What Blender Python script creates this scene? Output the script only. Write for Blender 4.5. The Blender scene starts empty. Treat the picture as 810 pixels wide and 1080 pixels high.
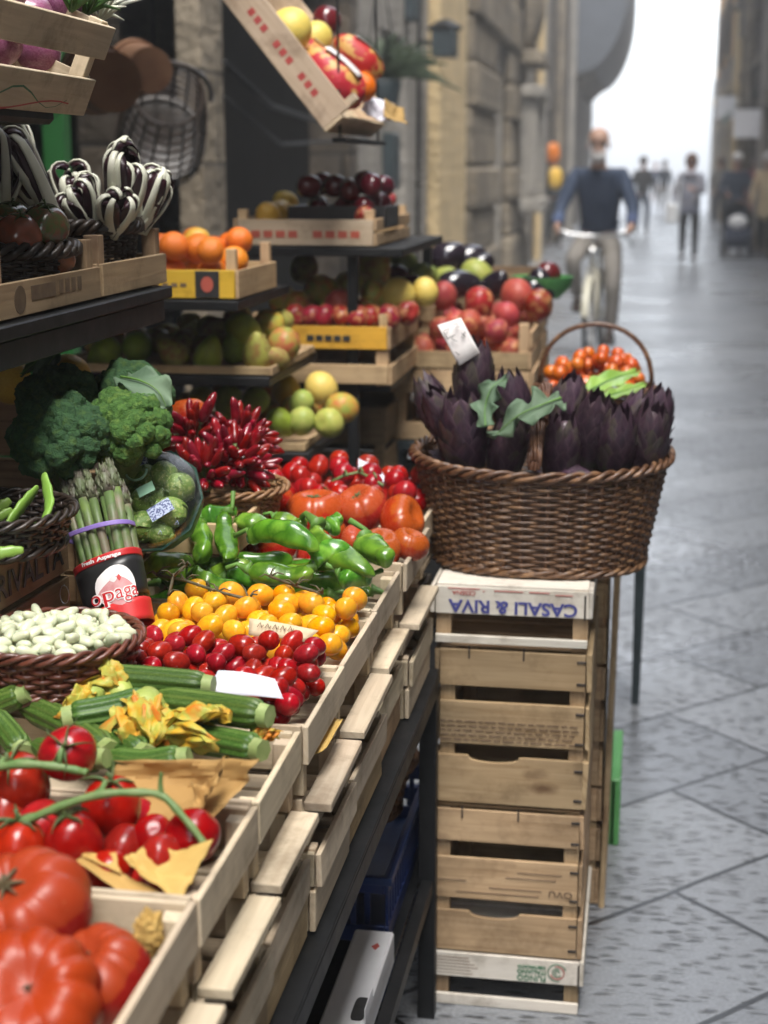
import bpy, math, random
import numpy as np
from mathutils import Vector, Matrix, Euler, noise as mnoise

SC = bpy.context.scene
COL = SC.collection
R = math.radians
rng = random.Random(7)

# ------------------------------------------------------------------ camera
FPX, CXP, CYP = 1620.0, 405.0, 540.0
VPX, VPY = 685.0, 178.0
CAM_H = 1.5
_Y = np.array([VPX - CXP, CYP - VPY, -FPX]); _Y /= np.linalg.norm(_Y)
_h = np.array([0, CYP - VPY, -FPX]); _h /= np.linalg.norm(_h)
_Z = np.array([0, -_h[2], _h[1]])
_X = np.cross(_Y, _Z)
CR = np.stack([_X, _Y, _Z])
CLOC = np.array([0, 0, CAM_H])
cam_d = bpy.data.cameras.new('camera')
cam_d.sensor_fit = 'VERTICAL'
cam_d.sensor_height = 36.0
cam_d.sensor_width = 27.0
cam_d.lens = FPX / 1080 * 36
cam_d.clip_start = 0.05
cam_d.clip_end = 1000
cam_d.dof.use_dof = True
cam_d.dof.focus_distance = 1.95
cam_d.dof.aperture_fstop = cam_d.lens / 1000 / 0.0115
cam_d.dof.aperture_blades = 0
cam = bpy.data.objects.new('camera', cam_d)
COL.objects.link(cam)
cam.matrix_world = Matrix([[CR[i][0], CR[i][1], CR[i][2], CLOC[i]] for i in range(3)] + [[0, 0, 0, 1]])
SC.camera = cam

# ------------------------------------------------------------------ light
SUN_EL, SUN_AZ = R(65), R(158)        # azimuth clockwise from +Y
world = bpy.data.worlds.new('World')
SC.world = world
world.use_nodes = True
nt = world.node_tree
nt.nodes.clear()
sky = nt.nodes.new('ShaderNodeTexSky'); sky.sky_type = 'NISHITA'; sky.sun_disc = False
sky.sun_elevation = SUN_EL; sky.sun_rotation = SUN_AZ
sky.air_density = 1.0; sky.dust_density = 1.0; sky.ozone_density = 1.0
hs = nt.nodes.new('ShaderNodeHueSaturation'); hs.inputs['Saturation'].default_value = 0.3
bg = nt.nodes.new('ShaderNodeBackground'); bg.inputs['Strength'].default_value = 0.15
wo = nt.nodes.new('ShaderNodeOutputWorld')
nt.links.new(sky.outputs[0], hs.inputs['Color']); nt.links.new(hs.outputs[0], bg.inputs['Color'])
nt.links.new(bg.outputs[0], wo.inputs['Surface'])
sun_d = bpy.data.lights.new('sun', 'SUN'); sun_d.energy = 1.4; sun_d.angle = R(30)
sun_d.color = (1.0, 0.96, 0.9)
sun = bpy.data.objects.new('sun', sun_d); COL.objects.link(sun)
_sd = Vector((math.sin(SUN_AZ) * math.cos(SUN_EL), math.cos(SUN_AZ) * math.cos(SUN_EL), math.sin(SUN_EL)))
sun.rotation_euler = _sd.to_track_quat('Z', 'Y').to_euler()
SC.view_settings.view_transform = 'Standard'
SC.view_settings.look = 'None'
SC.view_settings.gamma = 1
SC.view_settings.use_curve_mapping = False
SC.view_settings.exposure = 2.33
SC.render.engine = 'CYCLES'
SC.cycles.max_bounces = 8

# ------------------------------------------------------------------ helpers
def ray(x, y):
    return CR @ np.array([x - CXP, CYP - y, -FPX])

def P(x, y, X=None, Y=None, Z=None):
    """point of the photograph's pixel (x, y) on one world plane"""
    r = ray(x, y)
    if X is not None: t = (X - CLOC[0]) / r[0]
    elif Y is not None: t = (Y - CLOC[1]) / r[1]
    else: t = (Z - CLOC[2]) / r[2]
    return Vector(CLOC + t * r)

def tag(o, label, cat, group=None, kind=None):
    if label: o['label'] = label
    if cat: o['category'] = cat
    if group: o['group'] = group
    if kind: o['kind'] = kind
    return o

def thing(name, label, cat, loc=(0, 0, 0), rot=(0, 0, 0), group=None, scale=None):
    o = bpy.data.objects.new(name, None); COL.objects.link(o)
    o.empty_display_size = 0.02
    o.location = loc; o.rotation_euler = rot
    if scale: o.scale = (scale,) * 3
    return tag(o, label, cat, group)

def dup(o, loc=None, rot=None, scale=None, label=None, group=None, parent=None):
    c = o.copy(); COL.objects.link(c)
    if parent is not None: c.parent = parent
    if loc is not None: c.location = loc
    if rot is not None: c.rotation_euler = rot
    if scale is not None: c.scale = (scale,) * 3 if isinstance(scale, (int, float)) else scale
    if label: c['label'] = label
    if group: c['group'] = group
    for ch in o.children:
        dup(ch, parent=c)
    return c

class MB:
    def __init__(s): s.v = []; s.f = []; s.uv = []; s.m = []
    def add(s, vs, fs, uvs=None, M=None, mi=0):
        b = len(s.v)
        if M is not None: vs = [M @ Vector(v) for v in vs]
        s.v += [tuple(v) for v in vs]
        s.f += [tuple(b + i for i in f) for f in fs]
        s.uv += (list(uvs) if uvs is not None else [(0, 0)] * len(vs))
        s.m += [mi] * len(fs)
    def box(s, lo, hi, M=None, ch=0.0012, mi=0, wob=0.0):
        lo = Vector(lo); hi = Vector(hi)
        d = hi - lo; ch = min(ch, min(d) * .4)
        vs = []; idx = {}
        for sx in (0, 1):
            for sy in (0, 1):
                for sz in (0, 1):
                    c = Vector((hi.x if sx else lo.x, hi.y if sy else lo.y, hi.z if sz else lo.z))
                    sg = Vector((-1 if sx else 1, -1 if sy else 1, -1 if sz else 1)) * ch
                    if wob: c += Vector((rng.uniform(-wob, wob), rng.uniform(-wob, wob), rng.uniform(-wob, wob)))
                    for a in range(3):      # vertex lying on face of axis a
                        v = c.copy()
                        for b in range(3):
                            if b != a: v[b] += sg[b]
                        idx[(sx, sy, sz, a)] = len(vs); vs.append(v)
        fs = []
        def K(a, av, b, bv, c, cv, f):
            t = [0, 0, 0]; t[a] = av; t[b] = bv; t[c] = cv
            return idx[(t[0], t[1], t[2], f)]
        for a in range(3):
            b, c = (a + 1) % 3, (a + 2) % 3
            for av in (0, 1):
                q = [K(a, av, b, 0, c, 0, a), K(a, av, b, 1, c, 0, a), K(a, av, b, 1, c, 1, a), K(a, av, b, 0, c, 1, a)]
                fs.append(q if av else q[::-1])
            for bv in (0, 1):
                for cv in (0, 1):           # edge running along a
                    q = [K(a, 0, b, bv, c, cv, b), K(a, 1, b, bv, c, cv, b), K(a, 1, b, bv, c, cv, c), K(a, 0, b, bv, c, cv, c)]
                    fs.append(q if (bv == cv) else q[::-1])
        for sx in (0, 1):
            for sy in (0, 1):
                for sz in (0, 1):
                    q = [idx[(sx, sy, sz, a)] for a in range(3)]
                    fs.append(q if (sx + sy + sz) % 2 else q[::-1])
        L = max(range(3), key=lambda i: d[i]); o1, o2 = [i for i in range(3) if i != L]
        ou, ov = rng.uniform(0, 50), rng.uniform(0, 50)
        s.add(vs, fs, [(v[L] + ou, v[o1] + v[o2] + ov) for v in vs], M, mi)
    def tube(s, pts, r, n=8, cap=True, M=None, mi=0, ex=1.0, up=None):
        pts = [Vector(p) for p in pts]; k = len(pts)
        rs = r if isinstance(r, (list, tuple)) else [r] * k
        T = [(pts[min(i + 1, k - 1)] - pts[max(i - 1, 0)]) for i in range(k)]
        T = [t.normalized() if t.length > 1e-9 else Vector((0, 0, 1)) for t in T]
        a = Vector(up) if up else (Vector((0, 0, 1)) if abs(T[0].z) < .9 else Vector((1, 0, 0)))
        vs = []; uvs = []; ln = 0; ov = rng.uniform(0, 50)
        for i in range(k):
            if i: ln += (pts[i] - pts[i - 1]).length
            a = (a - T[i] * a.dot(T[i])); a.normalize(); b = T[i].cross(a)
            for j in range(n):
                t = 2 * math.pi * j / n
                vs.append(pts[i] + (a * math.cos(t) + b * math.sin(t) * ex) * rs[i]); uvs.append((ln + ov, j / n * .05))
        fs = [(i * n + j, i * n + (j + 1) % n, (i + 1) * n + (j + 1) % n, (i + 1) * n + j) for i in range(k - 1) for j in range(n)]
        if cap:
            fs.append(tuple(range(n))[::-1]); fs.append(tuple((k - 1) * n + j for j in range(n)))
        s.add(vs, fs, uvs, M, mi)
    def grid(s, fn, nu, nv, cu=False, cv=False, M=None, mi=0, uvf=None):
        vs = []; uvs = []
        for j in range(nv):
            for i in range(nu):
                u = i / (nu if cu else nu - 1); v = j / (nv if cv else nv - 1)
                vs.append(fn(u, v)); uvs.append(uvf(u, v) if uvf else (u, v))
        fs = []
        for j in range(nv if cv else nv - 1):
            for i in range(nu if cu else nu - 1):
                i2 = (i + 1) % nu; j2 = (j + 1) % nv
                fs.append((j * nu + i, j * nu + i2, j2 * nu + i2, j2 * nu + i))
        s.add(vs, fs, uvs, M, mi)
    def lathe(s, prof, n=24, M=None, mi=0):
        k = len(prof)
        vs = [(r * math.cos(2 * math.pi * j / n), r * math.sin(2 * math.pi * j / n), z) for r, z in prof for j in range(n)]
        fs = [(i * n + j, i * n + (j + 1) % n, (i + 1) * n + (j + 1) % n, (i + 1) * n + j) for i in range(k - 1) for j in range(n)]
        s.add(vs, fs, [(j / n, i / k) for i in range(k) for j in range(n)], M, mi)
    def prism(s, poly, z0, z1, M=None, mi=0):
        n = len(poly)
        vs = [(x, y, z0) for x, y in poly] + [(x, y, z1) for x, y in poly]
        fs = [tuple(range(n))[::-1], tuple(range(n, 2 * n))] + [(i, (i + 1) % n, n + (i + 1) % n, n + i) for i in range(n)]
        s.add(vs, fs, [(x, y) for x, y in poly] * 2, M, mi)
    def mesh(s, name, mats, smooth=40):
        me = bpy.data.meshes.new(name)
        me.from_pydata(s.v, [], s.f)
        ul = me.uv_layers.new(name='UVMap')
        li = np.empty(len(me.loops), dtype=np.int32); me.loops.foreach_get('vertex_index', li)
        ul.data.foreach_set('uv', np.array(s.uv, dtype=np.float32)[li].ravel())
        for m in (mats if isinstance(mats, (list, tuple)) else [mats]): me.materials.append(m)
        if any(s.m): me.polygons.foreach_set('material_index', s.m)
        if smooth:
            me.polygons.foreach_set('use_smooth', [True] * len(me.polygons))
            if smooth < 180: me.set_sharp_from_angle(angle=R(smooth))
        me.update()
        return me
    def build(s, name, mats, parent=None, smooth=40, loc=None, rot=None):
        return link(name, s.mesh(name, mats, smooth), parent, loc, rot)

def link(name, me, parent=None, loc=None, rot=None, scale=None):
    o = bpy.data.objects.new(name, me); COL.objects.link(o)
    if parent is not None: o.parent = parent
    if loc is not None: o.location = loc
    if rot is not None: o.rotation_euler = rot
    if scale is not None: o.scale = (scale,) * 3 if isinstance(scale, (int, float)) else scale
    return o

def euler_to(axis, spin=0.0):
    """rotation that turns local +Z to axis, spun about it"""
    q = Vector((0, 0, 1)).rotation_difference(Vector(axis).normalized())
    return (q @ Euler((0, 0, spin)).to_quaternion()).to_euler()

def rand_rot(r=rng):
    return Euler((r.uniform(0, 6.3), r.uniform(0, 6.3), r.uniform(0, 6.3)))

def text_mesh(body, h, mat, depth=0.0004, spacing=1.0, bold=0.0, width=None):
    """flat lettering in local XY, centred; h = cap height"""
    cu = bpy.data.curves.new('lettering', 'FONT'); cu.body = body; cu.size = h / 0.7
    cu.align_x = 'CENTER'; cu.align_y = 'CENTER'; cu.extrude = depth; cu.offset = bold; cu.space_character = spacing
    cu.resolution_u = 3
    ob = bpy.data.objects.new('lettering', cu)
    me = bpy.data.meshes.new_from_object(ob)
    bpy.data.objects.remove(ob)
    if width:
        xs = [v.co.x for v in me.vertices]; k = width / max(1e-6, max(xs) - min(xs))
        for v in me.vertices: v.co.x *= k
    me.materials.clear(); me.materials.append(mat)
    return me

def text(body, h, mat, parent, pos, xdir, ydir, **k):
    me = text_mesh(body, h, mat, **k)
    x = Vector(xdir).normalized(); y = Vector(ydir).normalized(); z = x.cross(y)
    o = link('lettering', me, parent)
    o.matrix_local = Matrix([[x[i], y[i], z[i], pos[i]] for i in range(3)] + [[0, 0, 0, 1]])
    return o

def pile(x0, x1, y0, y1, r, n, floor, seed=1, tries=5, old=(), inside=None, mound=0.0, zmax=None):
    """drop spheres one by one on the heap; returns the resting centres"""
    q = random.Random(seed); pts = [tuple(o) for o in old]; out = []
    for _ in range(n):
        best = None
        for _t in range(tries):
            x = q.uniform(x0 + r, x1 - r); y = q.uniform(y0 + r, y1 - r)
            if inside and not inside(x, y): continue
            z = (floor(x, y) if callable(floor) else floor) + r
            for (a, b, c, rr) in pts:
                dd = (a - x) ** 2 + (b - y) ** 2; s2 = (r + rr) ** 2
                if dd < s2: z = max(z, c + math.sqrt(s2 - dd))
            key = z + mound * (((x - (x0 + x1) / 2) / (x1 - x0)) ** 2 + ((y - (y0 + y1) / 2) / (y1 - y0)) ** 2)
            if best is None or key < best[0]: best = (key, x, y, z)
        if best and (zmax is None or best[3] < (zmax(best[1], best[2]) if callable(zmax) else zmax)):
            pts.append((best[1], best[2], best[3], r)); out.append(Vector(best[1:]))
    return out

# ------------------------------------------------------------------ materials
def new_mat(name):
    m = bpy.data.materials.new(name); m.use_nodes = True
    t = m.node_tree; b = t.nodes['Principled BSDF']
    return m, t, b

def N(t, typ, **k):
    n = t.nodes.new(typ)
    for a, v in k.items():
        if a.startswith('i_'): n.inputs[a[2:].replace('_', ' ')].default_value = v
        else: setattr(n, a, v)
    return n

def ramp(t, stops):
    n = t.nodes.new('ShaderNodeValToRGB'); e = n.color_ramp.elements
    while len(e) < len(stops): e.new(.5)
    for i, (p, c) in enumerate(stops):
        e[i].position = p; e[i].color = (*c, 1) if len(c) == 3 else c
    return n

def coords(t, kind='Object', rnd=True):
    tc = N(t, 'ShaderNodeTexCoord')
    if not rnd: return tc.outputs[kind]
    oi = N(t, 'ShaderNodeObjectInfo')
    mu = N(t, 'ShaderNodeMath', operation='MULTIPLY'); mu.inputs[1].default_value = 37.0
    t.links.new(oi.outputs['Random'], mu.inputs[0])
    va = N(t, 'ShaderNodeVectorMath', operation='ADD')
    t.links.new(tc.outputs[kind], va.inputs[0]); t.links.new(mu.outputs[0], va.inputs[1])
    return va.outputs[0]

def objvar(t, col, val=.15, hue=.01, sat=.015):
    """small per-object change of value and hue"""
    oi = N(t, 'ShaderNodeObjectInfo')
    h = N(t, 'ShaderNodeHueSaturation')
    wn = N(t, 'ShaderNodeTexWhiteNoise', noise_dimensions='1D'); t.links.new(oi.outputs['Random'], wn.inputs['W'])
    sp = N(t, 'ShaderNodeSeparateColor'); t.links.new(wn.outputs['Color'], sp.inputs[0])
    for o, inp, c, w in ((0, 'Hue', .5, hue), (1, 'Saturation', 1, sat), (2, 'Value', 1, val)):
        mr = N(t, 'ShaderNodeMapRange'); mr.inputs['To Min'].default_value = c - w; mr.inputs['To Max'].default_value = c + w
        t.links.new(sp.outputs[o], mr.inputs['Value']); t.links.new(mr.outputs[0], h.inputs[inp])
    t.links.new(col, h.inputs['Color'])
    return h.outputs[0]

def pm(name, c1, c2=None, scale=8, rough=.5, bump=0.0, bscale=60, coat=0.0, sss=0.0, var=.12, hue=.008, spec=.5,
       lo=.35, hi=.65, det=4, metal=0.0, bdist=.002, trans=0.0, sheen=0.0, c3=None, shoulder=None, specks=0.0):
    """principled material, two or three tones mixed by noise, bump, per-object variation"""
    m, t, b = new_mat(name)
    v = coords(t)
    if c2 is None: c2 = tuple(x * .8 for x in c1)
    n1 = N(t, 'ShaderNodeTexNoise', i_Scale=scale, i_Detail=det); t.links.new(v, n1.inputs['Vector'])
    st = [(lo, c1), (hi, c2)] if c3 is None else [(lo, c1), ((lo + hi) / 2, c2), (hi, c3)]
    r = ramp(t, st); t.links.new(n1.outputs[0], r.inputs[0])
    out = r.outputs[0]
    if shoulder:                                  # unripe patch round the stalk (top of the fruit), ragged edge
        tg = N(t, 'ShaderNodeTexCoord'); sz = N(t, 'ShaderNodeSeparateXYZ'); t.links.new(tg.outputs['Generated'], sz.inputs[0])
        ns = N(t, 'ShaderNodeTexNoise', i_Scale=3.5, i_Detail=4); t.links.new(tg.outputs['Generated'], ns.inputs['Vector'])
        ma = N(t, 'ShaderNodeMath', operation='MULTIPLY_ADD'); ma.inputs[1].default_value = .7; t.links.new(ns.outputs[0], ma.inputs[0]); t.links.new(sz.outputs[2], ma.inputs[2])
        rs = ramp(t, [(shoulder[1] + .3, (0, 0, 0)), (min(1, shoulder[1] + .62), (shoulder[2],) * 3)]); t.links.new(ma.outputs[0], rs.inputs[0])
        ms = N(t, 'ShaderNodeMix', data_type='RGBA'); ms.inputs[7].default_value = (*shoulder[0], 1)
        t.links.new(rs.outputs[0], ms.inputs[0]); t.links.new(out, ms.inputs[6]); out = ms.outputs[2]
    if specks:                                    # small corky scars and dust
        tg = N(t, 'ShaderNodeTexCoord'); nk = N(t, 'ShaderNodeTexNoise', i_Scale=26, i_Detail=3); t.links.new(tg.outputs['Generated'], nk.inputs['Vector'])
        rk = ramp(t, [(.66, (0, 0, 0)), (.74, (specks,) * 3)]); t.links.new(nk.outputs[0], rk.inputs[0])
        mk = N(t, 'ShaderNodeMix', data_type='RGBA'); mk.inputs[7].default_value = (.42, .22, .10, 1)
        t.links.new(rk.outputs[0], mk.inputs[0]); t.links.new(out, mk.inputs[6]); out = mk.outputs[2]
    t.links.new(objvar(t, out, var, hue) if var else out, b.inputs['Base Color'])
    n3 = N(t, 'ShaderNodeTexNoise', i_Scale=scale * 3, i_Detail=2); t.links.new(v, n3.inputs['Vector'])
    mr = N(t, 'ShaderNodeMapRange'); mr.inputs['To Min'].default_value = max(0, rough - .1); mr.inputs['To Max'].default_value = min(1, rough + .1)
    t.links.new(n3.outputs[0], mr.inputs['Value']); t.links.new(mr.outputs[0], b.inputs['Roughness'])
    b.inputs['Coat Weight'].default_value = coat; b.inputs['Coat Roughness'].default_value = .12
    b.inputs['Specular IOR Level'].default_value = spec; b.inputs['Metallic'].default_value = metal
    if sss:
        b.inputs['Subsurface Weight'].default_value = sss; b.inputs['Subsurface Scale'].default_value = .01
        b.inputs['Subsurface Radius'].default_value = (1, .3, .15)
    if sheen: b.inputs['Sheen Weight'].default_value = sheen
    if bump:
        n2 = N(t, 'ShaderNodeTexNoise', i_Scale=bscale, i_Detail=5); t.links.new(v, n2.inputs['Vector'])
        bp = N(t, 'ShaderNodeBump', i_Strength=bump, i_Distance=bdist)
        t.links.new(n2.outputs[0], bp.inputs['Height']); t.links.new(bp.outputs[0], b.inputs['Normal'])
    return m

def wood(name, c1, c2, knot=(.12, .06, .03), stain=.3, rough=.75, knots=1.0):
    """sawn board: grain along UV u, knots, uneven stains"""
    m, t, b = new_mat(name)
    uv = N(t, 'ShaderNodeUVMap', uv_map='UVMap')
    mp = N(t, 'ShaderNodeMapping'); mp.inputs['Scale'].default_value = (5, 90, 1); t.links.new(uv.outputs[0], mp.inputs[0])
    n1 = N(t, 'ShaderNodeTexNoise', i_Scale=1.0, i_Detail=6, i_Roughness=.6, i_Distortion=.6); t.links.new(mp.outputs[0], n1.inputs['Vector'])
    r1 = ramp(t, [(.3, c2), (.62, c1)]); t.links.new(n1.outputs[0], r1.inputs[0])
    # board-wide tone
    mp2 = N(t, 'ShaderNodeMapping'); mp2.inputs['Scale'].default_value = (3, 5, 1); t.links.new(uv.outputs[0], mp2.inputs[0])
    n2 = N(t, 'ShaderNodeTexNoise', i_Scale=1.0, i_Detail=3); t.links.new(mp2.outputs[0], n2.inputs['Vector'])
    r2 = ramp(t, [(.3, (1 - stain,) * 3), (.65, (1.05, 1.02, 1.0))]); t.links.new(n2.outputs[0], r2.inputs[0])
    mx = N(t, 'ShaderNodeMix', data_type='RGBA', blend_type='MULTIPLY'); mx.inputs[0].default_value = 1
    t.links.new(r1.outputs[0], mx.inputs[6]); t.links.new(r2.outputs[0], mx.inputs[7])
    # knots
    mp3 = N(t, 'ShaderNodeMapping'); mp3.inputs['Scale'].default_value = (7, 16, 1); t.links.new(uv.outputs[0], mp3.inputs[0])
    vo = N(t, 'ShaderNodeTexVoronoi', i_Scale=1.0); t.links.new(mp3.outputs[0], vo.inputs['Vector'])
    nd = N(t, 'ShaderNodeTexNoise', i_Scale=60, i_Detail=2); t.links.new(uv.outputs[0], nd.inputs['Vector'])
    ad = N(t, 'ShaderNodeMath', operation='MULTIPLY_ADD'); ad.inputs[1].default_value = .12
    t.links.new(nd.outputs[0], ad.inputs[0]); t.links.new(vo.outputs['Distance'], ad.inputs[2])
    r3 = ramp(t, [(.13, (1, 1, 1)), (.30, (0, 0, 0))]); t.links.new(ad.outputs[0], r3.inputs[0])
    sp = N(t, 'ShaderNodeSeparateColor'); t.links.new(vo.outputs['Color'], sp.inputs[0])
    gt = N(t, 'ShaderNodeMath', operation='GREATER_THAN'); gt.inputs[1].default_value = .62; t.links.new(sp.outputs[0], gt.inputs[0])
    mu = N(t, 'ShaderNodeMath', operation='MULTIPLY'); t.links.new(r3.outputs[0], mu.inputs[0]); t.links.new(gt.outputs[0], mu.inputs[1])
    mk = N(t, 'ShaderNodeMath', operation='MULTIPLY'); mk.inputs[1].default_value = .8 * knots; t.links.new(mu.outputs[0], mk.inputs[0])
    m2 = N(t, 'ShaderNodeMix', data_type='RGBA'); m2.inputs[7].default_value = (*knot, 1)
    t.links.new(mk.outputs[0], m2.inputs[0]); t.links.new(mx.outputs[2], m2.inputs[6])
    oc_ = coords(t); gn = N(t, 'ShaderNodeTexNoise', i_Scale=11, i_Detail=8, i_Roughness=.7); t.links.new(oc_, gn.inputs['Vector'])
    gr = ramp(t, [(.50, (1, 1, 1)), (.72, (.58, .55, .52))]); t.links.new(gn.outputs[0], gr.inputs[0])       # damp and dirt stains
    mg = N(t, 'ShaderNodeMix', data_type='RGBA', blend_type='MULTIPLY'); mg.inputs[0].default_value = 1
    t.links.new(m2.outputs[2], mg.inputs[6]); t.links.new(gr.outputs[0], mg.inputs[7])
    t.links.new(objvar(t, mg.outputs[2], .14, .008), b.inputs['Base Color'])
    b.inputs['Roughness'].default_value = rough; b.inputs['Specular IOR Level'].default_value = .3
    bp = N(t, 'ShaderNodeBump', i_Strength=.35, i_Distance=.0015); t.links.new(n1.outputs[0], bp.inputs['Height']); t.links.new(bp.outputs[0], b.inputs['Normal'])
    return m

M = {}
M['wood_pale'] = wood('pale poplar wood', (.66, .56, .41), (.53, .43, .30), stain=.3, knots=.6)
M['wood_old'] = wood('weathered crate wood', (.50, .36, .215), (.35, .235, .13), stain=.42, knots=1.1)
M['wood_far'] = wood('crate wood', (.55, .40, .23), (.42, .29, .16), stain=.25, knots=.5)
M['wood_dark'] = wood('crate wood painted dim', (.30, .21, .12), (.2, .13, .07), stain=.4)  # darker copy of the crate wood, with the shade in its colour
M['wood_white'] = wood('white printed board', (.72, .68, .60), (.62, .58, .50), stain=.15, knots=.0, rough=.6)
M['wood_yellow'] = wood('yellow printed board', (.70, .42, .04), (.62, .36, .03), stain=.12, knots=.0, rough=.6)
M['wood_print'] = wood('pale printed board', (.62, .50, .36), (.52, .40, .27), stain=.2, knots=.2)
M['ink_blue'] = pm('blue ink', (.05, .05, .22), (.08, .08, .30), 60, .6)
M['ink_red'] = pm('red ink', (.45, .08, .06), (.38, .06, .05), 60, .6)
M['ink_faint'] = pm('faded brown ink', (.12, .075, .045), (.17, .11, .065), 60, .7)
M['ink_black'] = pm('black ink', (.02, .02, .02), (.03, .03, .03), 60, .6)
M['ink_green'] = pm('green ink', (.04, .16, .09), (.06, .2, .11), 60, .6)
M['staple'] = pm('dark rusted staple', (.04, .035, .03), (.08, .06, .05), 200, .5, metal=.6)
M['tomato'] = pm('tomato skin', (.33, .008, .006), (.24, .005, .005), 2.5, .22, sss=.04, var=.16, hue=.006, lo=.4, hi=.7, spec=.4, shoulder=((.36, .05, .010), .70, .45), specks=.25, bump=.06, bscale=5)
M['beef'] = pm('ribbed tomato skin', (.25, .008, .006), (.31, .024, .009), 9, .38, sss=.04, var=.06, hue=.005, lo=.45, hi=.8, spec=.35, shoulder=((.40, .075, .012), .68, .45), specks=.3, bump=.08, bscale=40)
M['beef_o'] = pm('orange red tomato skin', (.38, .035, .012), (.34, .016, .008), 2.5, .27, sss=.04, var=.1, hue=.008, spec=.4, shoulder=((.42, .10, .015), .66, .5), specks=.3)
M['dat'] = pm('small tomato skin', (.34, .008, .007), (.24, .005, .005), 3, .2, sss=.03, var=.22, hue=.006, spec=.4, specks=.15)
M['yellow_t'] = pm('yellow tomato skin', (.78, .37, .010), (.76, .28, .008), 3, .2, sss=.08, var=.08, hue=.012, spec=.4, shoulder=((.62, .36, .02), .6, .6), specks=.15)
M['orange_t'] = pm('orange tomato skin', (.62, .14, .012), (.55, .09, .01), 24, .3, coat=.3, var=.1, hue=.01)
M['calyx'] = pm('tomato calyx', (.045, .085, .02), (.09, .12, .04), 80, .6, var=.15)
M['calyx_dry'] = pm('dry calyx', (.05, .05, .025), (.13, .10, .05), 80, .7)
M['vine'] = pm('tomato vine', (.09, .17, .045), (.16, .22, .08), 60, .5, bump=.3, bscale=250)
M['pepper'] = pm('green pepper skin', (.13, .29, .022), (.05, .15, .010), 22, .2, coat=.2, sss=.03, var=.3, hue=.02, bump=.35, bscale=55, c3=(.20, .38, .04))
M['pepper_stem'] = pm('pepper stem', (.12, .26, .05), (.09, .18, .03), 60, .5)
M['chilli'] = pm('chilli skin', (.25, .006, .010), (.13, .004, .009), 40, .22, coat=.1, var=.2, hue=.008)
M['chilli_stem'] = pm('chilli stem', (.16, .22, .07), (.10, .15, .04), 80, .6)
def courgette_mat():
    m, t, b = new_mat('courgette skin'); v = coords(t)
    mp = N(t, 'ShaderNodeUVMap', uv_map='UVMap')
    n1 = N(t, 'ShaderNodeTexVoronoi', i_Scale=420); t.links.new(v, n1.inputs['Vector'])
    r = ramp(t, [(.0, (.16, .24, .06)), (.35, (.048, .105, .016)), (1, (.033, .078, .011))]); t.links.new(n1.outputs['Distance'], r.inputs[0])
    n2 = N(t, 'ShaderNodeTexNoise', i_Scale=18, i_Detail=3); t.links.new(v, n2.inputs['Vector'])
    sx = N(t, 'ShaderNodeSeparateXYZ'); t.links.new(mp.outputs[0], sx.inputs[0])
    w = N(t, 'ShaderNodeMath', operation='SINE'); mm = N(t, 'ShaderNodeMath', operation='MULTIPLY'); mm.inputs[1].default_value = 2 * math.pi * 10
    t.links.new(sx.outputs[0], mm.inputs[0]); t.links.new(mm.outputs[0], w.inputs[0])
    r2 = ramp(t, [(.5, (0, 0, 0)), (.95, (.75, .75, .75))]); t.links.new(w.outputs[0], r2.inputs[0])
    mx = N(t, 'ShaderNodeMix', data_type='RGBA'); mx.inputs[7].default_value = (.17, .26, .06, 1)
    mu = N(t, 'ShaderNodeMath', operation='MULTIPLY'); t.links.new(r2.outputs[0], mu.inputs[0]); t.links.new(n2.outputs[0], mu.inputs[1])
    t.links.new(mu.outputs[0], mx.inputs[0]); t.links.new(r.outputs[0], mx.inputs[6])
    t.links.new(objvar(t, mx.outputs[2], .18, .01), b.inputs['Base Color'])
    b.inputs['Roughness'].default_value = .42; b.inputs['Specular IOR Level'].default_value = .35
    return m
M['courgette'] = courgette_mat()
M['courgette_cut'] = pm('courgette stalk end', (.34, .40, .16), (.22, .30, .09), 60, .6)
M['petal'] = pm('courgette flower petal', (.60, .30, .016), (.36, .38, .06), 30, .6, bump=.6, bscale=110, var=.05, c3=(.60, .17, .008))
M['petal_g'] = pm('courgette flower base', (.40, .46, .10), (.28, .38, .07), 30, .55, bump=.4, bscale=90)
M['kraft'] = pm('kraft paper', (.56, .36, .10), (.48, .29, .08), 6, .75, bump=.25, bscale=40, var=.08)
M['kraft_b'] = pm('brown kraft paper', (.40, .235, .075), (.33, .19, .06), 6, .75, bump=.25, bscale=40, var=.08)
M['card'] = pm('white card', (.78, .77, .86), (.74, .74, .82), 6, .6, var=.02)
M['card_b'] = pm('buff card', (.66, .52, .36), (.60, .46, .30), 8, .7, var=.02)
M['bean'] = pm('white bean', (.52, .56, .36), (.60, .62, .46), 40, .4, coat=.15, sss=.1, var=.08, hue=.012)
M['pod'] = pm('green bean pod', (.26, .42, .08), (.18, .33, .05), 18, .38, coat=.1, bump=.2, bscale=60)
M['broccoli'] = pm('broccoli florets', (.085, .18, .07), (.05, .115, .05), 6, .8, bump=1.0, bscale=42, bdist=.006, var=.08, hue=.008, c3=(.095, .17, .05), spec=.2)
M['broccoli_l'] = pm('light broccoli florets', (.125, .25, .055), (.07, .16, .04), 6, .8, bump=1.0, bscale=42, bdist=.006, var=.06, c3=(.16, .27, .06), spec=.2)
M['broccoli_stem'] = pm('broccoli stem', (.16, .25, .08), (.12, .2, .06), 20, .6)
M['leaf_g'] = pm('grey green leaf', (.075, .13, .075), (.12, .185, .11), 14, .7, bump=.4, bscale=60)
M['sprout'] = pm('brussels sprout', (.17, .27, .05), (.10, .19, .03), 4, .42, bump=.4, bscale=9, bdist=.003, c3=(.30, .36, .11))
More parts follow.
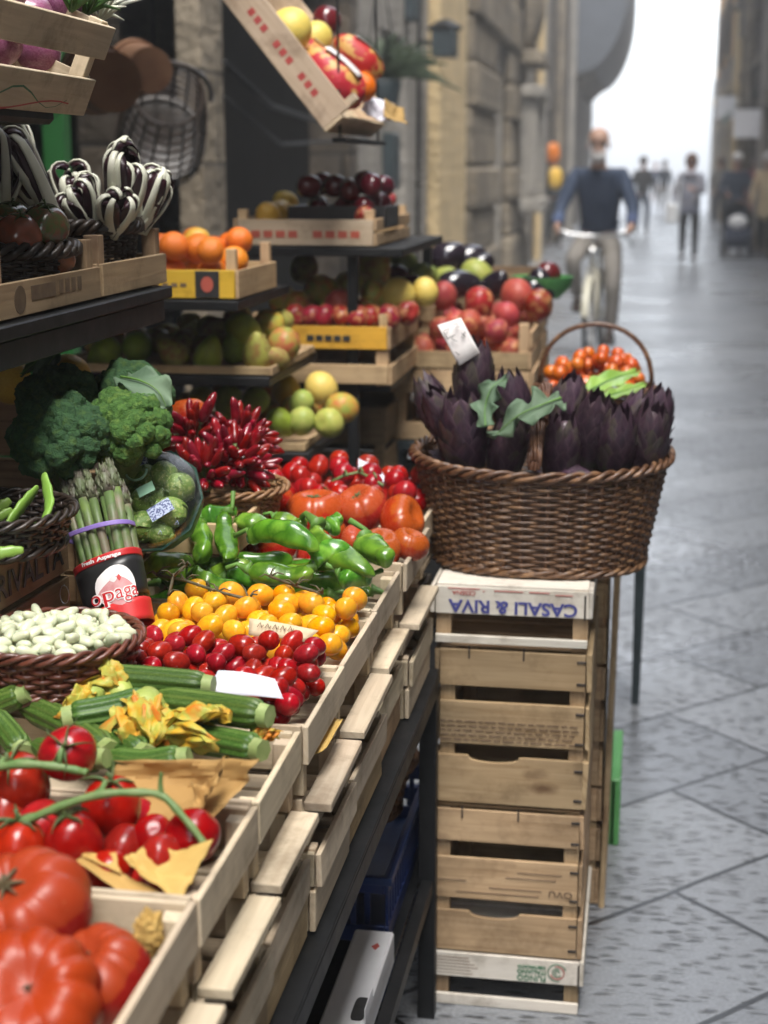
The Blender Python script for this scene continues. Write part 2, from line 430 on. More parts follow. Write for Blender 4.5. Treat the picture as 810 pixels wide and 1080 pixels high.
M['asparagus'] = pm('asparagus stalk', (.13, .20, .05), (.09, .14, .045), 30, .5, c3=(.18, .15, .10), bump=.2, bscale=120)
M['asp_tip'] = pm('asparagus tip', (.10, .13, .055), (.10, .085, .065), 60, .55, bump=.6, bscale=160)
M['band'] = pm('purple rubber band', (.25, .17, .48), (.21, .14, .42), 60, .5)
M['wrap_black'] = pm('black wrapper', (.012, .012, .013), (.02, .02, .02), 20, .35)
M['wrap_red'] = pm('red wrapper', (.55, .02, .03), (.48, .015, .025), 20, .4)
M['wrap_pink'] = pm('pink print', (.62, .26, .28), (.66, .36, .36), 120, .45)
M['wrap_white'] = pm('white print', (.75, .72, .70), (.7, .66, .64), 60, .45)
def arti_mat(name, c1, c2, edge, tip, base):
    m, t, b = new_mat(name); uv = N(t, 'ShaderNodeUVMap', uv_map='UVMap'); sx = N(t, 'ShaderNodeSeparateXYZ'); t.links.new(uv.outputs[0], sx.inputs[0])
    v = coords(t)
    n1 = N(t, 'ShaderNodeTexNoise', i_Scale=5, i_Detail=4); t.links.new(v, n1.inputs['Vector'])
    r1 = ramp(t, [(.35, c1), (.65, c2)]); t.links.new(n1.outputs[0], r1.inputs[0])
    st = N(t, 'ShaderNodeMapping'); st.inputs['Scale'].default_value = (16, 1.2, 1); t.links.new(uv.outputs[0], st.inputs[0])      # lengthwise veins
    n2 = N(t, 'ShaderNodeTexNoise', i_Scale=2, i_Detail=3); t.links.new(st.outputs[0], n2.inputs['Vector'])
    r2 = ramp(t, [(.35, (.65, .65, .65)), (.7, (1.3, 1.25, 1.25))]); t.links.new(n2.outputs[0], r2.inputs[0])
    mx = N(t, 'ShaderNodeMix', data_type='RGBA', blend_type='MULTIPLY'); mx.inputs[0].default_value = 1; t.links.new(r1.outputs[0], mx.inputs[6]); t.links.new(r2.outputs[0], mx.inputs[7])
    sb = N(t, 'ShaderNodeMath', operation='SUBTRACT'); sb.inputs[1].default_value = .5; t.links.new(sx.outputs[0], sb.inputs[0])
    ab = N(t, 'ShaderNodeMath', operation='ABSOLUTE'); t.links.new(sb.outputs[0], ab.inputs[0])
    re = ramp(t, [(.36, (0, 0, 0)), (.5, (.75, .75, .75))]); t.links.new(ab.outputs[0], re.inputs[0])
    m2 = N(t, 'ShaderNodeMix', data_type='RGBA'); m2.inputs[7].default_value = (*edge, 1); t.links.new(re.outputs[0], m2.inputs[0]); t.links.new(mx.outputs[2], m2.inputs[6])
    rt = ramp(t, [(.72, (0, 0, 0)), (1, (.7, .7, .7))]); t.links.new(sx.outputs[1], rt.inputs[0])
    m3 = N(t, 'ShaderNodeMix', data_type='RGBA'); m3.inputs[7].default_value = (*tip, 1); t.links.new(rt.outputs[0], m3.inputs[0]); t.links.new(m2.outputs[2], m3.inputs[6])
    rb = ramp(t, [(.05, (.8, .8, .8)), (.4, (0, 0, 0))]); t.links.new(sx.outputs[1], rb.inputs[0])
    m4 = N(t, 'ShaderNodeMix', data_type='RGBA'); m4.inputs[7].default_value = (*base, 1); t.links.new(rb.outputs[0], m4.inputs[0]); t.links.new(m3.outputs[2], m4.inputs[6])
    t.links.new(objvar(t, m4.outputs[2], .2, .015), b.inputs['Base Color']); b.inputs['Roughness'].default_value = .36
    bp = N(t, 'ShaderNodeBump', i_Strength=.3, i_Distance=.002); t.links.new(n2.outputs[0], bp.inputs['Height']); t.links.new(bp.outputs[0], b.inputs['Normal'])
    return m
M['arti'] = arti_mat('artichoke bract', (.075, .038, .062), (.046, .028, .045), (.16, .10, .125), (.085, .055, .065), (.09, .10, .055))
M['arti_g'] = arti_mat('greenish artichoke bract', (.09, .075, .062), (.06, .042, .052), (.18, .13, .13), (.12, .10, .07), (.12, .14, .07))
M['wicker'] = pm('brown wicker', (.155, .072, .034), (.085, .038, .019), 45, .42, coat=.1, var=.06, bump=.3, bscale=180, c3=(.25, .13, .065))
M['wicker_r'] = pm('reddish wicker', (.17, .055, .028), (.09, .03, .016), 45, .38, coat=.2, var=.05, bump=.3, bscale=180)
M['wicker_d'] = pm('dark wicker', (.035, .022, .015), (.018, .012, .009), 45, .45, coat=.15, var=.05, bump=.3, bscale=180)
M['wicker_l'] = pm('light wicker', (.30, .18, .08), (.22, .12, .05), 45, .5, var=.05, bump=.3, bscale=180)
M['black_metal'] = pm('black painted steel', (.008, .009, .010), (.014, .014, .015), 14, .5, metal=.0, spec=.25, bump=.1, bscale=80, var=.03)
M['dark_metal'] = pm('dark steel', (.03, .045, .05), (.02, .03, .035), 14, .45, var=.03)
M['blue_plastic'] = pm('blue plastic', (.012, .035, .14), (.010, .028, .11), 14, .4, var=.1)
M['green_plastic'] = pm('green plastic', (.10, .33, .10), (.08, .28, .08), 14, .5, var=.03)
M['white_card'] = pm('white cardboard', (.72, .72, .74), (.66, .66, .68), 14, .55, var=.02)
M['bag_green'] = pm('dark green sack', (.012, .05, .03), (.008, .03, .02), 14, .35, bump=.4, bscale=30)
M['radic'] = pm('purple radicchio blade', (.028, .005, .011), (.016, .004, .008), 30, .35, coat=.15)
M['radic_w'] = pm('white radicchio rib', (.62, .62, .52), (.55, .56, .44), 30, .4, var=.05)
M['kumato'] = pm('dark tomato skin', (.16, .08, .03), (.06, .10, .03), 2, .2, coat=.3, c3=(.2, .07, .03), var=.2, hue=.02)
M['kumato_r'] = pm('brown red tomato skin', (.30, .085, .035), (.2, .07, .03), 2, .2, coat=.3, var=.1)
M['orange'] = pm('orange peel', (.72, .20, .012), (.66, .15, .010), 20, .4, bump=.35, bscale=260, var=.1, hue=.012)
M['lemon'] = pm('yellow fruit skin', (.72, .48, .06), (.66, .38, .04), 14, .4, bump=.2, bscale=200, var=.1, hue=.012)
M['melon'] = pm('yellow melon skin', (.72, .52, .10), (.62, .50, .12), 9, .45, bump=.2, bscale=80)
M['pear'] = pm('pear skin', (.36, .34, .07), (.30, .25, .07), 2.2, .5, c3=(.27, .14, .045), var=.18, hue=.02, spec=.3, specks=.4)
M['pear_g'] = pm('green pear skin', (.27, .38, .045), (.22, .29, .04), 2.2, .45, var=.15, hue=.02, spec=.3, specks=.4)
M['mango'] = pm('mango skin', (.26, .30, .06), (.40, .28, .05), 1.6, .45, c3=(.46, .16, .05), var=.18, hue=.03, spec=.3, specks=.3)
M['apple_r'] = pm('red apple skin', (.34, .02, .03), (.24, .012, .022), 2, .33, c3=(.48, .20, .09), var=.2, hue=.015, spec=.4)
M['apple_d'] = pm('dark red apple skin', (.12, .010, .018), (.07, .006, .012), 14, .22, coat=.4, var=.2, hue=.01)
M['peach'] = pm('nectarine skin', (.40, .07, .045), (.26, .02, .03), 1.8, .5, var=.25, hue=.015, c3=(.50, .20, .09), spec=.3, specks=.2)
M['pomegr'] = pm('pomegranate skin', (.40, .09, .06), (.32, .04, .04), 2, .45, var=.15, hue=.01, spec=.3, specks=.3)
M['lime'] = pm('green fruit skin', (.36, .38, .09), (.26, .33, .06), 2, .45, var=.15, hue=.025, spec=.3, specks=.3)
M['aubergine'] = pm('aubergine skin', (.018, .010, .018), (.012, .010, .014), 10, .15, coat=.5, var=.2)
M['melon_net'] = pm('red fruit net', (.46, .02, .035), (.62, .34, .10), 26, .5, bump=.4, bscale=120, lo=.5, hi=.56)
M['net_label'] = pm('label paper', (.75, .72, .70), (.68, .62, .60), 30, .5)
M['onion'] = pm('purple onion skin', (.22, .05, .12), (.32, .12, .22), 14, .3, coat=.2, var=.2)
M['green_stuff'] = pm('green tops', (.04, .11, .02), (.07, .16, .035), 30, .5)
M['liner'] = pm('purple paper liner', (.10, .03, .09), (.07, .02, .06), 30, .6)
M['terracotta'] = pm('terracotta', (.26, .125, .07), (.20, .09, .05), 8, .75, bump=.2, bscale=40)
M['skin'] = pm('skin', (.42, .25, .19), (.36, .20, .15), 20, .55, sss=.03, var=.03)
M['hair_w'] = pm('white hair', (.62, .60, .58), (.5, .48, .46), 60, .7)
M['hair_b'] = pm('brown hair', (.12, .05, .03), (.08, .035, .02), 60, .6)
M['hair_k'] = pm('dark hair', (.03, .025, .02), (.02, .015, .012), 60, .6)
M['navy'] = pm('navy wool', (.030, .045, .085), (.022, .034, .066), 20, .85, bump=.3, bscale=150, var=.02)
M['blue_shirt'] = pm('blue shirt', (.05, .075, .15), (.04, .06, .12), 20, .8, var=.02)
M['grey_trouser'] = pm('grey trousers', (.22, .20, .18), (.18, .165, .145), 12, .85, bump=.3, bscale=40, var=.02)
M['black_cloth'] = pm('black cloth', (.018, .019, .022), (.012, .012, .014), 20, .8, var=.02)
M['dark_blue'] = pm('dark blue cloth', (.02, .028, .05), (.03, .04, .07), 20, .8, var=.02)
M['grey_cloth'] = pm('grey blue cloth', (.17, .19, .25), (.30, .28, .30), 9, .85, var=.02)
M['pale_cloth'] = pm('pale scarf', (.45, .42, .46), (.35, .34, .40), 9, .85, var=.02)
M['beige_cloth'] = pm('beige coat', (.45, .35, .22), (.40, .30, .18), 12, .85, var=.02)
M['red_cloth'] = pm('dark red coat', (.22, .03, .035), (.16, .02, .025), 12, .85, var=.02)
M['shoe'] = pm('dark leather', (.03, .02, .018), (.02, .014, .012), 20, .45)
M['rubber'] = pm('tyre rubber', (.015, .015, .016), (.02, .02, .02), 40, .7)
M['cream_paint'] = pm('cream bicycle paint', (.55, .52, .42), (.50, .47, .38), 20, .3, coat=.3, var=.02)
M['chrome'] = pm('brushed metal', (.6, .6, .6), (.5, .5, .5), 30, .3, metal=.9, var=.02)
M['white_bag'] = pm('white bag', (.75, .75, .75), (.7, .7, .7), 10, .6)
# ================================================================== SETTING
def paving():
    m, t, b = new_mat('chiselled stone paving')
    tc = N(t, 'ShaderNodeTexCoord')
    mp = N(t, 'ShaderNodeMapping'); mp.inputs['Rotation'].default_value = (0, 0, R(-45)); t.links.new(tc.outputs['Object'], mp.inputs[0])
    # uneven joints
    nz = N(t, 'ShaderNodeTexNoise', i_Scale=3, i_Detail=2); t.links.new(mp.outputs[0], nz.inputs['Vector'])
    vs = N(t, 'ShaderNodeVectorMath', operation='SCALE'); vs.inputs['Scale'].default_value = .022; t.links.new(nz.outputs['Color'], vs.inputs[0])
    va = N(t, 'ShaderNodeVectorMath', operation='ADD'); t.links.new(mp.outputs[0], va.inputs[0]); t.links.new(vs.outputs[0], va.inputs[1])
    of = N(t, 'ShaderNodeVectorMath', operation='ADD'); of.inputs[1].default_value = (.47, -.142 + .393 * 40, 0); t.links.new(va.outputs[0], of.inputs[0])
    br = N(t, 'ShaderNodeTexBrick', offset=.5, squash=1.0)
    br.inputs['Scale'].default_value = 1; br.inputs['Mortar Size'].default_value = .0075; br.inputs['Mortar Smooth'].default_value = .3
    br.inputs['Brick Width'].default_value = .78; br.inputs['Row Height'].default_value = .393
    br.inputs['Color1'].default_value = (.215, .225, .240, 1); br.inputs['Color2'].default_value = (.155, .164, .178, 1); br.inputs['Mortar'].default_value = (.035, .037, .04, 1)
    t.links.new(of.outputs[0], br.inputs['Vector'])
    # chisel dashes, running across the street
    m2 = N(t, 'ShaderNodeMapping'); m2.inputs['Scale'].default_value = (23, 60, 1); t.links.new(tc.outputs['Object'], m2.inputs[0])
    n0 = N(t, 'ShaderNodeTexNoise', i_Scale=.35, i_Detail=2); t.links.new(m2.outputs[0], n0.inputs['Vector'])
    v2 = N(t, 'ShaderNodeVectorMath', operation='MULTIPLY_ADD'); v2.inputs[1].default_value = (1.5, 1.5, 0); t.links.new(n0.outputs['Color'], v2.inputs[0]); t.links.new(m2.outputs[0], v2.inputs[2])
    vo = N(t, 'ShaderNodeTexVoronoi', i_Scale=1.0, i_Randomness=.7); vo.feature = 'SMOOTH_F1'; vo.inputs['Smoothness'].default_value = .25; t.links.new(v2.outputs[0], vo.inputs['Vector'])
    rp = ramp(t, [(.16, (0, 0, 0)), (.52, (1, 1, 1))]); t.links.new(vo.outputs['Distance'], rp.inputs[0])
    # patches where the chisel marks are worn away
    n3 = N(t, 'ShaderNodeTexNoise', i_Scale=1.6, i_Detail=3); t.links.new(tc.outputs['Object'], n3.inputs['Vector'])
    r3 = ramp(t, [(.3, (.55, .55, .55)), (.55, (1, 1, 1))]); t.links.new(n3.outputs[0], r3.inputs[0])
    mxh = N(t, 'ShaderNodeMix', data_type='RGBA'); mxh.inputs[6].default_value = (1, 1, 1, 1); t.links.new(r3.outputs[0], mxh.inputs[0]); t.links.new(rp.outputs[0], mxh.inputs[7])
    # tone: slabs, chisel dents darkened for dirt and painted shade, grain
    n4 = N(t, 'ShaderNodeTexNoise', i_Scale=140, i_Detail=3); t.links.new(tc.outputs['Object'], n4.inputs['Vector'])
    r4 = ramp(t, [(.3, (.78, .78, .78)), (.7, (1.15, 1.15, 1.15))]); t.links.new(n4.outputs[0], r4.inputs[0])
    mc = N(t, 'ShaderNodeMix', data_type='RGBA', blend_type='MULTIPLY'); mc.inputs[0].default_value = 1; t.links.new(br.outputs[0], mc.inputs[6]); t.links.new(r4.outputs[0], mc.inputs[7])
    rd = ramp(t, [(0, (.22, .22, .23)), (.8, (1.1, 1.1, 1.1))]); t.links.new(mxh.outputs[2], rd.inputs[0])
    md = N(t, 'ShaderNodeMix', data_type='RGBA', blend_type='MULTIPLY'); md.inputs[0].default_value = 1; t.links.new(mc.outputs[2], md.inputs[6]); t.links.new(rd.outputs[0], md.inputs[7])
    t.links.new(md.outputs[2], b.inputs['Base Color'])
    n5 = N(t, 'ShaderNodeTexNoise', i_Scale=.9, i_Detail=4); t.links.new(tc.outputs['Object'], n5.inputs['Vector'])
    mr = N(t, 'ShaderNodeMapRange'); mr.inputs['From Min'].default_value = .3; mr.inputs['From Max'].default_value = .7
    mr.inputs['To Min'].default_value = .20; mr.inputs['To Max'].default_value = .42
    t.links.new(n5.outputs[0], mr.inputs['Value']); t.links.new(mr.outputs[0], b.inputs['Roughness'])
    mm = N(t, 'ShaderNodeMix', data_type='RGBA', blend_type='MULTIPLY'); mm.inputs[0].default_value = 1
    bi = ramp(t, [(0, (1, 1, 1)), (1, (0, 0, 0))]); t.links.new(br.outputs['Fac'], bi.inputs[0])
    t.links.new(bi.outputs[0], mm.inputs[6]); t.links.new(mxh.outputs[2], mm.inputs[7])
    bp = N(t, 'ShaderNodeBump', i_Strength=.7, i_Distance=.0045); t.links.new(mm.outputs[2], bp.inputs['Height'])
    t.links.new(bp.outputs[0], b.inputs['Normal'])
    return m

g = MB(); g.add([(-60, -30, 0), (60, -30, 0), (60, 400, 0), (-60, 400, 0)], [(0, 1, 2, 3)])
tag(g.build('street_paving', paving(), smooth=0), None, None, kind='structure')

def stone_mat(name, c1, c2, bw=.9, bh=.38, mortar=.01, rough=.85, grime=.5):
    m, t, b = new_mat(name)
    tc = N(t, 'ShaderNodeTexCoord'); sp = N(t, 'ShaderNodeSeparateXYZ'); t.links.new(tc.outputs['Object'], sp.inputs[0])
    ad = N(t, 'ShaderNodeMath', operation='ADD'); t.links.new(sp.outputs[0], ad.inputs[0]); t.links.new(sp.outputs[1], ad.inputs[1])
    cb = N(t, 'ShaderNodeCombineXYZ'); t.links.new(ad.outputs[0], cb.inputs[0]); t.links.new(sp.outputs[2], cb.inputs[1])
    br = N(t, 'ShaderNodeTexBrick', offset=.5); br.inputs['Scale'].default_value = 1; br.inputs['Mortar Size'].default_value = mortar
    br.inputs['Brick Width'].default_value = bw; br.inputs['Row Height'].default_value = bh; br.inputs['Mortar Smooth'].default_value = .4
    br.inputs['Color1'].default_value = (*c1, 1); br.inputs['Color2'].default_value = (*c2, 1); br.inputs['Mortar'].default_value = tuple(x * .4 for x in c2) + (1,)
    t.links.new(cb.outputs[0], br.inputs['Vector'])
    n = N(t, 'ShaderNodeTexNoise', i_Scale=3, i_Detail=7, i_Roughness=.65); t.links.new(tc.outputs['Object'], n.inputs['Vector'])
    r = ramp(t, [(.3, (1 - grime,) * 3), (.65, (1.1, 1.08, 1.05))]); t.links.new(n.outputs[0], r.inputs[0])
    mx = N(t, 'ShaderNodeMix', data_type='RGBA', blend_type='MULTIPLY'); mx.inputs[0].default_value = 1
    t.links.new(br.outputs[0], mx.inputs[6]); t.links.new(r.outputs[0], mx.inputs[7]); t.links.new(mx.outputs[2], b.inputs['Base Color'])
    b.inputs['Roughness'].default_value = rough
    n2 = N(t, 'ShaderNodeTexNoise', i_Scale=14, i_Detail=6); t.links.new(tc.outputs['Object'], n2.inputs['Vector'])
    ml = N(t, 'ShaderNodeMath', operation='MULTIPLY_ADD'); ml.inputs[1].default_value = -1.2; t.links.new(br.outputs['Fac'], ml.inputs[0]); t.links.new(n2.outputs[0], ml.inputs[2])
    bp = N(t, 'ShaderNodeBump', i_Strength=.9, i_Distance=.035); t.links.new(ml.outputs[0], bp.inputs['Height']); t.links.new(bp.outputs[0], b.inputs['Normal'])
    return m

W = {}
W['stone'] = stone_mat('grey brown sandstone', (.28, .235, .175), (.20, .165, .12), grime=.6)
W['stone_d'] = stone_mat('dark weathered stone', (.135, .105, .075), (.085, .068, .052), .7, .32, .014, .9, .65)
W['plaster'] = stone_mat('grey plaster', (.30, .28, .25), (.28, .26, .235), 30, 30, 0, .9, .35)
W['ochre'] = stone_mat('ochre plaster', (.56, .43, .24), (.54, .41, .22), 30, 30, 0, .9, .2)
W['orange'] = stone_mat('orange ochre plaster', (.58, .33, .12), (.56, .32, .11), 30, 30, 0, .9, .2)
W['dark'] = pm('shop interior painted dark', (.009, .008, .007), (.006, .0055, .005), 2, .9, var=0, spec=.05)  # shade of the shop's depth is put into this near-black colour
W['slate'] = pm('blue grey render', (.085, .095, .115), (.065, .075, .09), 3, .85, var=0, bump=.3, bscale=20)
W['green'] = pm('green painted wood', (.02, .13, .03), (.015, .10, .022), 8, .5, var=0)
W['shutter'] = pm('brown shutter', (.07, .055, .04), (.05, .04, .03), 8, .7, var=0)
W['glass'] = pm('dark window glass', (.03, .035, .04), (.02, .025, .03), 8, .12, var=0, spec=.6)

def wall_run(mb, X0, X1, y0, y1, z0, z1, openings):
    """solid wall between X0 (outer) and X1 (inner), with rectangular openings (ya, yb, za, zb) sorted by ya and not overlapping"""
    y = y0
    for (a, b_, c, d) in sorted(openings):
        if a > y: mb.box((min(X0, X1), y, z0), (max(X0, X1), a, z1), ch=.004)
        if c > z0: mb.box((min(X0, X1), a, z0), (max(X0, X1), b_, c), ch=.004)
        if d < z1: mb.box((min(X0, X1), a, d), (max(X0, X1), b_, z1), ch=.004)
        y = b_
    if y < y1: mb.box((min(X0, X1), y, z0), (max(X0, X1), y1, z1), ch=.004)

def windows(root, X, side, spots, w=.95, h=1.6, frame=None, shutter=True):
    """side = +1: the wall faces +X"""
    for (y, z) in spots:
        f = MB(); s = side
        def bx(xa, xb, ya, yb, za, zb, mb): mb.box((min(X + s * xa, X + s * xb), ya, za), (max(X + s * xa, X + s * xb), yb, zb), ch=.006)
        bx(.0, .07, y - w / 2 - .14, y - w / 2, z, z + h, f); bx(.0, .07, y + w / 2, y + w / 2 + .14, z, z + h, f)
        bx(.0, .09, y - w / 2 - .14, y + w / 2 + .14, z + h + .002, z + h + .18, f)
        wn = f.build('window', frame or W['stone'], root)
        p = MB(); bx(-.10, -.06, y - w / 2, y + w / 2, z, z + h, p); p.build('pane', W['glass'], wn)
        q = MB(); bx(0, .14, y - w / 2 - .2, y + w / 2 + .2, z - .1, z - .004, q); q.build('sill', frame or W['stone'], wn)
        if shutter:
            for k in (-1, 1):
                sh = MB(); a = y + k * (w / 2 + .02); b_ = y + k * (w / 2 + .5)
                for i in range(12):
                    za = z + i * h / 12
                    bx(.075, .115, min(a, b_), max(a, b_), za + .004, za + h / 12 - .012, sh)
                bx(.074, .10, min(a, b_), max(a, b_), z, z + h, sh)
                sh.build('shutter', W['shutter'], wn)

def win_open(spots, w=.95, h=1.6): return [(y - w / 2, y + w / 2, z, z + h) for y, z in spots]

XL, XR = -1.95, 2.1
# ---- shop building on the left: two tall dark openings, stone pillar between them
A = thing('shop_building', 'old stone shop building with a dark open front behind the fruit shelves', 'building', (XL, 0, 0))
def loc(v): return (v[0] - XL, v[1], v[2])
ws = [(y, 5.2) for y in (-12, -6, 1.5, 4.6, 8.2)]
mb = MB(); wall_run(mb, 0, -.45, -22, 10.5, 0, 9.0, [(.2, 6.4, 0, 3.4), (6.75, 10.2, 0, 3.0)] )
mb.build('wall', W['stone_d'], A)
mb = MB(); mb.box((-.25, 6.4, 0), (.10, 6.75, 3.4)); mb.box((-.28, 6.37, 0), (.13, 6.78, .5), ch=.02); mb.build('pillar', W['stone'], A)
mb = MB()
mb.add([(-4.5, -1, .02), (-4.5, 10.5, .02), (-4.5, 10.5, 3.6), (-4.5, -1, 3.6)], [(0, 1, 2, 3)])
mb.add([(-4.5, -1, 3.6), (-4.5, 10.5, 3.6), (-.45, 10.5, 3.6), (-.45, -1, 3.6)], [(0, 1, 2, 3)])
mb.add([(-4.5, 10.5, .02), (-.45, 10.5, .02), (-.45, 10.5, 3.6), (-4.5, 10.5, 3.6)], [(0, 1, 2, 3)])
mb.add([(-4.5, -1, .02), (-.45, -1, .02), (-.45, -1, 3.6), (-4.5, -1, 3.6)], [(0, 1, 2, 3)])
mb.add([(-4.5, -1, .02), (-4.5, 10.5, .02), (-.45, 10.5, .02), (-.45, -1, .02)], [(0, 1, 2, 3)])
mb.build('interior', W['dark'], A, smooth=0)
for y in (4.85, 5.42):
    mb = MB(); mb.box((-.2, y - .035, 0), (-.12, y + .035, 3.4)); mb.build('door_frame', W['green'], A)
mb = MB(); mb.box((-.24, 4.885, 0), (-.2, 5.385, .9)); mb.box((-.24, 4.885, 1.3), (-.2, 5.385, 1.42)); mb.build('door_panel', W['green'], A)
mb = MB(); mb.box((-.30, 6.8, 0), (-.26, 10.15, 2.96)); mb.build('dark_doorway_sheet', W['dark'], A)  # near-black sheet across the second opening, painting the shade inside it
mb = MB(); mb.box((0.002, -22, 9.0), (.5, 10.5, 9.2)); mb.box((.002, -22, 3.7), (.08, 10.5, 3.9)); mb.build('cornice', W['stone'], A)
windows(A, 0, 1, ws)

# ---- second building on the left: grey wall, ochre pilaster, carved stone doorway
B = thing('old_building', 'grey stone building with a yellow ochre pilaster and a carved doorway beside it', 'building', (XL, 10.5, 0))
mb = MB(); ws = [(3, 5.4), (9, 5.4), (13.5, 5.4)]
wall_run(mb, 0, -.4, 0, 16, 0, 9.5, [(.9, 2.1, .0, 2.5), (8.6, 10.4, 0, 2.7)] ); mb.build('wall', W['plaster'], B)
mb = MB(); mb.box((-.36, .92, 0), (-.3, 2.08, 2.48)); mb.build('door', W['shutter'], B)
mb = MB(); mb.box((.002, 3.35, 0), (.11, 5.4, 9.5), ch=.01); mb.build('pilaster', W['ochre'], B)
mb = MB()                                                       # rusticated surround: courses of projecting blocks
z = 0.0; k = 0
while z < 5.0:
    hh = .46 if k % 3 else .6
    dd = .12 if k % 2 else .17
    mb.box((.002, 5.9, z + .012), (dd, 8.55, z + hh), ch=.04); mb.box((.002, 10.45, z + .012), (dd, 13.6, z + hh), ch=.04)
    if z > 2.7: mb.box((.002, 8.56, z + .012), (dd - .03, 10.44, z + hh), ch=.04)
    z += hh; k += 1
mb.build('carved_surround', W['stone'], B)
mb = MB(); mb.box((-.3, 8.65, 0), (-.24, 10.35, 2.68)); mb.build('door', W['shutter'], B)
mb = MB(); mb.tube([(.14, 15.6, 0), (.14, 15.6, 9.5)], .07, 10)
for zz in (1.2, 3.2, 5.2): mb.tube([(.14, 15.6, zz), (.14, 15.6, zz + .08)], .085, 10)
mb.build('drainpipe', W['ochre'], B)
mb = MB(); mb.box((.002, 0, 9.5), (.6, 16, 9.7)); mb.box((.002, 0, 4.7), (.09, 3.3, 4.85)); mb.build('cornice', W['stone'], B)
windows(B, 0, 1, ws)

# ---- third building on the left with the jettied upper storey
C_ = thing('jettied_building', 'dark grey building at the far left whose upper storey curves out over the street', 'building', (XL, 26.5, 0))
mb = MB(); wall_run(mb, 0, -.4, 0, 27, 0, 10, [(3, 5.2, 0, 2.6), (8, 10.2, 0, 2.6), (13, 15, 0, 2.6)]); mb.build('wall', W['stone_d'], C_)
for y in (3, 8, 13):
    mb = MB(); mb.box((-.3, y + .02, 0), (-.24, y + 1.98, 2.58)); mb.build('shop_front', W['glass'], C_)
mb = MB(); y0, y1 = 14.5, 26.8
prof = [(0.002, 3.9)] + [(1.35 * math.sin(a) ** .9, 3.9 + 2.6 * (1 - math.cos(a))) for a in [R(x) for x in range(8, 91, 8)]] + [(1.36, 10), (.002, 10)]
vs = [(x, y0, z) for x, z in prof] + [(x, y1, z) for x, z in prof]; n = len(prof)
mb.add(vs, [tuple(range(n)), tuple(range(n, 2 * n))[::-1]] + [(i, n + i, n + (i + 1) % n, (i + 1) % n) for i in range(n)])
mb.build('jetty', W['slate'], C_)
for yy in (15.5, 19, 22.5):
    mb = MB(); mb.prism([(0, 0), (.5, .5), (.5, .62), (0, .62)], -.1, .1, Matrix(((1, 0, 0, .003), (0, 0, 1, yy), (0, 1, 0, 3.35), (0, 0, 0, 1)))); mb.build('corbel', W['stone'], C_)
for yy, mm in ((1.2, W['plaster']), (6.6, W['stone']), (11.6, W['plaster'])):
    mb = MB(); mb.box((.002, yy - .35, 0), (.14, yy + .35, 5.5), ch=.02); mb.build('pilaster', mm, C_)
windows(C_, 0, 1, [(4, 5.4), (9, 5.4)], frame=W['plaster'])

# ---- right side of the street
def right_building(name, label, y0, y1, h, mats, doors, wins, band=None):
    r = thing(name, label, 'building', (XR, y0, 0)); L = y1 - y0
    mb = MB(); wall_run(mb, 0, .4, 0, L, 0, h, [(a, b, 0, c) for a, b, c in doors]); mb.build('wall', mats[0], r)
    for a, b_, c in doors:
        mb = MB(); mb.box((.22, a + .01, 0), (.28, b_ - .01, c - .01)); mb.build('shop_front', mats[2], r)
        mb = MB(); mb.box((-.06, a - .18, 0), (-.002, a - .002, c)); mb.box((-.06, b_ + .002, 0), (-.002, b_ + .18, c)); mb.box((-.07, a - .18, c + .002), (-.002, b_ + .18, c + .25)); mb.build('door_frame', mats[1], r)
    mb = MB(); mb.box((-.45, 0, h), (-.002, L, h + .18)); mb.box((-.06, 0, 3.55), (-.002, L, 3.75)); mb.build('cornice', mats[1], r)
    windows(r, 0, -1, wins, frame=mats[1])
    return r
right_building('town_house', 'grey plaster house on the near right side of the street', -22, 26, 8.8, (W['plaster'], W['stone'], W['glass']), [(3, 5, 2.6), (12, 14, 2.6), (20, 22, 2.6), (28, 30, 2.6), (36, 38, 2.6), (44, 46, 2.6)], [(4, 4.6), (13, 4.6), (21, 4.6), (29, 4.6), (37, 4.6), (45, 4.6)])
right_building('stone_house', 'brown grey stone house with orange shop fronts on the right of the street', 26, 43, 8.8, (W['stone_d'], W['stone'], W['orange']), [(2, 3.6, 2.6), (6, 7.6, 2.6), (11, 12.6, 2.6)], [(3, 4.6), (7, 4.6), (12, 4.6)])
right_building('ochre_house', 'orange ochre house at the far right end of the street', 43, 55.5, 9.5, (W['orange'], W['ochre'], W['shutter']), [(2, 3.4, 2.6), (7, 8.4, 2.6)], [(3, 4.6), (8, 4.6)])
# grey stone base storey of the ochre house
mb = MB(); mb.box((XR - .05, 43.05, 0), (XR - .003, 44.7, 4.4)); mb.box((XR - .05, 46.8, 0), (XR - .003, 49.7, 4.4)); mb.box((XR - .05, 51.8, 0), (XR - .003, 55.4, 4.4))
o = mb.build('plinth', W['plaster'], None); oo = [x for x in COL.objects if x.name == 'ochre_house'][0]; o.parent = oo; o.location = (-XR, -43, 0)
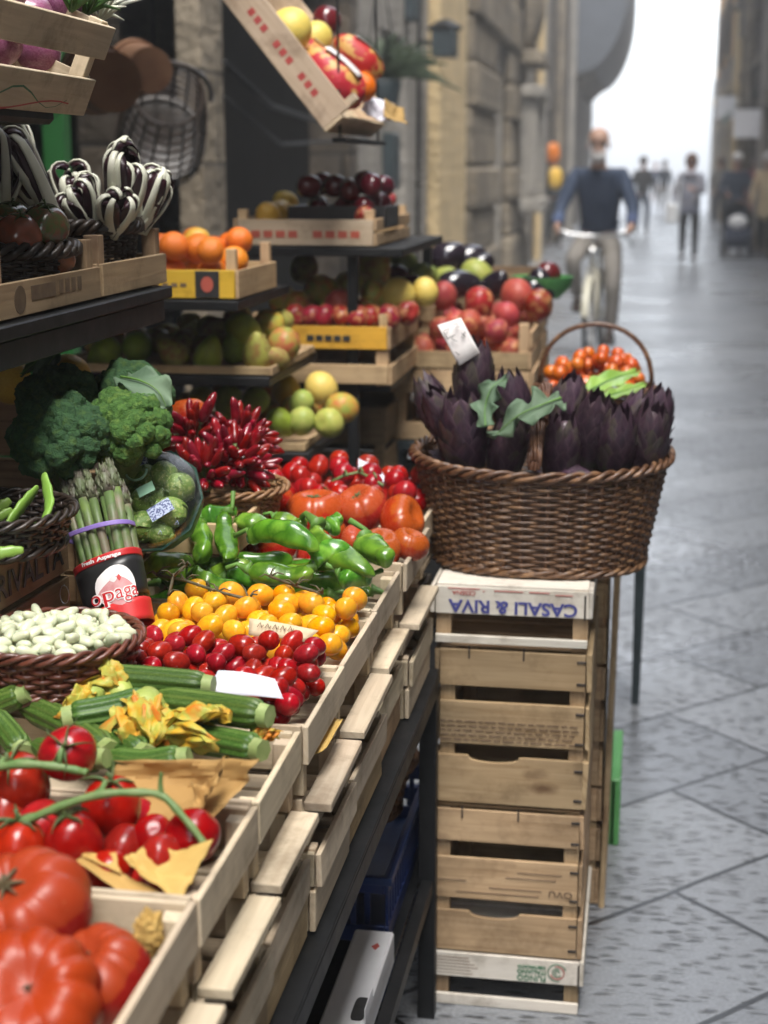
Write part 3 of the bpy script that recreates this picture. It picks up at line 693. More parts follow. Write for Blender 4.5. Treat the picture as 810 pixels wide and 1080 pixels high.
# awning over a shop on the right
t_ = thing('shop_awning', 'green fabric awning over a shop on the right of the street', 'awning', (XR, 33.4, 2.75))
mb = MB(); mb.grid(lambda u, v: (-.003 - .6 * v, -1 + 2 * u, .28 - .45 * v ** 1.3), 12, 8); mb.build('canopy', W['green'], t_)
mb = MB(); mb.grid(lambda u, v: (-.603, -1 + 2 * u, -.17 - .14 * v - .02 * abs(math.sin(u * 25))), 40, 3); mb.build('valance', W['green'], t_)
for yy in (-.95, .95):
    mb = MB(); mb.tube([(-.003, yy, -.1), (-.59, yy, -.17)], .012, 6); mb.build('arm', M['black_metal'], t_)
for y, z, lab in ((29.5, 2.3, 'white shop sign jutting from the right wall above the walkers'), (38, 2.9, 'small white sign higher up on the far right wall')):
    t_ = thing('hanging_sign', lab, 'sign', (XR, y, z))
    mb = MB(); mb.box((-.62, -.03, -.25), (-.14, .03, .25)); mb.build('board', M['white_card'], t_)
    mb = MB(); mb.tube([(0, 0, .3), (-.62, 0, .3)], .012, 6); mb.tube([(-.2, 0, .3), (-.2, 0, .2)], .006, 6); mb.tube([(-.55, 0, .3), (-.55, 0, .2)], .006, 6); mb.build('bracket', M['black_metal'], t_)

# ---- small things on the left facades
t_ = thing('wall_lantern', 'dark box lantern fixed high on the wall left of the yellow pilaster', 'lantern', P(469, 45, Y=13.2))
mb = MB(); mb.box((-.1, -.12, -.12), (.1, .12, .10), ch=.01); mb.build('housing', M['dark_metal'], t_)
mb = MB(); mb.lathe([(.14, .10), (.15, .12), (.05, .18), (.0, .19)], 16); mb.build('cap', M['black_metal'], t_)
mb = MB(); mb.tube([(-.1, 0, 0), (-.62, 0, .02)], .02, 8); mb.build('bracket', M['black_metal'], t_)
# hanging goods at the far shop
for (x, y, mt, lab, s) in ((583, 162, M['orange'], 'orange bundle hanging at the top of the far shop front', .68), (585, 188, M['lemon'], 'yellow and white bundle hanging below the orange one at the far shop', .72)):
    p = P(x, y, Y=29.0)
    t_ = thing('hanging_bundle', lab, 'bundle', p, scale=s)
    mb = MB(); mb.grid(lambda u, v: ((.17 + .03 * math.sin(u * 31)) * math.sin(math.pi * v) ** .6 * math.cos(6.283 * u), (.17 + .03 * math.sin(u * 31)) * math.sin(math.pi * v) ** .6 * math.sin(6.283 * u), .28 * math.cos(math.pi * v)), 24, 12, cu=True)
    mb.build('bag', mt, t_)
    mb = MB(); mb.tube([(0, 0, .27), (0, 0, .34), (-1.2 if False else -.3, 0, .36)], .012, 6); mb.build('hook', M['black_metal'], t_)
mb = MB()
q = random.Random(5)
for i in range(150):
    a = q.uniform(0, 6.28); l = q.uniform(.3, .75); e = q.uniform(.3, 1.4)
    d = Vector((math.cos(a) * math.cos(e), math.sin(a) * math.cos(e), math.sin(e)))
    pts = [d * l * s + Vector((0, 0, -.5 * (s * l) ** 2 * 1.2)) for s in (0, .33, .66, 1)]
    mb.tube(pts, [.006, .018, .014, .002], 4, ex=.25)
t_ = thing('hanging_plant', 'grey green spiky plant hanging in front of the grey wall at the top', 'plant', P(402, 85, Y=9.6), scale=.75)
mb.build('leaves', pm('grey spiky leaves', (.035, .055, .03), (.06, .08, .045), 10, .7), t_)
mb = MB(); mb.lathe([(0, -.22), (.13, -.22), (.17, -.02), (.16, 0), (0, -.03)], 20); mb.build('pot', M['dark_metal'], t_)
mb = MB(); mb.tube([(.15, 0, -.02), (0, 0, .9), (0, 0, 1.6)], .006, 5); mb.tube([(-.15, 0, -.02), (0, 0, .9)], .006, 5); mb.build('hanger', M['black_metal'], t_)
# terracotta pots and wire baskets hanging in the dark shop opening
for (x, y, Y, s, lab, tl) in ((106, 84, 4.0, .62, 'large terracotta pot hanging tilted beside the top left crate', .7), (148, 72, 4.4, .52, 'smaller terracotta pot hanging behind the large one', .5)):
    t_ = thing('terracotta_pot', lab, 'pot', P(x, y, Y=Y), euler_to((-.55, .8, .10)), scale=s)
    mb = MB(); mb.lathe([(0, -.20), (.122, -.20), (.135, .06), (.15, .06), (.155, .12), (.14, .12), (.125, .05), (.09, -.17), (0, -.17)], 32); mb.build('body', M['terracotta'], t_)
    mb = MB(); mb.tube([(.0, 0, .1), (-.3, 0, .25), (-.6, 0, .3)], .004, 5); mb.build('cord', M['black_metal'], t_)
t_ = thing('wire_basket', 'dark wire and wicker basket hanging in front of the stone pillar', 'basket', P(172, 128, Y=5.2), (R(65), R(8), R(20)))
mb = MB()
for i in range(9):
    z = -.2 + .4 * i / 8; r = .155 * (1 - .25 * (i / 8) ** 2)
    mb.tube([(r * math.cos(a), r * math.sin(a), z) for a in [6.283 * k / 28 for k in range(29)]], .006, 5)
for k in range(18):
    a = 6.283 * k / 18; mb.tube([(.155 * (1 - .25 * (i / 6) ** 2) * math.cos(a), .155 * (1 - .25 * (i / 6) ** 2) * math.sin(a), -.2 + .4 * i / 6) for i in range(7)], .005, 5)
mb.build('cage', M['wicker_d'], t_)
mb = MB(); mb.lathe([(0, -.2), (.14, -.195), (.158, -.12), (.14, -.12), (0, -.17)], 24); mb.build('bottom', M['wicker_d'], t_)
mb = MB(); mb.tube([(.14 * math.cos(a), 0, .2 + .2 * math.sin(a)) for a in [R(x) for x in range(0, 181, 15)]], .009, 6); mb.build('handle', M['wicker_d'], t_)

# awning added out of view to shade the shop side
t_ = thing('added_shade_awning', 'unseen dark canvas awning added to shade the fruit shelves of the shop', 'awning', (XL, 2.9, 2.6))
mb = MB(); mb.grid(lambda u, v: (.003 + 1.05 * v, -3.3 + 4.4 * u, .42 - .55 * v - .04 * math.sin(math.pi * v)), 14, 8); o = mb.build('canopy', W['slate'], t_); o.modifiers.new('thickness', 'SOLIDIFY').thickness = .004
mb = MB(); mb.grid(lambda u, v: (1.054 + .008 * math.sin(u * 80), -3.3 + 4.4 * u, -.132 - .18 * v), 120, 3); o = mb.build('valance', W['slate'], t_); o.modifiers.new('thickness', 'SOLIDIFY').thickness = .003
for yy in (-3.2, 1.0):
    mb = MB(); mb.tube([(.003, yy, -.25), (1.04, yy, -.16)], .014, 6); mb.build('arm', M['black_metal'], t_)

# ---- fittings on the facades: cables, junction boxes, pilasters, relief
def cable(label, pts, r=.012):
    mb = MB(); mb.tube(pts, r, 6); tag(mb.build('cable', M['black_metal'], None, 180), label, 'cable')
cable('black cable sagging across the dark shop opening behind the flat fruit crate', [(-1.83, 6.7, 1.95), (-1.84, 7.6, 1.80), (-1.85, 8.8, 1.76), (-1.86, 10.4, 1.9)], .014)
cable('second black cable a little lower across the dark shop opening', [(-1.83, 6.7, 1.80), (-1.84, 7.8, 1.62), (-1.86, 10.4, 1.7)], .010)
cable('thin cable running down the grey wall left of the yellow pilaster', [(-1.92, 13.2, 8), (-1.92, 13.2, 3), (-1.92, 13.15, 2.2), (-1.92, 13.1, .4)], .018)
for (y, z, w, h, lab) in ((11.6, 1.55, .30, .42, 'grey metal meter box on the grey wall behind the fruit rack'), (12.6, 2.75, .22, .22, 'small grey junction box high on the grey wall')):
    t_ = thing('wall_box', lab, 'box', (XL, y, z)); mb = MB(); mb.box((.002, -w / 2, -h / 2), (.09, w / 2, h / 2), ch=.008); mb.build('housing', M['dark_metal'], t_)
    mb = MB(); mb.box((.0905, -w / 2 + .02, -h / 2 + .02), (.097, w / 2 - .02, h / 2 - .02)); mb.build('lid', M['dark_metal'], t_)
t_ = thing('stone_relief', 'carved stone shield and niche on the rusticated wall beside the drainpipe', 'relief', (XL + .16, 22.6, 0))
mb = MB(); mb.grid(lambda u, v: (.05 + .22 * math.sin(math.pi * u) ** .6 * math.sin(math.pi * v) ** .6, -.62 + 1.24 * u * 1.0, 3.15 + 1.1 * v), 16, 16); mb.box((.004, -.8, 2.9), (.30, .8, 3.08), ch=.03); mb.box((.004, -.7, 4.3), (.26, .7, 4.45), ch=.03); mb.build('shield', W['stone'], t_, 60)
mb = MB(); mb.box((.004, -.75, .9), (.34, .75, 1.1), ch=.03); mb.box((.004, -.7, 1.102), (.24, -.45, 2.45), ch=.03); mb.box((.004, .45, 1.102), (.24, .7, 2.45), ch=.03); mb.box((.004, -.8, 2.452), (.32, .8, 2.62), ch=.03); mb.build('niche_frame', W['plaster'], t_)
for i, (y, w, d, mt, lab) in enumerate(((29.8, .5, .16, W['plaster'], 'pale stone pilaster on the right wall before the orange shop fronts'), (35.2, .5, .2, W['stone'], 'brown stone pilaster between the orange shop fronts on the right'), (39.6, .6, .18, W['ochre'], 'ochre pilaster on the right wall near the far end'))):
    t_ = thing('wall_pilaster', lab, 'pilaster', (XR, y, 0)); mb = MB(); mb.box((-d, -w / 2, .35), (-.004, w / 2, 5.2), ch=.02); mb.build('shaft', mt, t_)
    mb = MB(); mb.box((-d - .06, -w / 2 - .06, 0), (-.004, w / 2 + .06, .348), ch=.03); mb.build('base', W['stone'], t_); mb = MB(); mb.box((-d - .06, -w / 2 - .06, 5.202), (-.004, w / 2 + .06, 5.4), ch=.03); mb.build('capital', W['stone'], t_)
# ================================================================== CRATES, BASKETS, RACKS
_cache = {}
def crate_parts(key, L, W_, H, slats, post, base_z, th, opt):
    """list of (name, mesh) in local coordinates: x along L, y along W, z up"""
    if key in _cache: return _cache[key]
    out = []
    def panel(name, axis, sgn, sl, mt, notch=False):
        mb = MB()
        for k, (a, b) in enumerate(sl):
            jit = rng.uniform(-.0012, .0012)
            if axis == 'x':
                xa, xb = sorted((sgn * (L / 2), sgn * (L / 2 - th)))
                mb.box((xa + jit, -W_ / 2, a), (xb + jit, W_ / 2, b), ch=.001, wob=opt.get('wob', .0007))
            else:
                ya, yb = sorted((sgn * (W_ / 2), sgn * (W_ / 2 - th)))
                if notch and k == len(sl) - 1 - notch[0]:
                    l2 = L / 2 - th - .0015; c = notch[1]; w = .045; d = .012
                    arc = [(c + w * math.cos(t), b - d * max(0, math.sin(t)) ** .7) for t in [R(x) for x in range(0, 181, 12)]]
                    poly = [(-l2, a), (l2, a), (l2, b)] + arc + [(-l2, b)]
                    Mx = Matrix(((1, 0, 0, 0), (0, 0, -1, 0), (0, 1, 0, 0), (0, 0, 0, 1)))
                    b0 = len(mb.v); mb.prism(poly, -yb, -ya, Mx)
                    ou = rng.uniform(0, 40)
                    mb.uv[b0:] = [(p[0] + ou, p[2] + p[1] + ou) for p in mb.v[b0:]]
                else:
                    mb.box((-L / 2 + th + .0015, ya + jit, a), (L / 2 - th - .0015, yb + jit, b), ch=.001, wob=.0006)
        out.append((name, mb.mesh(name, mt, 30), None))
    mt = opt.get('mat', M['wood_pale']); fm = opt.get('fmat', mt)
    ex = opt.get('xslats', slats)
    panel('side_panel', 'x', 1, ex, opt.get('xmat', mt)); panel('side_panel', 'x', -1, ex, mt)
    panel('end_panel', 'y', -1, slats, fm, opt.get('notch')); panel('end_panel', 'y', 1, slats, mt)
    mb = MB()
    for sx in (-1, 1):
        for sy in (-1, 1):
            pass
    pmesh = MB(); ph = opt.get('post_h', H); pz = opt.get('post_z', 0)
    pmesh.box((-post / 2, -post / 2, pz), (post / 2, post / 2, ph), ch=.001)
    pme = pmesh.mesh('corner_post', opt.get('pmat', mt), 30)
    for sx in (-1, 1):
        for sy in (-1, 1):
            out.append(('corner_post', pme, (sx * (L / 2 - th - post / 2 - .0015), sy * (W_ / 2 - th - post / 2 - .0015), 0)))
    mb = MB(); n = opt.get('nbase', 4)
    for i in range(n):
        w = (W_ - 2 * th - .004) / n
        ya = -W_ / 2 + th + .002 + i * w
        mb.box((-L / 2 + th + .002, ya + .002, base_z), (L / 2 - th - .002, ya + w - opt.get('bgap', .008), base_z + .005), ch=.0008)
    out.append(('bottom', mb.mesh('bottom', mt, 30), None))
    if opt.get('plank'):
        mb = MB(); a, b, zz = opt['plank']
        mb.box((L / 2 + a, -W_ / 2 + .004, zz), (L / 2 + b, W_ / 2 - .012, zz + .0105), ch=.0012, wob=.0004)
        out.append(('top_board', mb.mesh('top_board', mt, 30), None))
    _cache[key] = out
    return out

def crate(label, key, loc, L, W_, H, slats, rot=(0, 0, 0), group=None, post=.018, base_z=.004, th=.007, name='wooden_crate', **opt):
    t = thing(name, label, 'crate', loc, rot, group)
    for nm, me, l in crate_parts(key, L, W_, H, slats, post, base_z, th, opt):
        link(nm, me, t, l)
    return t

def ell(a, b, t, p=2.0):
    c, s = math.cos(t), math.sin(t)
    return (a * math.copysign(abs(c) ** (2 / p), c), b * math.copysign(abs(s) ** (2 / p), s))

def twist_ring(mb, a, b, z, r, strands, turns, n, p=2.0, rr=None, zfn=None, flat=1.0, frac=1.0):
    rr = rr or r * .75
    for k in range(strands):
        pts = []
        for i in range(n + 1):
            t = 6.2832 * i / n
            ph = t * turns + 6.2832 * k / strands
            x, y = ell(a + r * math.cos(ph), b + r * math.cos(ph), t, p)
            pts.append((x, y, z + (zfn(t) if zfn else 0) + r * flat * math.sin(ph)))
        mb.tube(pts, rr, 6, cap=False)

def basket(label, loc, a, b, ba, bb, H, rows, stakes, sr, mat, rot=(0, 0, 0), p=2.0, group=None, rim=None, bulge=.0, foot=True, rimr=None, zfn=None, cat='basket', fade=None):
    t = thing('wicker_basket', label, cat, loc, rot, group)
    def rad(f, th, off=0):
        A = ba + (a - ba) * f + bulge * math.sin(math.pi * f); B = bb + (b - bb) * f + bulge * math.sin(math.pi * f)
        return ell(A + off, B + off, th, p)
    q = random.Random(rows * 31 + stakes)
    mb = MB(); n = stakes * 3
    for i in range(rows):
        f = (i + .5) / rows; pts = []
        dz = [q.uniform(-1, 1) * H / rows * .16 for _ in range(8)]
        rr = sr * q.uniform(.8, 1.15)
        for k in range(n + 1):
            th = 6.28319 * (k % n) / n
            off = sr * 1.15 * math.sin(stakes / 2 * th + math.pi * i)
            x, y = rad(f, th, off)
            w = dz[int((k % n) / n * 8)] * .5
            pts.append((x, y, f * H + w + (zfn(th) * f if zfn else 0)))
        mb.tube(pts, rr, 5, cap=False)
    mb.build('weave', mat, t, 180)
    mb = MB()
    for k in range(stakes):
        th = 6.28319 * (k + .5) / stakes
        mb.tube([(*rad(f, th), f * H + (zfn(th) * f if zfn else 0)) for f in (0, .25, .5, .75, 1)], sr * 1.15, 5)
    mb.build('stakes', mat, t, 180)
    mb = MB()
    rimr = rimr or sr * 1.9
    twist_ring(mb, a + sr, b + sr, H, rimr, 3, max(8, stakes // 3), stakes * 5, p, rimr * .72, zfn)
    mb.build('rim', mat, t, 180)
    if foot:
        mb = MB(); twist_ring(mb, ba + sr * .6, bb + sr * .6, sr * 2.2, sr * 1.6, 3, max(8, stakes // 4), stakes * 4, p, sr * 1.3); mb.build('foot', mat, t, 180)
    mb = MB(); mb.add([(0, 0, .004)] + [(*ell(ba - .002, bb - .002, 6.28319 * k / 40, p), .004) for k in range(40)], [(0, 1 + k, 1 + (k + 1) % 40) for k in range(40)])
    mb.build('bottom', M['wicker_d'], t, 0)
    return t

# ---- display rack of the stall
RZ = .655
rk = thing('display_rack', 'black steel display rack carrying the stacked tomato crates', 'rack', (-.7, 1.6, 0))
def rl(x, y, z): return (x + .7, y - 1.6, z)
mb = MB(); mb.box(rl(-.362, .3, RZ - .006), rl(-.325, 2.487, RZ)); mb.box(rl(-.329, .3, RZ - .036), rl(-.3245, 2.487, RZ - .0065)); mb.build('front_rail', M['black_metal'], rk)
mb = MB(); mb.box(rl(-1.12, .3, RZ - .034), rl(-1.09, 2.9, RZ)); mb.build('back_rail', M['black_metal'], rk)
for y in (.35, 1.2, 2.0, 2.6, 2.85):
    mb = MB(); mb.box(rl(-1.089, y, RZ - .03), rl(-.363, y + .025, RZ - .0062)); mb.build('cross_bar', M['black_metal'], rk)
for x, y in ((-.358, 2.488), (-.358, .32), (-1.12, 2.86), (-1.12, .32)):
    mb = MB(); mb.box(rl(x, y, 0), rl(x + .030, y + .03, RZ - (.0 if x > -.5 else .036))); mb.build('leg', M['black_metal'], rk)
mb = MB(); mb.box(rl(-.352, .36, .245), rl(-.332, 2.487, .272)); mb.build('lower_rail', M['black_metal'], rk)
mb = MB(); mb.box(rl(-1.09, .36, .236), rl(-.364, 2.82, .244)); mb.build('lower_shelf', M['black_metal'], rk)

COLS = [('ribbed beef tomatoes', .925, 1.143, .0, .0), ('plum tomatoes on the vine', 1.149, 1.345, .0, .0), ('courgettes with flowers', 1.351, 1.547, -.002, .0),
        ('small red plum tomatoes', 1.553, 1.770, .003, .003), ('yellow tomatoes', 1.776, 2.024, -.001, -.001), ('green peppers', 2.031, 2.245, -.004, -.001),
        ('big red salad tomatoes', 2.251, 2.50, .005, .010), ('round vine tomatoes', 2.506, 2.79, -.010, .006)]
XF, XB = -.35, -.72
for k, (pr, y0, y1, dx, dz) in enumerate(COLS):
    Wd = y1 - y0; yc = (y0 + y1) / 2; L = XF - XB; xc = (XF + XB) / 2 + dx
    wk = round(Wd, 3)
    crate('pale wooden crate holding the ' + pr, ('a', wk), (xc, yc, .815 + dz), L, Wd, .085, [(.040, .085)], rot=(0, 0, rng.uniform(-.012, .012)), group='top crates of the stall', base_z=.034, post_h=.079, mat=M['wood_pale'])
    s2 = rng.uniform(-.004, .004) - (.03 if k == 7 else 0)
    crate('pale crate with a flat top board under the ' + pr, ('b', wk, k % 2), (xc - .005 + s2, yc + rng.uniform(-.004, .004), .757), L, Wd - .004, .057, [(.004, .044)], group='second layer of stall crates', post_h=.056, plank=(-.006, .026, .0455) , mat=M['wood_pale'], rot=(0, 0, rng.uniform(-.01, .01)))
    crate('pale crate two below the ' + pr, ('c', wk, k % 2), (xc + .010 + s2, yc + rng.uniform(-.004, .004), .708), L, Wd - .003, .048, [(.004, .044)], group='third layer of stall crates', post_h=.047, mat=M['wood_pale'], rot=(0, 0, rng.uniform(-.01, .01)))
    crate('lowest crate on the rack below the ' + pr, ('d', wk), (xc + .004 + s2 * .5, yc, .656), L, Wd - .002, .050, [(.002, .0505)], group='lowest layer of stall crates', post_h=.051, mat=M['wood_far'] if k % 3 else M['wood_pale'], rot=(0, 0, rng.uniform(-.006, .006)))

# second row of crates behind
for k, (y0, y1, zt) in enumerate(((1.42, 1.88, 3), (1.89, 2.36, 4), (2.37, 2.82, 3))):
    for j in range(zt):
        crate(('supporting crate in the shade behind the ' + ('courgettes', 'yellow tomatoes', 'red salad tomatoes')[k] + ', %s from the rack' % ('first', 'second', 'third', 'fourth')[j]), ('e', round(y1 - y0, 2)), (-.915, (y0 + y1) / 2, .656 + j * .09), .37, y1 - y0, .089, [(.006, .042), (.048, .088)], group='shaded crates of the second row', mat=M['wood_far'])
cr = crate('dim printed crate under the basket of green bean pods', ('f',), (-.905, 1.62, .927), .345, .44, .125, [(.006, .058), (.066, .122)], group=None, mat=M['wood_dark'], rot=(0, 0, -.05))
text('CASALI & RIVALTA', .030, M['ink_black'], cr, (.1735, .0, .092), (0, 1, 0), (0, 0, 1), width=.40, bold=.0006)

# ---- crates stacked on the paving at the right
SX, SY = -.205, 2.745
def staples(t, pts):
    for (x, y, z, v) in pts:
        mb = MB()
        if v: mb.box((x - .0015, y - .0024, z - .018), (x + .0015, y, z + .004), ch=.0004)
        else: mb.box((x - .010, y - .0024, z - .0022), (x + .005, y, z + .0022), ch=.0004)
        mb.build('staple', M['staple'], t)
base = crate('white printed mushroom crate upside down at the foot of the stack', ('g',), (SX, SY, 0), .28, .40, .106, [(.001, .022), (.058, .105)], mat=M['wood_white'], pmat=M['wood_old'], post=.026, base_z=.098, xslats=[(.058, .105)], post_h=.097)
for i, s_ in enumerate(('FUNGO', 'ITALIANO', 'CERTIFICATO')):
    text(s_, (.0105, .0075, .0055)[i], M['ink_green'], base, (.047, -.2012, (.0675, .0795, .0895)[i]), (-1, 0, 0), (0, 0, -1), width=(.052, .052, .050)[i], bold=.0003)
mb = MB()
for rr, a0, a1 in ((.0165, 20, 300), (.0125, 200, 470), (.008, 60, 330), (.004, 0, 270)):
    pts = [(.093 + rr * math.cos(R(a)), -.2013, .0815 + rr * math.sin(R(a))) for a in range(a0, a1, 14)]
    mb.tube(pts, .0009, 4, mi=0 if rr != .0125 else 1)
mb.build('printed_emblem', [M['ink_green'], M['ink_red']], base)
mb = MB()
for i in range(6):
    mb.box((-.128, -.2012, .064 + i * .0062), (-.05 - rng.uniform(0, .02), -.2004, .0652 + i * .0062), ch=.0001)
mb.build('small_print', M['ink_faint'], base)
staples(base, [(.131, -.2, .095, 1), (.131, -.2, .072, 1)])
u1 = crate('three slat crate with a faded three letter mark, the lower of two', ('h', 1), (SX - .003, SY, .1075), .275, .395, .284, [(.002, .079), (.104, .184), (.215, .276)], mat=M['wood_old'], wob=.0016, post=.026, base_z=.2775, notch=(2, -.02), post_h=.276, nbase=5, th=.008)
text('OVU', .0125, M['ink_faint'], u1, (.098, -.1990, .127), (-1, 0, 0), (0, 0, -1), width=.042)
mb = MB()
for i, (a, b_) in enumerate(((-.09, .06), (-.03, .065), (-.125, -.07), (.0, .09), (.02, .1))):
    mb.box((a, -.1990, .118 + i * .011), (b_, -.1982, .1192 + i * .011), ch=.0001)
mb.build('small_print', M['ink_faint'], u1)
staples(u1, [(.124, -.1975, .265, 0), (.124, -.1975, .225, 0), (.124, -.1975, .17, 0), (.124, -.1975, .115, 0), (.124, -.1975, .066, 0), (.124, -.1975, .018, 0), (-.08, -.1975, .279, 1), (.02, -.1975, .279, 1)])
u2 = crate('three slat crate with rows of faded small print, the upper of two', ('h', 2), (SX + .001, SY, .3945), .272, .395, .297, [(.004, .092), (.114, .193), (.222, .288)], mat=M['wood_old'], wob=.0016, post=.026, base_z=.2895, notch=(2, -.03), post_h=.288, nbase=5, th=.008)
mb = MB()
for i in range(5):
    x = -.125
    while x < .11:
        w = rng.uniform(.006, .022)
        if x + w < .12: mb.box((x, -.1990, .122 + i * .0085), (x + w, -.1982, .1238 + i * .0085), ch=.0001)
        x += w + .004
    if i > 2: pass
mb.build('small_print', M['ink_faint'], u2)
staples(u2, [(.122, -.1975, .275, 0), (.122, -.1975, .235, 0), (.122, -.1975, .18, 0), (.122, -.1975, .125, 0), (.122, -.1975, .075, 0), (.122, -.1975, .02, 0), (-.075, -.1975, .291, 1), (.02, -.1975, .291, 1)])
tp = crate('white crate printed in blue, upside down under the artichoke basket', ('i',), (SX - .002, SY, .692), .28, .40, .108, [(.003, .017), (.056, .104)], mat=M['wood_white'], pmat=M['wood_old'], post=.026, base_z=.102, xslats=[(.056, .104)], post_h=.101)
text('CASALI & RIVA', .022, M['ink_blue'], tp, (.003, -.2012, .0715), (-1, 0, 0), (0, 0, -1), width=.222, bold=.0008)
text('CESENA', .0075, M['ink_red'], tp, (-.082, -.2012, .094), (-1, 0, 0), (0, 0, -1), width=.04)
mb = MB()
for (a, b_, z) in ((-.11, -.055, .1005), (-.05, -.046, .097), (-.03, .02, .0985), (.03, .065, .0985), (.075, .105, .0955)):
    mb.box((a, -.2012, z), (b_, -.2004, z + .0014), ch=.0001)
mb.build('small_print', M['ink_red'], tp)
staples(tp, [(.126, -.2, .094, 1), (.126, -.2, .072, 1)])

# ---- second stack behind it, with an upright board, and a green tray
for j in range(3):
    crate('bare wooden crate behind the printed stack, %s from the ground' % ('first', 'second', 'third')[j], ('j',), (-.190, 3.16, .0 + j * .262), .28, .36, .26, [(.004, .08), (.10, .17), (.19, .258)], mat=M['wood_old'], base_z=.004, post=.026, group='second stack of crates')
t_ = thing('wooden_board', 'tall thin wooden board standing upright against the crate stack on the street side', 'board', (-.043, 3.12, 0), (0, R(.7), 0))
mb = MB(); mb.box((-.006, -.15, 0), (.006, .15, .80), ch=.0015); mb.build('board', M['wood_old'], t_)
t_ = thing('plastic_tray', 'light green plastic tray standing on edge beside the crates at the street side', 'tray', (-.024, 3.44, 0))
mb = MB(); mb.box((-.012, -.16, .0), (.002, .16, .16), ch=.004)
for y in (-.16, .152): mb.box((-.0125, y, .001), (.010, y + .008, .159), ch=.002)
for z in (.0, .152): mb.box((-.0125, -.151, z + .0005), (.010, .151, z + .0075), ch=.002)
mb.build('tray_body', M['green_plastic'], t_)

# ---- small table behind, which carries the basket of orange tomatoes
t_ = thing('side_table', 'dark table with black steel legs behind the artichoke basket', 'table', (-.1, 3.8, 0))
mb = MB(); mb.box((-.17, -.38, .79), (.135, .49, .82), ch=.003); mb.build('table_top', M['dark_metal'], t_)
for x, y in ((.115, .45), (-.15, .45)):
    mb = MB(); vs = [(x + sx * w, y + sy * w, z) for z, w in ((0, .011), (.79, .02)) for sx, sy in ((-1, -1), (1, -1), (1, 1), (-1, 1))]
    mb.add(vs, [(0, 1, 5, 4), (1, 2, 6, 5), (2, 3, 7, 6), (3, 0, 4, 7), (3, 2, 1, 0), (4, 5, 6, 7)]); mb.build('leg', M['dark_metal'], t_)

# ---- under the stall
t_ = basket('round brown wicker basket stored on the blue crates under the stall', (-.515, 2.56, .366), .13, .13, .105, .105, .10, 14, 34, .004, M['wicker'])
def plastic_crate(label, loc, L=.36, W_=.5, H=.13):
    t = thing('plastic_crate', label, 'crate', loc, group='blue plastic crates under the stall')
    mb = MB(); th = .008
    for s in (-1, 1):
        xa, xb = sorted((s * L / 2, s * (L / 2 - th)))
        mb.box((xa, -W_ / 2, H - .03), (xb, W_ / 2, H)); mb.box((xa, -W_ / 2, 0), (xb, W_ / 2, .03))
        n = 18
        for i in range(n):
            y = -W_ / 2 + .004 + i * (W_ - .02) / n; mb.box((xa + .001, y, .0301), (xb - .001, y + .012, H - .0301))
        ya, yb = sorted((s * W_ / 2, s * (W_ / 2 - th)))
        mb.box((-L / 2 + th + .0005, ya, H - .03), (L / 2 - th - .0005, yb, H)); mb.box((-L / 2 + th + .0005, ya, 0), (L / 2 - th - .0005, yb, .03))
        for i in range(14):
            x = -L / 2 + .012 + i * (L - .03) / 14; mb.box((x, ya + .001, .0301), (x + .01, yb - .001, H - .0301))
    mb.build('walls', M['blue_plastic'], t)
    mb = MB(); mb.box((-L / 2 + th + .001, -W_ / 2 + th + .001, .003), (L / 2 - th - .001, W_ / 2 - th - .001, .008)); mb.build('bottom', M['blue_plastic'], t)
    mb = MB(); mb.box((-L / 2 - .006, -W_ / 2 - .006, H - .012), (L / 2 + .006, -W_ / 2 - .0005, H + .002)); mb.box((-L / 2 - .006, W_ / 2 + .0005, H - .012), (L / 2 + .006, W_ / 2 + .006, H + .002)); mb.box((L / 2 + .0005, -W_ / 2, H - .012), (L / 2 + .006, W_ / 2, H + .002)); mb.build('lip', M['blue_plastic'], t)
    return t
plastic_crate('blue plastic crate on the lower shelf, the one directly under the brown basket', (-.56, 2.55, .2445), W_=.5, H=.118)
plastic_crate('blue plastic crate standing on the ground behind the rack leg', (-.60, 2.78, 0), H=.22)
t_ = thing('cardboard_box', 'white cardboard box with a hand hole and a red mark on the lower shelf', 'box', (-.395, 1.95, .245))
mb = MB()
L_, h_ = .30, .055
mb.box((-.030, -L_, 0), (.034, L_ - .01, h_), ch=.003); mb.build('carton', M['white_card'], t_)
mb = MB(); mb.prism([(.022 + ell(.0105, .032, a, 4)[0], .05 + ell(.0105, .032, a, 4)[1]) for a in [R(x) for x in range(0, 360, 15)]], h_ + .0003, h_ + .0012); mb.build('hand_hole', M['ink_black'], t_)
mb = MB(); mb.box((.0336, .02, h_ - .005), (.0352, .085, h_ + .018), Matrix.Translation((0, 0, 0)), ch=.0005); mb.build('flap', M['white_card'], t_)
mb = MB(); mb.prism([(.006, .235), (.014, .225), (.019, .238), (.014, .247)], h_ + .0003, h_ + .001); mb.build('printed_mark', M['ink_red'], t_)
t_ = thing('sack', 'dark green plastic sack on the lower shelf beside the white box', 'sack', (-.68, 2.12, .245))
mb = MB()
def sackf(u, v):
    a = 6.2832 * u; r = .075 * (math.sin(math.pi * min(1, v * .92 + .08)) ** .5) * (1 + .12 * math.sin(7 * a + 4 * v) + .06 * math.sin(13 * a))
    return (r * math.cos(a), r * 1.2 * math.sin(a), .10 * v)
mb.grid(sackf, 48, 16, cu=True); mb.build('bag', M['bag_green'], t_, 180)

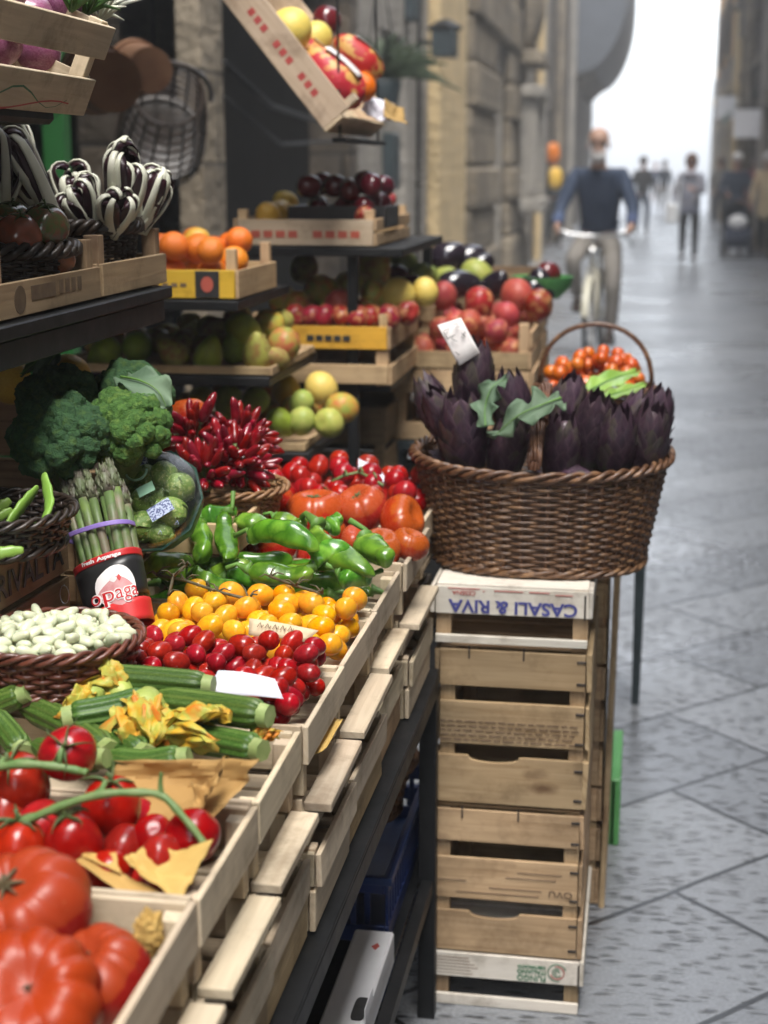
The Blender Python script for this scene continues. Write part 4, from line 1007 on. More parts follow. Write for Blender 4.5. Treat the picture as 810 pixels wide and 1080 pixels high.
# ---- artichoke basket on the stack
BX, BY, BZ = -.175, 2.755, .802
def low(th): return -.014 * max(0, -math.sin(th)) ** 2
ab = basket('large brown wicker basket full of purple artichokes on the crate stack', (BX, BY, BZ), .226, .178, .188, .150, .198, 28, 48, .0032, M['wicker'], p=2.5, bulge=.0, rimr=.0065, zfn=low)
mb = MB()
hp = []
for i in range(25):
    t = i / 24; y = -.186 + .36 * t
    z = .155 + .16 * math.sin(math.pi * (t * .93 + .07)) ** .75 if t < .97 else .19
    hp.append(Vector((.0 + .006 * math.sin(t * 3), y, z)))
for k in range(9):
    pts = []
    for i, c in enumerate(hp):
        a = 6.2832 * k / 9 + i * .28
        pts.append(c + Vector((.0095 * math.cos(a), 0, 0)) + Vector((0, .004, .0085)) * math.sin(a))
    mb.tube(pts, .0036, 5)
mb.build('handle', M['wicker_l'] if False else M['wicker'], ab, 180)
mb = MB()
for k in range(6):
    c = hp[4] + (hp[5] - hp[4]) * (k * .22)
    d = (hp[5] - hp[3]).normalized(); e = Vector((1, 0, 0)); f = d.cross(e)
    mb.tube([c + (e * math.cos(a) + f * math.sin(a)) * .0145 + d * a * .0005 for a in [R(x) for x in range(0, 361, 24)]], .0024, 5)
mb.build('handle_wrap', M['wicker'], ab, 180)

# ---- basket of orange tomatoes on the table behind
ob_ = basket('wicker basket with a thin arched handle full of small orange tomatoes', (-.105, 3.52, .822), .128, .11, .10, .09, .19, 16, 30, .004, M['wicker'], rimr=.006)
mb = MB(); mb.tube([(.128 * math.cos(a), 0, .19 + .145 * math.sin(a) ** .8) for a in [R(x) for x in range(0, 181, 10)]], .0055, 6); mb.build('handle', M['wicker'], ob_, 180)
# ================================================================== PRODUCE
def solid(fn, nu=28, nv=18):
    """closed surface of revolution-like shape; fn(theta 0..pi, phi) -> (x, y, z)"""
    mb = MB()
    vs = [fn(0.0, 0.0)]
    for j in range(1, nv - 1):
        th = math.pi * j / (nv - 1)
        vs += [fn(th, 2 * math.pi * i / nu) for i in range(nu)]
    vs.append(fn(math.pi, 0.0)); n = nv - 2
    fs = [(0, 1 + i, 1 + (i + 1) % nu) for i in range(nu)]
    for j in range(n - 1):
        a = 1 + j * nu; b = a + nu
        fs += [(a + i, b + i, b + (i + 1) % nu, a + (i + 1) % nu) for i in range(nu)]
    a = 1 + (n - 1) * nu; e = len(vs) - 1
    fs += [(a + i, e, a + (i + 1) % nu) for i in range(nu)]
    mb.add(vs, fs, [(v[0], v[2]) for v in vs])
    return mb

def fruit_mesh(name, mat, r=1.0, el=1.0, dimple=.0, dip_w=.35, base=.0, lobes=0, lob=.0, nip=.0, wob=.03, seed=1, pear=0.0, nu=24, nv=16):
    q = random.Random(seed); ph = [q.uniform(0, 6.28) for _ in range(4)]
    def fn(th, p):
        s, c = math.sin(th), math.cos(th)
        k = 1 + wob * (math.sin(2 * p + ph[0]) * s + .7 * math.sin(3 * p + ph[1]) * s * s + .6 * math.sin(2 * th + ph[2]))
        if lobes: k *= 1 + lob * math.cos(lobes * p + ph[3]) * s ** 1.2
        z = c * el
        if dimple: z -= dimple * math.exp(-(th / dip_w) ** 2) + base * math.exp(-((math.pi - th) / dip_w) ** 2) * -1
        if nip: z -= nip * math.exp(-((math.pi - th) / .3) ** 2)
        w = 1.0
        if pear: w = 1 - pear * (0.5 + .5 * c) ** 1.5; z *= 1 + pear * .35 * max(0, c)
        return (r * s * k * w, 0, r * z * k) if False else (r * s * k * w * math.cos(p), r * s * k * w * math.sin(p), r * z * (1 + (k - 1) * .4))
    return solid(fn, nu, nv).mesh(name, mat, 180)

def calyx_mesh(name, mat, r, n=5, ln=1.0, seed=1, stem=.35, up=.25):
    q = random.Random(seed); mb = MB()
    for k in range(n):
        a = 6.2832 * k / n + q.uniform(-.25, .25); L = r * ln * q.uniform(.8, 1.2); cu = q.uniform(.1, .6) * up
        pts = []
        for i in range(6):
            t = i / 5
            pts.append((math.cos(a + .3 * t * q.uniform(-1, 1)) * L * t, math.sin(a) * L * t, r * (.04 + cu * math.sin(t * 2.6) - .18 * t * t)))
        mb.tube(pts, [r * .09, r * .13, r * .12, r * .09, r * .05, r * .01], 5, ex=.35, up=(0, 0, 1))
    if stem: mb.tube([(0, 0, 0), (.02 * r, 0, r * stem * .5), (.1 * r, .05 * r, r * stem)], [r * .11, r * .075, r * .09], 6)
    return mb.mesh(name, mat, 180)

def put(me, name, label, cat, loc, rot=(0, 0, 0), scale=None, group=None, parts=()):
    o = link(name, me, None, loc, rot, scale); tag(o, label, cat, group)
    for nm, m2, l, r_ in parts: link(nm, m2, o, l, r_)
    return o

# ---------------- ribbed beef tomatoes (near left)
def beef_mesh(seed, r, squash=.74, n=11, depth=.16, mat='beef'):
    q = random.Random(seed)
    gr = sorted((k + q.uniform(-.32, .32)) * 6.2832 / n for k in range(n)); dp = [q.uniform(.55, 1.25) * depth for _ in gr]
    e = q.uniform(.04, .09); e0 = q.uniform(0, 6.28)
    def fn(th, p):
        s, c = math.sin(th), math.cos(th)
        k = 1 + e * math.cos(2 * p + e0) + .03 * math.sin(3 * p + e0)
        g = 0
        for a, d in zip(gr, dp):
            x = abs((p - a + math.pi) % (2 * math.pi) - math.pi)
            g += d * math.exp(-(x / .17) ** 1.25)
        fall = (.25 + .75 * (0.5 + .5 * c) ** .7) * min(1, s * 2.2)
        rr = s ** .86 * k * (1 - g * fall)
        z = math.copysign(abs(c) ** .9, c) * squash - .26 * math.exp(-(th / .36) ** 2) + .12 * math.exp(-((math.pi - th) / .35) ** 2)
        z -= g * fall * .28 * max(0, c)
        return (r * rr * math.cos(p), r * rr * math.sin(p), r * z)
    return solid(fn, 120, 40).mesh('beef_tomato', M[mat], 180)
cal_dry = calyx_mesh('calyx', M['calyx_dry'], .028, 6, .75, 3, .45, .5)
cal_scar = calyx_mesh('calyx', M['calyx_dry'], .012, 5, .5, 4, .3, .2)
for (x, y, Y, r, ax, spin, sd, lab, cal) in (
        (18, 962, 1.075, .0595, (-.10, -.42, .9), .4, 11, 'big ribbed red tomato with a dry green stalk, uppermost of the three', cal_dry),
        (36, 1058, .985, .0575, (.12, -.62, .78), 2.0, 12, 'big ribbed red tomato with a brown scar at the bottom edge', cal_scar),
        (104, 1030, 1.045, .046, (-.35, -.25, .9), 1.2, 13, 'ribbed red tomato lying against the crate side, smallest of the three at the front', cal_scar)):
    me = beef_mesh(sd, r)
    put(me, 'beef_tomato', lab, 'tomato', P(x, y, Y=Y), euler_to(ax, spin), group=None, parts=[('calyx', cal, (0, 0, r * .50), None)])

# ---------------- plum tomatoes on the vine
roma = [fruit_mesh('tomato', M['tomato'], 1, 1.16, .10, .3, .04, nip=.0, lobes=3, lob=.02, seed=s, wob=.045, nu=32, nv=24) for s in (1, 2, 3)]
cal_f = [calyx_mesh('calyx', M['calyx'], .026, 5, 1.0, s, .5, .6) for s in (5, 6, 7)]
def truss(label, stem_pts, stem_r, fruits):
    t = thing('tomato_truss', label, 'tomato', fruits[0][0])
    o0 = Vector(fruits[0][0]); inv = lambda p: Vector(p) - o0
    mb = MB()
    pts = [inv(p) for p in stem_pts]
    sm = []
    for i in range(len(pts) - 1):
        a = pts[max(i - 1, 0)]; b = pts[i]; c = pts[i + 1]; d = pts[min(i + 2, len(pts) - 1)]
        for k in range(4):
            u = k / 4
            sm.append(.5 * ((2 * b) + (c - a) * u + (2 * a - 5 * b + 4 * c - d) * u * u + (3 * b - a - 3 * c + d) * u ** 3))
    sm.append(pts[-1])
    mb.tube(sm, [stem_r * (1.15 - .3 * i / len(sm)) * (1 + .12 * math.sin(i * 1.7)) for i in range(len(sm))], 8)
    for (c, r, ax, sp, k) in fruits:                 # little stalks from the vine to each fruit
        top = inv(c) + Vector(ax).normalized() * r * 1.08
        near = min(sm, key=lambda p: (p - top).length)
        mid = (top + near) / 2 + Vector((0, 0, .006))
        mb.tube([near, mid, top], [stem_r * .7, stem_r * .75, stem_r * .6], 6)
    mb.build('vine', M['vine'], t, 180)
    for (c, r, ax, sp, k) in fruits:
        f = link('tomato', roma[k % 3], t, inv(c), euler_to(ax, sp), r)
        cc = link('calyx', cal_f[k % 3], f, (0, 0, .98)); cc.scale = (1 / r * (r / .026),) * 3
    return t
truss('green vine with the upright plum tomato at the left and two more beside it',
      [P(-20, 812, Y=1.26), P(20, 806, Y=1.26), P(55, 808, Y=1.262), P(78, 812, Y=1.265), P(92, 815, Y=1.262)], .0042,
      [(P(72, 795, Y=1.297), .0262, (.12, -.5, .35), .3, 0), (P(22, 828, Y=1.30), .0295, (-.1, -.45, .8), 1.2, 1)])
truss('long green vine curving over the plum tomatoes to the crate side',
      [P(-15, 872, Y=1.20), P(20, 868, Y=1.195), P(60, 852, Y=1.20), P(105, 838, Y=1.205), P(150, 836, Y=1.21), P(172, 840, Y=1.21), P(190, 858, Y=1.205), P(207, 878, Y=1.20), P(217, 893, Y=1.197)], .0038,
      [(P(78, 890, Y=1.205), .0258, (-.15, -.15, .95), .6, 2), (P(18, 895, Y=1.195), .0262, (.1, -.1, .95), 2, 0), (P(118, 852, Y=1.262), .027, (.1, -.25, .95), 3, 1)])
mb = MB(); mb.tube([P(170, 838, Y=1.21), P(169, 826, Y=1.212), P(170, 815, Y=1.212)], [.003, .0022, .0016], 6)
t_ = mb.build('vine_twig', M['vine']); tag(t_, 'short green twig standing up from the bend of the long vine', 'twig')
for i, (x, y, Y, r, ax, lab) in enumerate((
        (203, 882, 1.225, .0228, (.5, .2, .5), 'plum tomato nearest the crate side under the end of the vine'),
        (162, 884, 1.245, .0205, (.2, -.6, .8), 'plum tomato with its tip to the viewer, left of the one at the crate side'),
        (172, 901, 1.20, .0185, (-.3, -.7, .4), 'low small plum tomato half covered by yellow paper'),
        (138, 868, 1.30, .024, (.2, .3, .9), 'plum tomato in the shade behind the long vine'),
        (130, 897, 1.235, .022, (.4, .3, .8), 'plum tomato in the shade in front of the brown paper'),
        (8, 858, 1.285, .0255, (-.2, .3, .9), 'plum tomato at the left edge below the upper vine'),
        (45, 870, 1.265, .022, (.5, .4, .4), 'plum tomato lying deep in the heap below the vines'),
        (112, 918, 1.19, .0185, (.7, -.1, .3), 'plum tomato low at the front behind the paper edge'))):
    put(roma[i % 3], 'plum_tomato', lab, 'tomato', P(x, y, Y=Y), euler_to(ax, i), r)
for k, c in enumerate(pile(-.70, -.36, 1.165, 1.335, .023, 26, .852, 8, 5, zmax=.90)):
    put(roma[k % 3], 'plum_tomato', 'plum tomato in the lower layer of the vine tomato crate', 'tomato', c - Vector((0, 0, .0)), rand_rot(), .0225, 'lower layer of plum tomatoes')

# ---------------- kraft paper sheets
def paper(label, corners, amp, mat='kraft', n=18, seed=1, creases=7, name='paper_sheet', curl=0.0, cat='paper'):
    """corners: p00, p10, p11, p01 ; uneven torn outline and straight creases"""
    q = random.Random(seed); p = [Vector(c) for c in corners]
    nrm = (p[1] - p[0]).cross(p[3] - p[0]).normalized()
    lines = [(q.uniform(0, 6.28), q.uniform(-.1, 1.1), q.uniform(-.1, 1.1), q.uniform(.4, 1) * amp) for _ in range(creases)]
    def fn(u, v):
        uu = u; vv = v
        if u in (0, 1) or v in (0, 1):
            uu += .035 * mnoise.noise((u * 7, v * 7, seed)); vv += .035 * mnoise.noise((u * 7 + 9, v * 7, seed))
        b = (p[0] * (1 - uu) + p[1] * uu) * (1 - vv) + (p[3] * (1 - uu) + p[2] * uu) * vv
        h = sum(a * abs(math.cos(t) * (u - x) + math.sin(t) * (v - y)) for t, x, y, a in lines) - amp * creases * .22
        h += curl * math.sin(math.pi * u) + amp * .5 * mnoise.noise((u * 4 + seed, v * 4, 1.5)) + amp * .22 * mnoise.noise((u * 11 + seed, v * 11, 4.5))
        return b + nrm * h
    mb = MB(); mb.grid(fn, n, n, uvf=lambda u, v: (u, v))
    o = mb.build(name, M[mat], None, 25); tag(o, label, cat)
    so = o.modifiers.new('thickness', 'SOLIDIFY'); so.thickness = .0004
    return o
paper('large brown kraft sheet standing up behind the plum tomatoes', [P(112, 868, Y=1.325), P(243, 862, Y=1.31), P(284, 800, Y=1.335), P(120, 802, Y=1.345)], .020, 'kraft_b', 20, 3, 8, curl=-.008)
paper('brown paper fold standing at the right end of the large kraft sheet', [P(205, 858, Y=1.27), P(240, 846, Y=1.265), P(252, 822, Y=1.30), P(208, 835, Y=1.31)], .012, 'kraft_b', 14, 5, 7)
paper('yellow kraft sheet with a torn edge before the plum tomatoes, at the crate side', [P(128, 912, Y=1.165), P(190, 952, Y=1.155), P(222, 892, Y=1.185), P(150, 896, Y=1.19)], .009, 'kraft', 16, 9, 6)
paper('yellow kraft strip over the crate divider, left of the torn sheet', [P(78, 910, Y=1.165), P(160, 958, Y=1.150), P(168, 944, Y=1.165), P(92, 902, Y=1.185)], .003, 'kraft', 14, 12, 5)
paper('pale paper corner behind the yellow kraft strip', [P(85, 905, Y=1.175), P(128, 922, Y=1.17), P(122, 900, Y=1.185), P(88, 900, Y=1.19)], .002, 'kraft', 12, 14, 4)
mb = MB()
def ballf(th, p):
    s, c = math.sin(th), math.cos(th); v = Vector((s * math.cos(p), s * math.sin(p), c))
    k = .72 + .5 * abs(mnoise.noise(v * 2.3 + Vector((4, 1, 0)))) + .3 * abs(mnoise.noise(v * 5))
    return v * .0165 * k
o = solid(ballf, 26, 18).build('paper_ball', M['kraft'], None, 15, P(157, 985, Y=1.10)); o.scale = (.8, .8, 1.3); tag(o, 'crumpled scrap of yellow paper beside the ribbed tomatoes', 'paper')
paper('yellow paper sticking out of the gap under the small plum tomatoes', [P(330, 798, X=-.352), P(344, 790, X=-.342), P(362, 760, X=-.342), P(353, 760, X=-.352)], .003, 'kraft', 10, 17, 5)

# ---------------- courgettes
def courgette(label, pts, r, cut=True, group=None, flower=None):
    pts = [Vector(p) for p in pts]; o0 = pts[0]
    root = None
    k = 26; cen = []
    for i in range(k):
        t = i / (k - 1) * (len(pts) - 1); a = int(min(t, len(pts) - 2)); u = t - a
        p0 = pts[max(a - 1, 0)]; p1 = pts[a]; p2 = pts[a + 1]; p3 = pts[min(a + 2, len(pts) - 1)]
        cen.append(.5 * ((2 * p1) + (p2 - p0) * u + (2 * p0 - 5 * p1 + 4 * p2 - p3) * u * u + (3 * p1 - p0 - 3 * p2 + p3) * u ** 3) - o0)
    mb = MB(); n = 60; vs = []; uv = []
    T = [(cen[min(i + 1, k - 1)] - cen[max(i - 1, 0)]).normalized() for i in range(k)]
    a = Vector((0, 0, 1))
    for i in range(k):
        a = (a - T[i] * a.dot(T[i])).normalized(); b = T[i].cross(a); t = i / (k - 1)
        rr = r * (min(1, .45 + 2.2 * t) if t < .3 else 1) * (1 - .35 * max(0, (t - .86) / .14) ** 2)
        for j in range(n):
            p = 6.2832 * j / n
            q_ = rr * (1 + .07 * math.cos(10 * p) * (1 if i < k - 2 else 1.6))
            vs.append(cen[i] + (a * math.cos(p) + b * math.sin(p)) * q_); uv.append((j / n, t))
    fs = [(i * n + j, i * n + (j + 1) % n, (i + 1) * n + (j + 1) % n, (i + 1) * n + j) for i in range(k - 1) for j in range(n)]
    mb.add(vs, fs, uv); mb.f.append(tuple(range(n))[::-1]); mb.m.append(0)
    root = mb.build('courgette', M['courgette'], None, 60, o0); tag(root, label, 'courgette', group)
    mb = MB(); e = cen[-1]; d = T[-1]
    mb.tube([e - d * .001, e + d * .004, e + d * .010], [r * .82, r * .80, r * .76], 7); mb.build('stalk_end', M['courgette_cut'], root, 60)
    return root
GC = 'courgettes in the courgette crate'
courgette('long dark courgette lying at the back of its crate against the small tomatoes', [P(86, 712, Y=1.545), P(150, 716, Y=1.54), P(216, 722, Y=1.535)], .0145)
courgette('big ribbed courgette whose cut end points to the crate side', [P(158, 738, Y=1.51), P(215, 745, Y=1.495), P(276, 754, Y=1.475)], .0165)
courgette('ribbed courgette lying diagonally at the left, pale stripes', [P(22, 742, Y=1.52), P(70, 764, Y=1.48), P(112, 790, Y=1.42)], .0155)
courgette('thick dark courgette under the wilted yellow flower', [P(165, 735, Y=1.49), P(120, 748, Y=1.475), P(76, 756, Y=1.46)], .0165)
courgette('courgette in the shade below the flower, in the middle', [P(95, 772, Y=1.47), P(125, 785, Y=1.44), P(150, 795, Y=1.41)], .0155)
courgette('dark courgette whose cut end lies low at the crate side', [P(195, 778, Y=1.47), P(235, 783, Y=1.45), P(270, 790, Y=1.43)], .0155)
courgette('light green courgette stub at the left edge, pointing down', [P(-12, 752, Y=1.45), P(8, 772, Y=1.43), P(22, 790, Y=1.40)], .0135)
courgette('pale courgette tip at the far left above the vine', [P(-30, 760, Y=1.50), P(0, 742, Y=1.50), P(22, 733, Y=1.50)], .0135)
courgette('pale short courgette behind the upright plum tomato', [P(38, 785, Y=1.40), P(70, 800, Y=1.37), P(104, 800, Y=1.36)], .0135)
courgette('courgette lying lowest beside the kraft sheet', [P(110, 800, Y=1.40), P(150, 806, Y=1.39), P(190, 800, Y=1.39)], .0145)
def flower(label, base, tip, wid, seed, n=5):
    q = random.Random(seed); base = Vector(base); tip = Vector(tip); ax = (tip - base); L = ax.length; d = ax.normalized()
    e = d.cross(Vector((0, 0, 1))).normalized(); f = e.cross(d)
    t_ = thing('courgette_flower', label, 'flower', base)
    mb = MB(); mb.tube([Vector((0, 0, 0)), d * L * .12, d * L * .3, d * L * .42], [wid * .16, wid * .28, wid * .40, wid * .34], 14)
    mb.build('flower_base', M['petal_g'], t_, 180)
    for k in range(n):
        a = 6.2832 * k / n + q.uniform(-.3, .3); o_ = e * math.cos(a) + f * math.sin(a); sd = d.cross(o_); bend = q.uniform(-.5, .9); cl = q.uniform(.3, 1)
        mb = MB()
        def pf(u, v):
            w = wid * .44 * (math.sin(math.pi * min(1, .25 + .8 * v)) ** .8) * (1 - .85 * max(0, (v - .75) / .25) ** 1.5)
            s = (u - .5) * 2
            rad = wid * (.34 + .28 * math.sin(v * 2.2) * cl + .25 * bend * v * v)
            p = d * (L * (.30 + .72 * v)) + o_ * (rad - wid * .16 * s * s + wid * .12 * math.sin(9 * v + 5 * s + k) + .09 * wid * math.cos(11 * s + 3 * v) + .12 * wid * mnoise.noise((s * 3, v * 6, k * 3.1 + seed))) + sd * w * s
            p.z -= .010 * v * v * (1 + .5 * bend)
            return p
        mb.grid(pf, 17, 18); mb.build('petal', M['petal'], t_, 180)
    return t_
flower('wilted yellow courgette flower drooping over the courgettes in the middle', P(158, 730, Y=1.50), P(142, 792, Y=1.43), .062, 3)
flower('thin orange petal tip of a flower pointing up at the left of the courgettes', P(108, 730, Y=1.50), P(70, 745, Y=1.46), .030, 8, 4)
flower('yellow green courgette flower lying to the right, toward the crate side', P(158, 772, Y=1.47), P(240, 764, Y=1.44), .036, 5)
flower('pale yellow upright flower at the back of the courgettes', P(140, 742, Y=1.515), P(97, 704, Y=1.535), .040, 6, 4)
flower('small ragged orange flower tucked beside the crate corner', P(262, 790, Y=1.46), P(287, 757, Y=1.49), .020, 11)

# ---------------- heaps of small tomatoes
def heap(pts, meshes, name, label, cat, group, r, flat=.5, parts=None, every=3, seed=2):
    q = random.Random(seed)
    for i, c in enumerate(pts):
        a = q.uniform(0, 6.28); el = q.uniform(-flat, flat)
        ax = (math.cos(a) * math.cos(el), math.sin(a) * math.cos(el), math.sin(el))
        pr = ()
        if parts and i % every == 0: pr = [('calyx', parts, (0, 0, meshes[0]['top']), None)]
        put(meshes[i % len(meshes)], name, label, cat, c, euler_to(ax, q.uniform(0, 6.28)), r * q.uniform(.9, 1.08), group, pr)
dat = [fruit_mesh('tomato', M['dat'], 1, 1.36, .06, .3, .02, seed=s, wob=.03, nu=20, nv=14) for s in (4, 5, 6)]
heap(pile(-.71, -.357, 1.562, 1.762, .0128, 260, lambda x, y: .878 + .012 * max(0, 1 - ((x + .5) / .2) ** 2), 21, 6, zmax=lambda x, y: .917 + .014 * max(0, 1 - ((x + .5) / .2) ** 2) + .12 * (y - 1.56)), dat, 'plum_tomato', 'small oval red tomato heaped in the crate behind the courgettes', 'tomato', 'small red plum tomatoes', .0124, .55)
for x, y, lab in ((43, 719, 'lone round red tomato under the bean basket, left of the larger one'), (71, 719, 'lone oval red tomato under the bean basket beside the back courgette')):
    put(dat[0], 'plum_tomato', lab, 'tomato', P(x, y, Y=1.572), euler_to((.8, -.3, .1)), .0132 if x < 50 else .0165)
yel = [fruit_mesh('tomato', M['yellow_t'], 1, 1.22, .08, .3, .02, seed=s, wob=.035, nu=24, nv=16, nip=.05) for s in (7, 8, 9)]
for m_ in yel: m_['top'] = 1.12
cal_y = calyx_mesh('calyx', M['calyx_dry'], .75, 5, .9, 21, .5, .5)
heap(pile(-.66, -.358, 1.785, 2.015, .0155, 190, lambda x, y: .876 + .01 * max(0, 1 - ((x + .48) / .15) ** 2), 22, 6, zmax=lambda x, y: .917 + .014 * max(0, 1 - ((x + .48) / .15) ** 2) + .05 * (y - 1.79)), yel, 'yellow_tomato', 'oval yellow tomato heaped in the crate behind the small red ones', 'tomato', 'yellow plum tomatoes', .0152, .6, cal_y, 6)
def dry_vine(label, pts, seed, name='dry_vine'):
    q = random.Random(seed); mb = MB(); pts = [Vector(p) for p in pts]
    mb.tube(pts, .0022, 6)
    for i, p in enumerate(pts):
        for k in range(4):
            a = q.uniform(0, 6.28); l = q.uniform(.008, .022)
            d = Vector((math.cos(a), math.sin(a), q.uniform(0, .7)))
            mb.tube([p, p + d * l * .5 + Vector((0, 0, .004)), p + d * l], [.0017, .0012, .0006], 5)
    o = mb.build(name, M['calyx_dry'], None, 180); tag(o, label, 'vine'); return o
dry_vine('dry brown tomato vine lying across the yellow tomatoes', [P(165, 606, Y=1.99), P(195, 612, Y=1.96), P(230, 624, Y=1.93), P(262, 632, Y=1.91)], 2)
dry_vine('thin dry vine at the back edge of the yellow tomatoes', [P(285, 608, Y=1.99), P(312, 618, Y=1.97), P(340, 626, Y=1.95)], 3)
dry_vine('greenish vine stub sticking up at the left of the yellow tomatoes', [P(178, 628, Y=1.87), P(183, 608, Y=1.89), P(196, 596, Y=1.92)], 4)

# ---------------- green peppers
def pepper_mesh(seed, L, r, bend):
    q = random.Random(seed); mb = MB(); k = 22; n = 22
    ph = [q.uniform(0, 6.28) for _ in range(5)]; cen = []; rs = []
    for i in range(k):
        t = i / (k - 1)
        cen.append(Vector((bend * L * (t - t * t) * 1.6 + .02 * L * math.sin(6 * t + ph[0]), .05 * L * math.sin(4 * t + ph[1]), L * t)))
        w = (.62 + 1.1 * t) if t < .3 else 1.0 - .42 * ((t - .3) / .7) ** 1.3
        w *= math.sqrt(max(0, 1 - max(0, (t - .82) / .18) ** 2)) if t > .82 else 1
        if t < .05: w *= .6
        rs.append(max(.02, w) * r * (1 + .11 * math.sin(9 * t + ph[2]) + .05 * math.sin(17 * t + ph[4])))
    vs = []; T = [(cen[min(i + 1, k - 1)] - cen[max(i - 1, 0)]).normalized() for i in range(k)]; a = Vector((1, 0, 0))
    for i in range(k):
        a = (a - T[i] * a.dot(T[i])).normalized(); b = T[i].cross(a); t = i / (k - 1)
        for j in range(n):
            p = 6.2832 * j / n
            q_ = rs[i] * (1 + .10 * math.cos(3 * p + ph[3] + 1.5 * t) + .05 * math.cos(2 * p + ph[4] + 5 * t))
            vs.append(cen[i] + (a * math.cos(p) + b * math.sin(p)) * q_)
    fs = [(i * n + j, i * n + (j + 1) % n, (i + 1) * n + (j + 1) % n, (i + 1) * n + j) for i in range(k - 1) for j in range(n)]
    fs += [tuple(range(n))[::-1], tuple((k - 1) * n + j for j in range(n))]
    mb.add(vs, fs); me = mb.mesh('pepper', M['pepper'], 180)
    mb = MB()
    mb.tube([(0, 0, .004), (0, 0, -.004), (q.uniform(-.01, .01), q.uniform(-.006, .006), -.022), (q.uniform(-.025, .025), q.uniform(-.015, .015), -.038)], [r * .66, r * .42, r * .18, r * .22], 9)
    return me, mb.mesh('stem', M['pepper_stem'], 180)
PEP = [pepper_mesh(30 + i, (.115, .135, .15, .10)[i % 4], (.0178, .0165, .0185, .0200)[i % 4], (.15, -.3, .35, .1)[i % 4]) for i in range(6)]
def pepper(label, a, b, k, sc=1.0, spin=0.0, group=None):
    """a = stem end, b = tip"""
    a = Vector(a); b = Vector(b); me, st = PEP[k % 6]; L = (.115, .135, .15, .10)[(k % 6) % 4]
    o = put(me, 'green_pepper', label, 'pepper', a, euler_to(b - a, spin), (b - a).length / L * 1.0, group, [('stem', st, None, None)])
    s = (b - a).length / L; w = sc
    o.scale = (w, w, s)
    return o
for (x0, y0, Y0, x1, y1, Y1, k, w, sp, lab) in (
        (212, 552, 2.16, 206, 592, 2.07, 0, .98, 1, 'blunt upright green pepper at the left of the pepper crate'),
        (240, 540, 2.17, 233, 590, 2.07, 1, 1.02, 2, 'long curved green pepper beside the blunt one at the left'),
        (212, 548, 2.19, 250, 536, 2.2, 3, .85, 0, 'green pepper lying at the back left by the chilli basket'),
        (268, 566, 2.10, 334, 584, 2.04, 2, 1.05, 3, 'big glossy green pepper lying across the middle of its crate'),
        (250, 552, 2.17, 300, 560, 2.14, 0, .95, 1.5, 'green pepper lying behind the big glossy one'),
        (334, 552, 2.17, 396, 612, 2.05, 2, 1.15, 4, 'longest green pepper sloping down toward the crate corner'),
        (345, 556, 2.20, 362, 548, 2.22, 3, .8, 2, 'small green pepper end between the red tomatoes'),
        (384, 566, 2.18, 406, 594, 2.10, 3, 1.08, 0, 'stubby green pepper at the right above the crate corner'),
        (358, 604, 2.06, 392, 612, 2.055, 3, .95, 1, 'short green pepper lying low at the front right corner'),
        (330, 598, 2.06, 372, 582, 2.1, 1, .95, 1, 'green pepper half hidden under the longest one'),
        (205, 603, 2.045, 250, 612, 2.04, 1, 1.0, 2.5, 'dark green pepper lying at the front left edge above the yellow tomatoes'),
        (262, 600, 2.05, 330, 606, 2.04, 4, .95, .5, 'dark green pepper lying along the front edge in the middle'),
        (150, 600, 2.06, 205, 598, 2.06, 5, 1.0, 1, 'dark green pepper in the shade below the sprout pack'),
        (290, 545, 2.22, 322, 552, 2.2, 4, .8, 0, 'small green pepper at the back of the crate below the tomatoes')):
    pepper(lab, P(x0, y0, Y=Y0), P(x1, y1, Y=Y1), k, w, sp)
q = random.Random(4)
for i, c in enumerate(pile(-.70, -.415, 2.045, 2.235, .021, 40, .862, 41, 5)):
    a = q.uniform(-.5, .5) + (3.14 if i % 2 else 0); d = Vector((math.cos(a), math.sin(a) * .5, q.uniform(-.1, .1))).normalized() * .055
    if c.z < .928: pepper('green pepper in the lower layer of the pepper crate', c - d, c + d, i, .95, i, 'lower layer of green peppers')

# ---------------- red salad tomatoes and round vine tomatoes at the far end of the stall
bm = [beef_mesh(50 + i, 1.0, .80, (7, 5, 6)[i], (.05, .08, .03)[i], 'beef_o') for i in range(3)]
for i, (x, y, Y, r, ax, lab, cal) in enumerate((
        (333, 541, 2.40, .049, (-.05, -.1, 1), 'wide orange red tomato with a dark calyx in the middle of the salad tomatoes', 1),
        (381, 536, 2.42, .045, (-.3, -.35, .9), 'big ribbed orange red tomato with a dark stalk, right of the wide one', 1),
        (424, 548, 2.39, .041, (.7, -.2, .4), 'smooth red tomato with one deep crease at the right end of the salad tomatoes', 0),
        (288, 530, 2.44, .036, (-.2, .1, .9), 'orange tomato next to the chilli basket, behind the others', 0),
        (275, 545, 2.36, .036, (.1, -.1, .9), 'orange red tomato at the left end of the salad tomato crate', 0),
        (402, 578, 2.30, .036, (.2, -.2, .9), 'flat orange tomato low at the front of the salad tomatoes', 0),
        (432, 574, 2.32, .030, (.3, -.1, .9), 'orange tomato wedged in the front right corner of the salad tomato crate', 0),
        (376, 569, 2.30, .027, (.0, -.3, .9), 'small red tomato between the long pepper and the flat orange tomato', 0),
        (345, 562, 2.34, .033, (.1, .1, .9), 'red tomato in the shade behind the green peppers', 0),
        (196, 440, 2.42, .040, (-.2, .2, .9), 'orange red tomato peeping out above the chillies beside the broccoli', 0))):
    put(bm[i % 3], 'salad_tomato', lab, 'tomato', P(x, y, Y=Y), euler_to(ax, i), r, None, [('calyx', calyx_mesh('calyx', M['calyx'], .42, 6, .9, i, .3, .4), (0, 0, .50), None)] if cal else ())
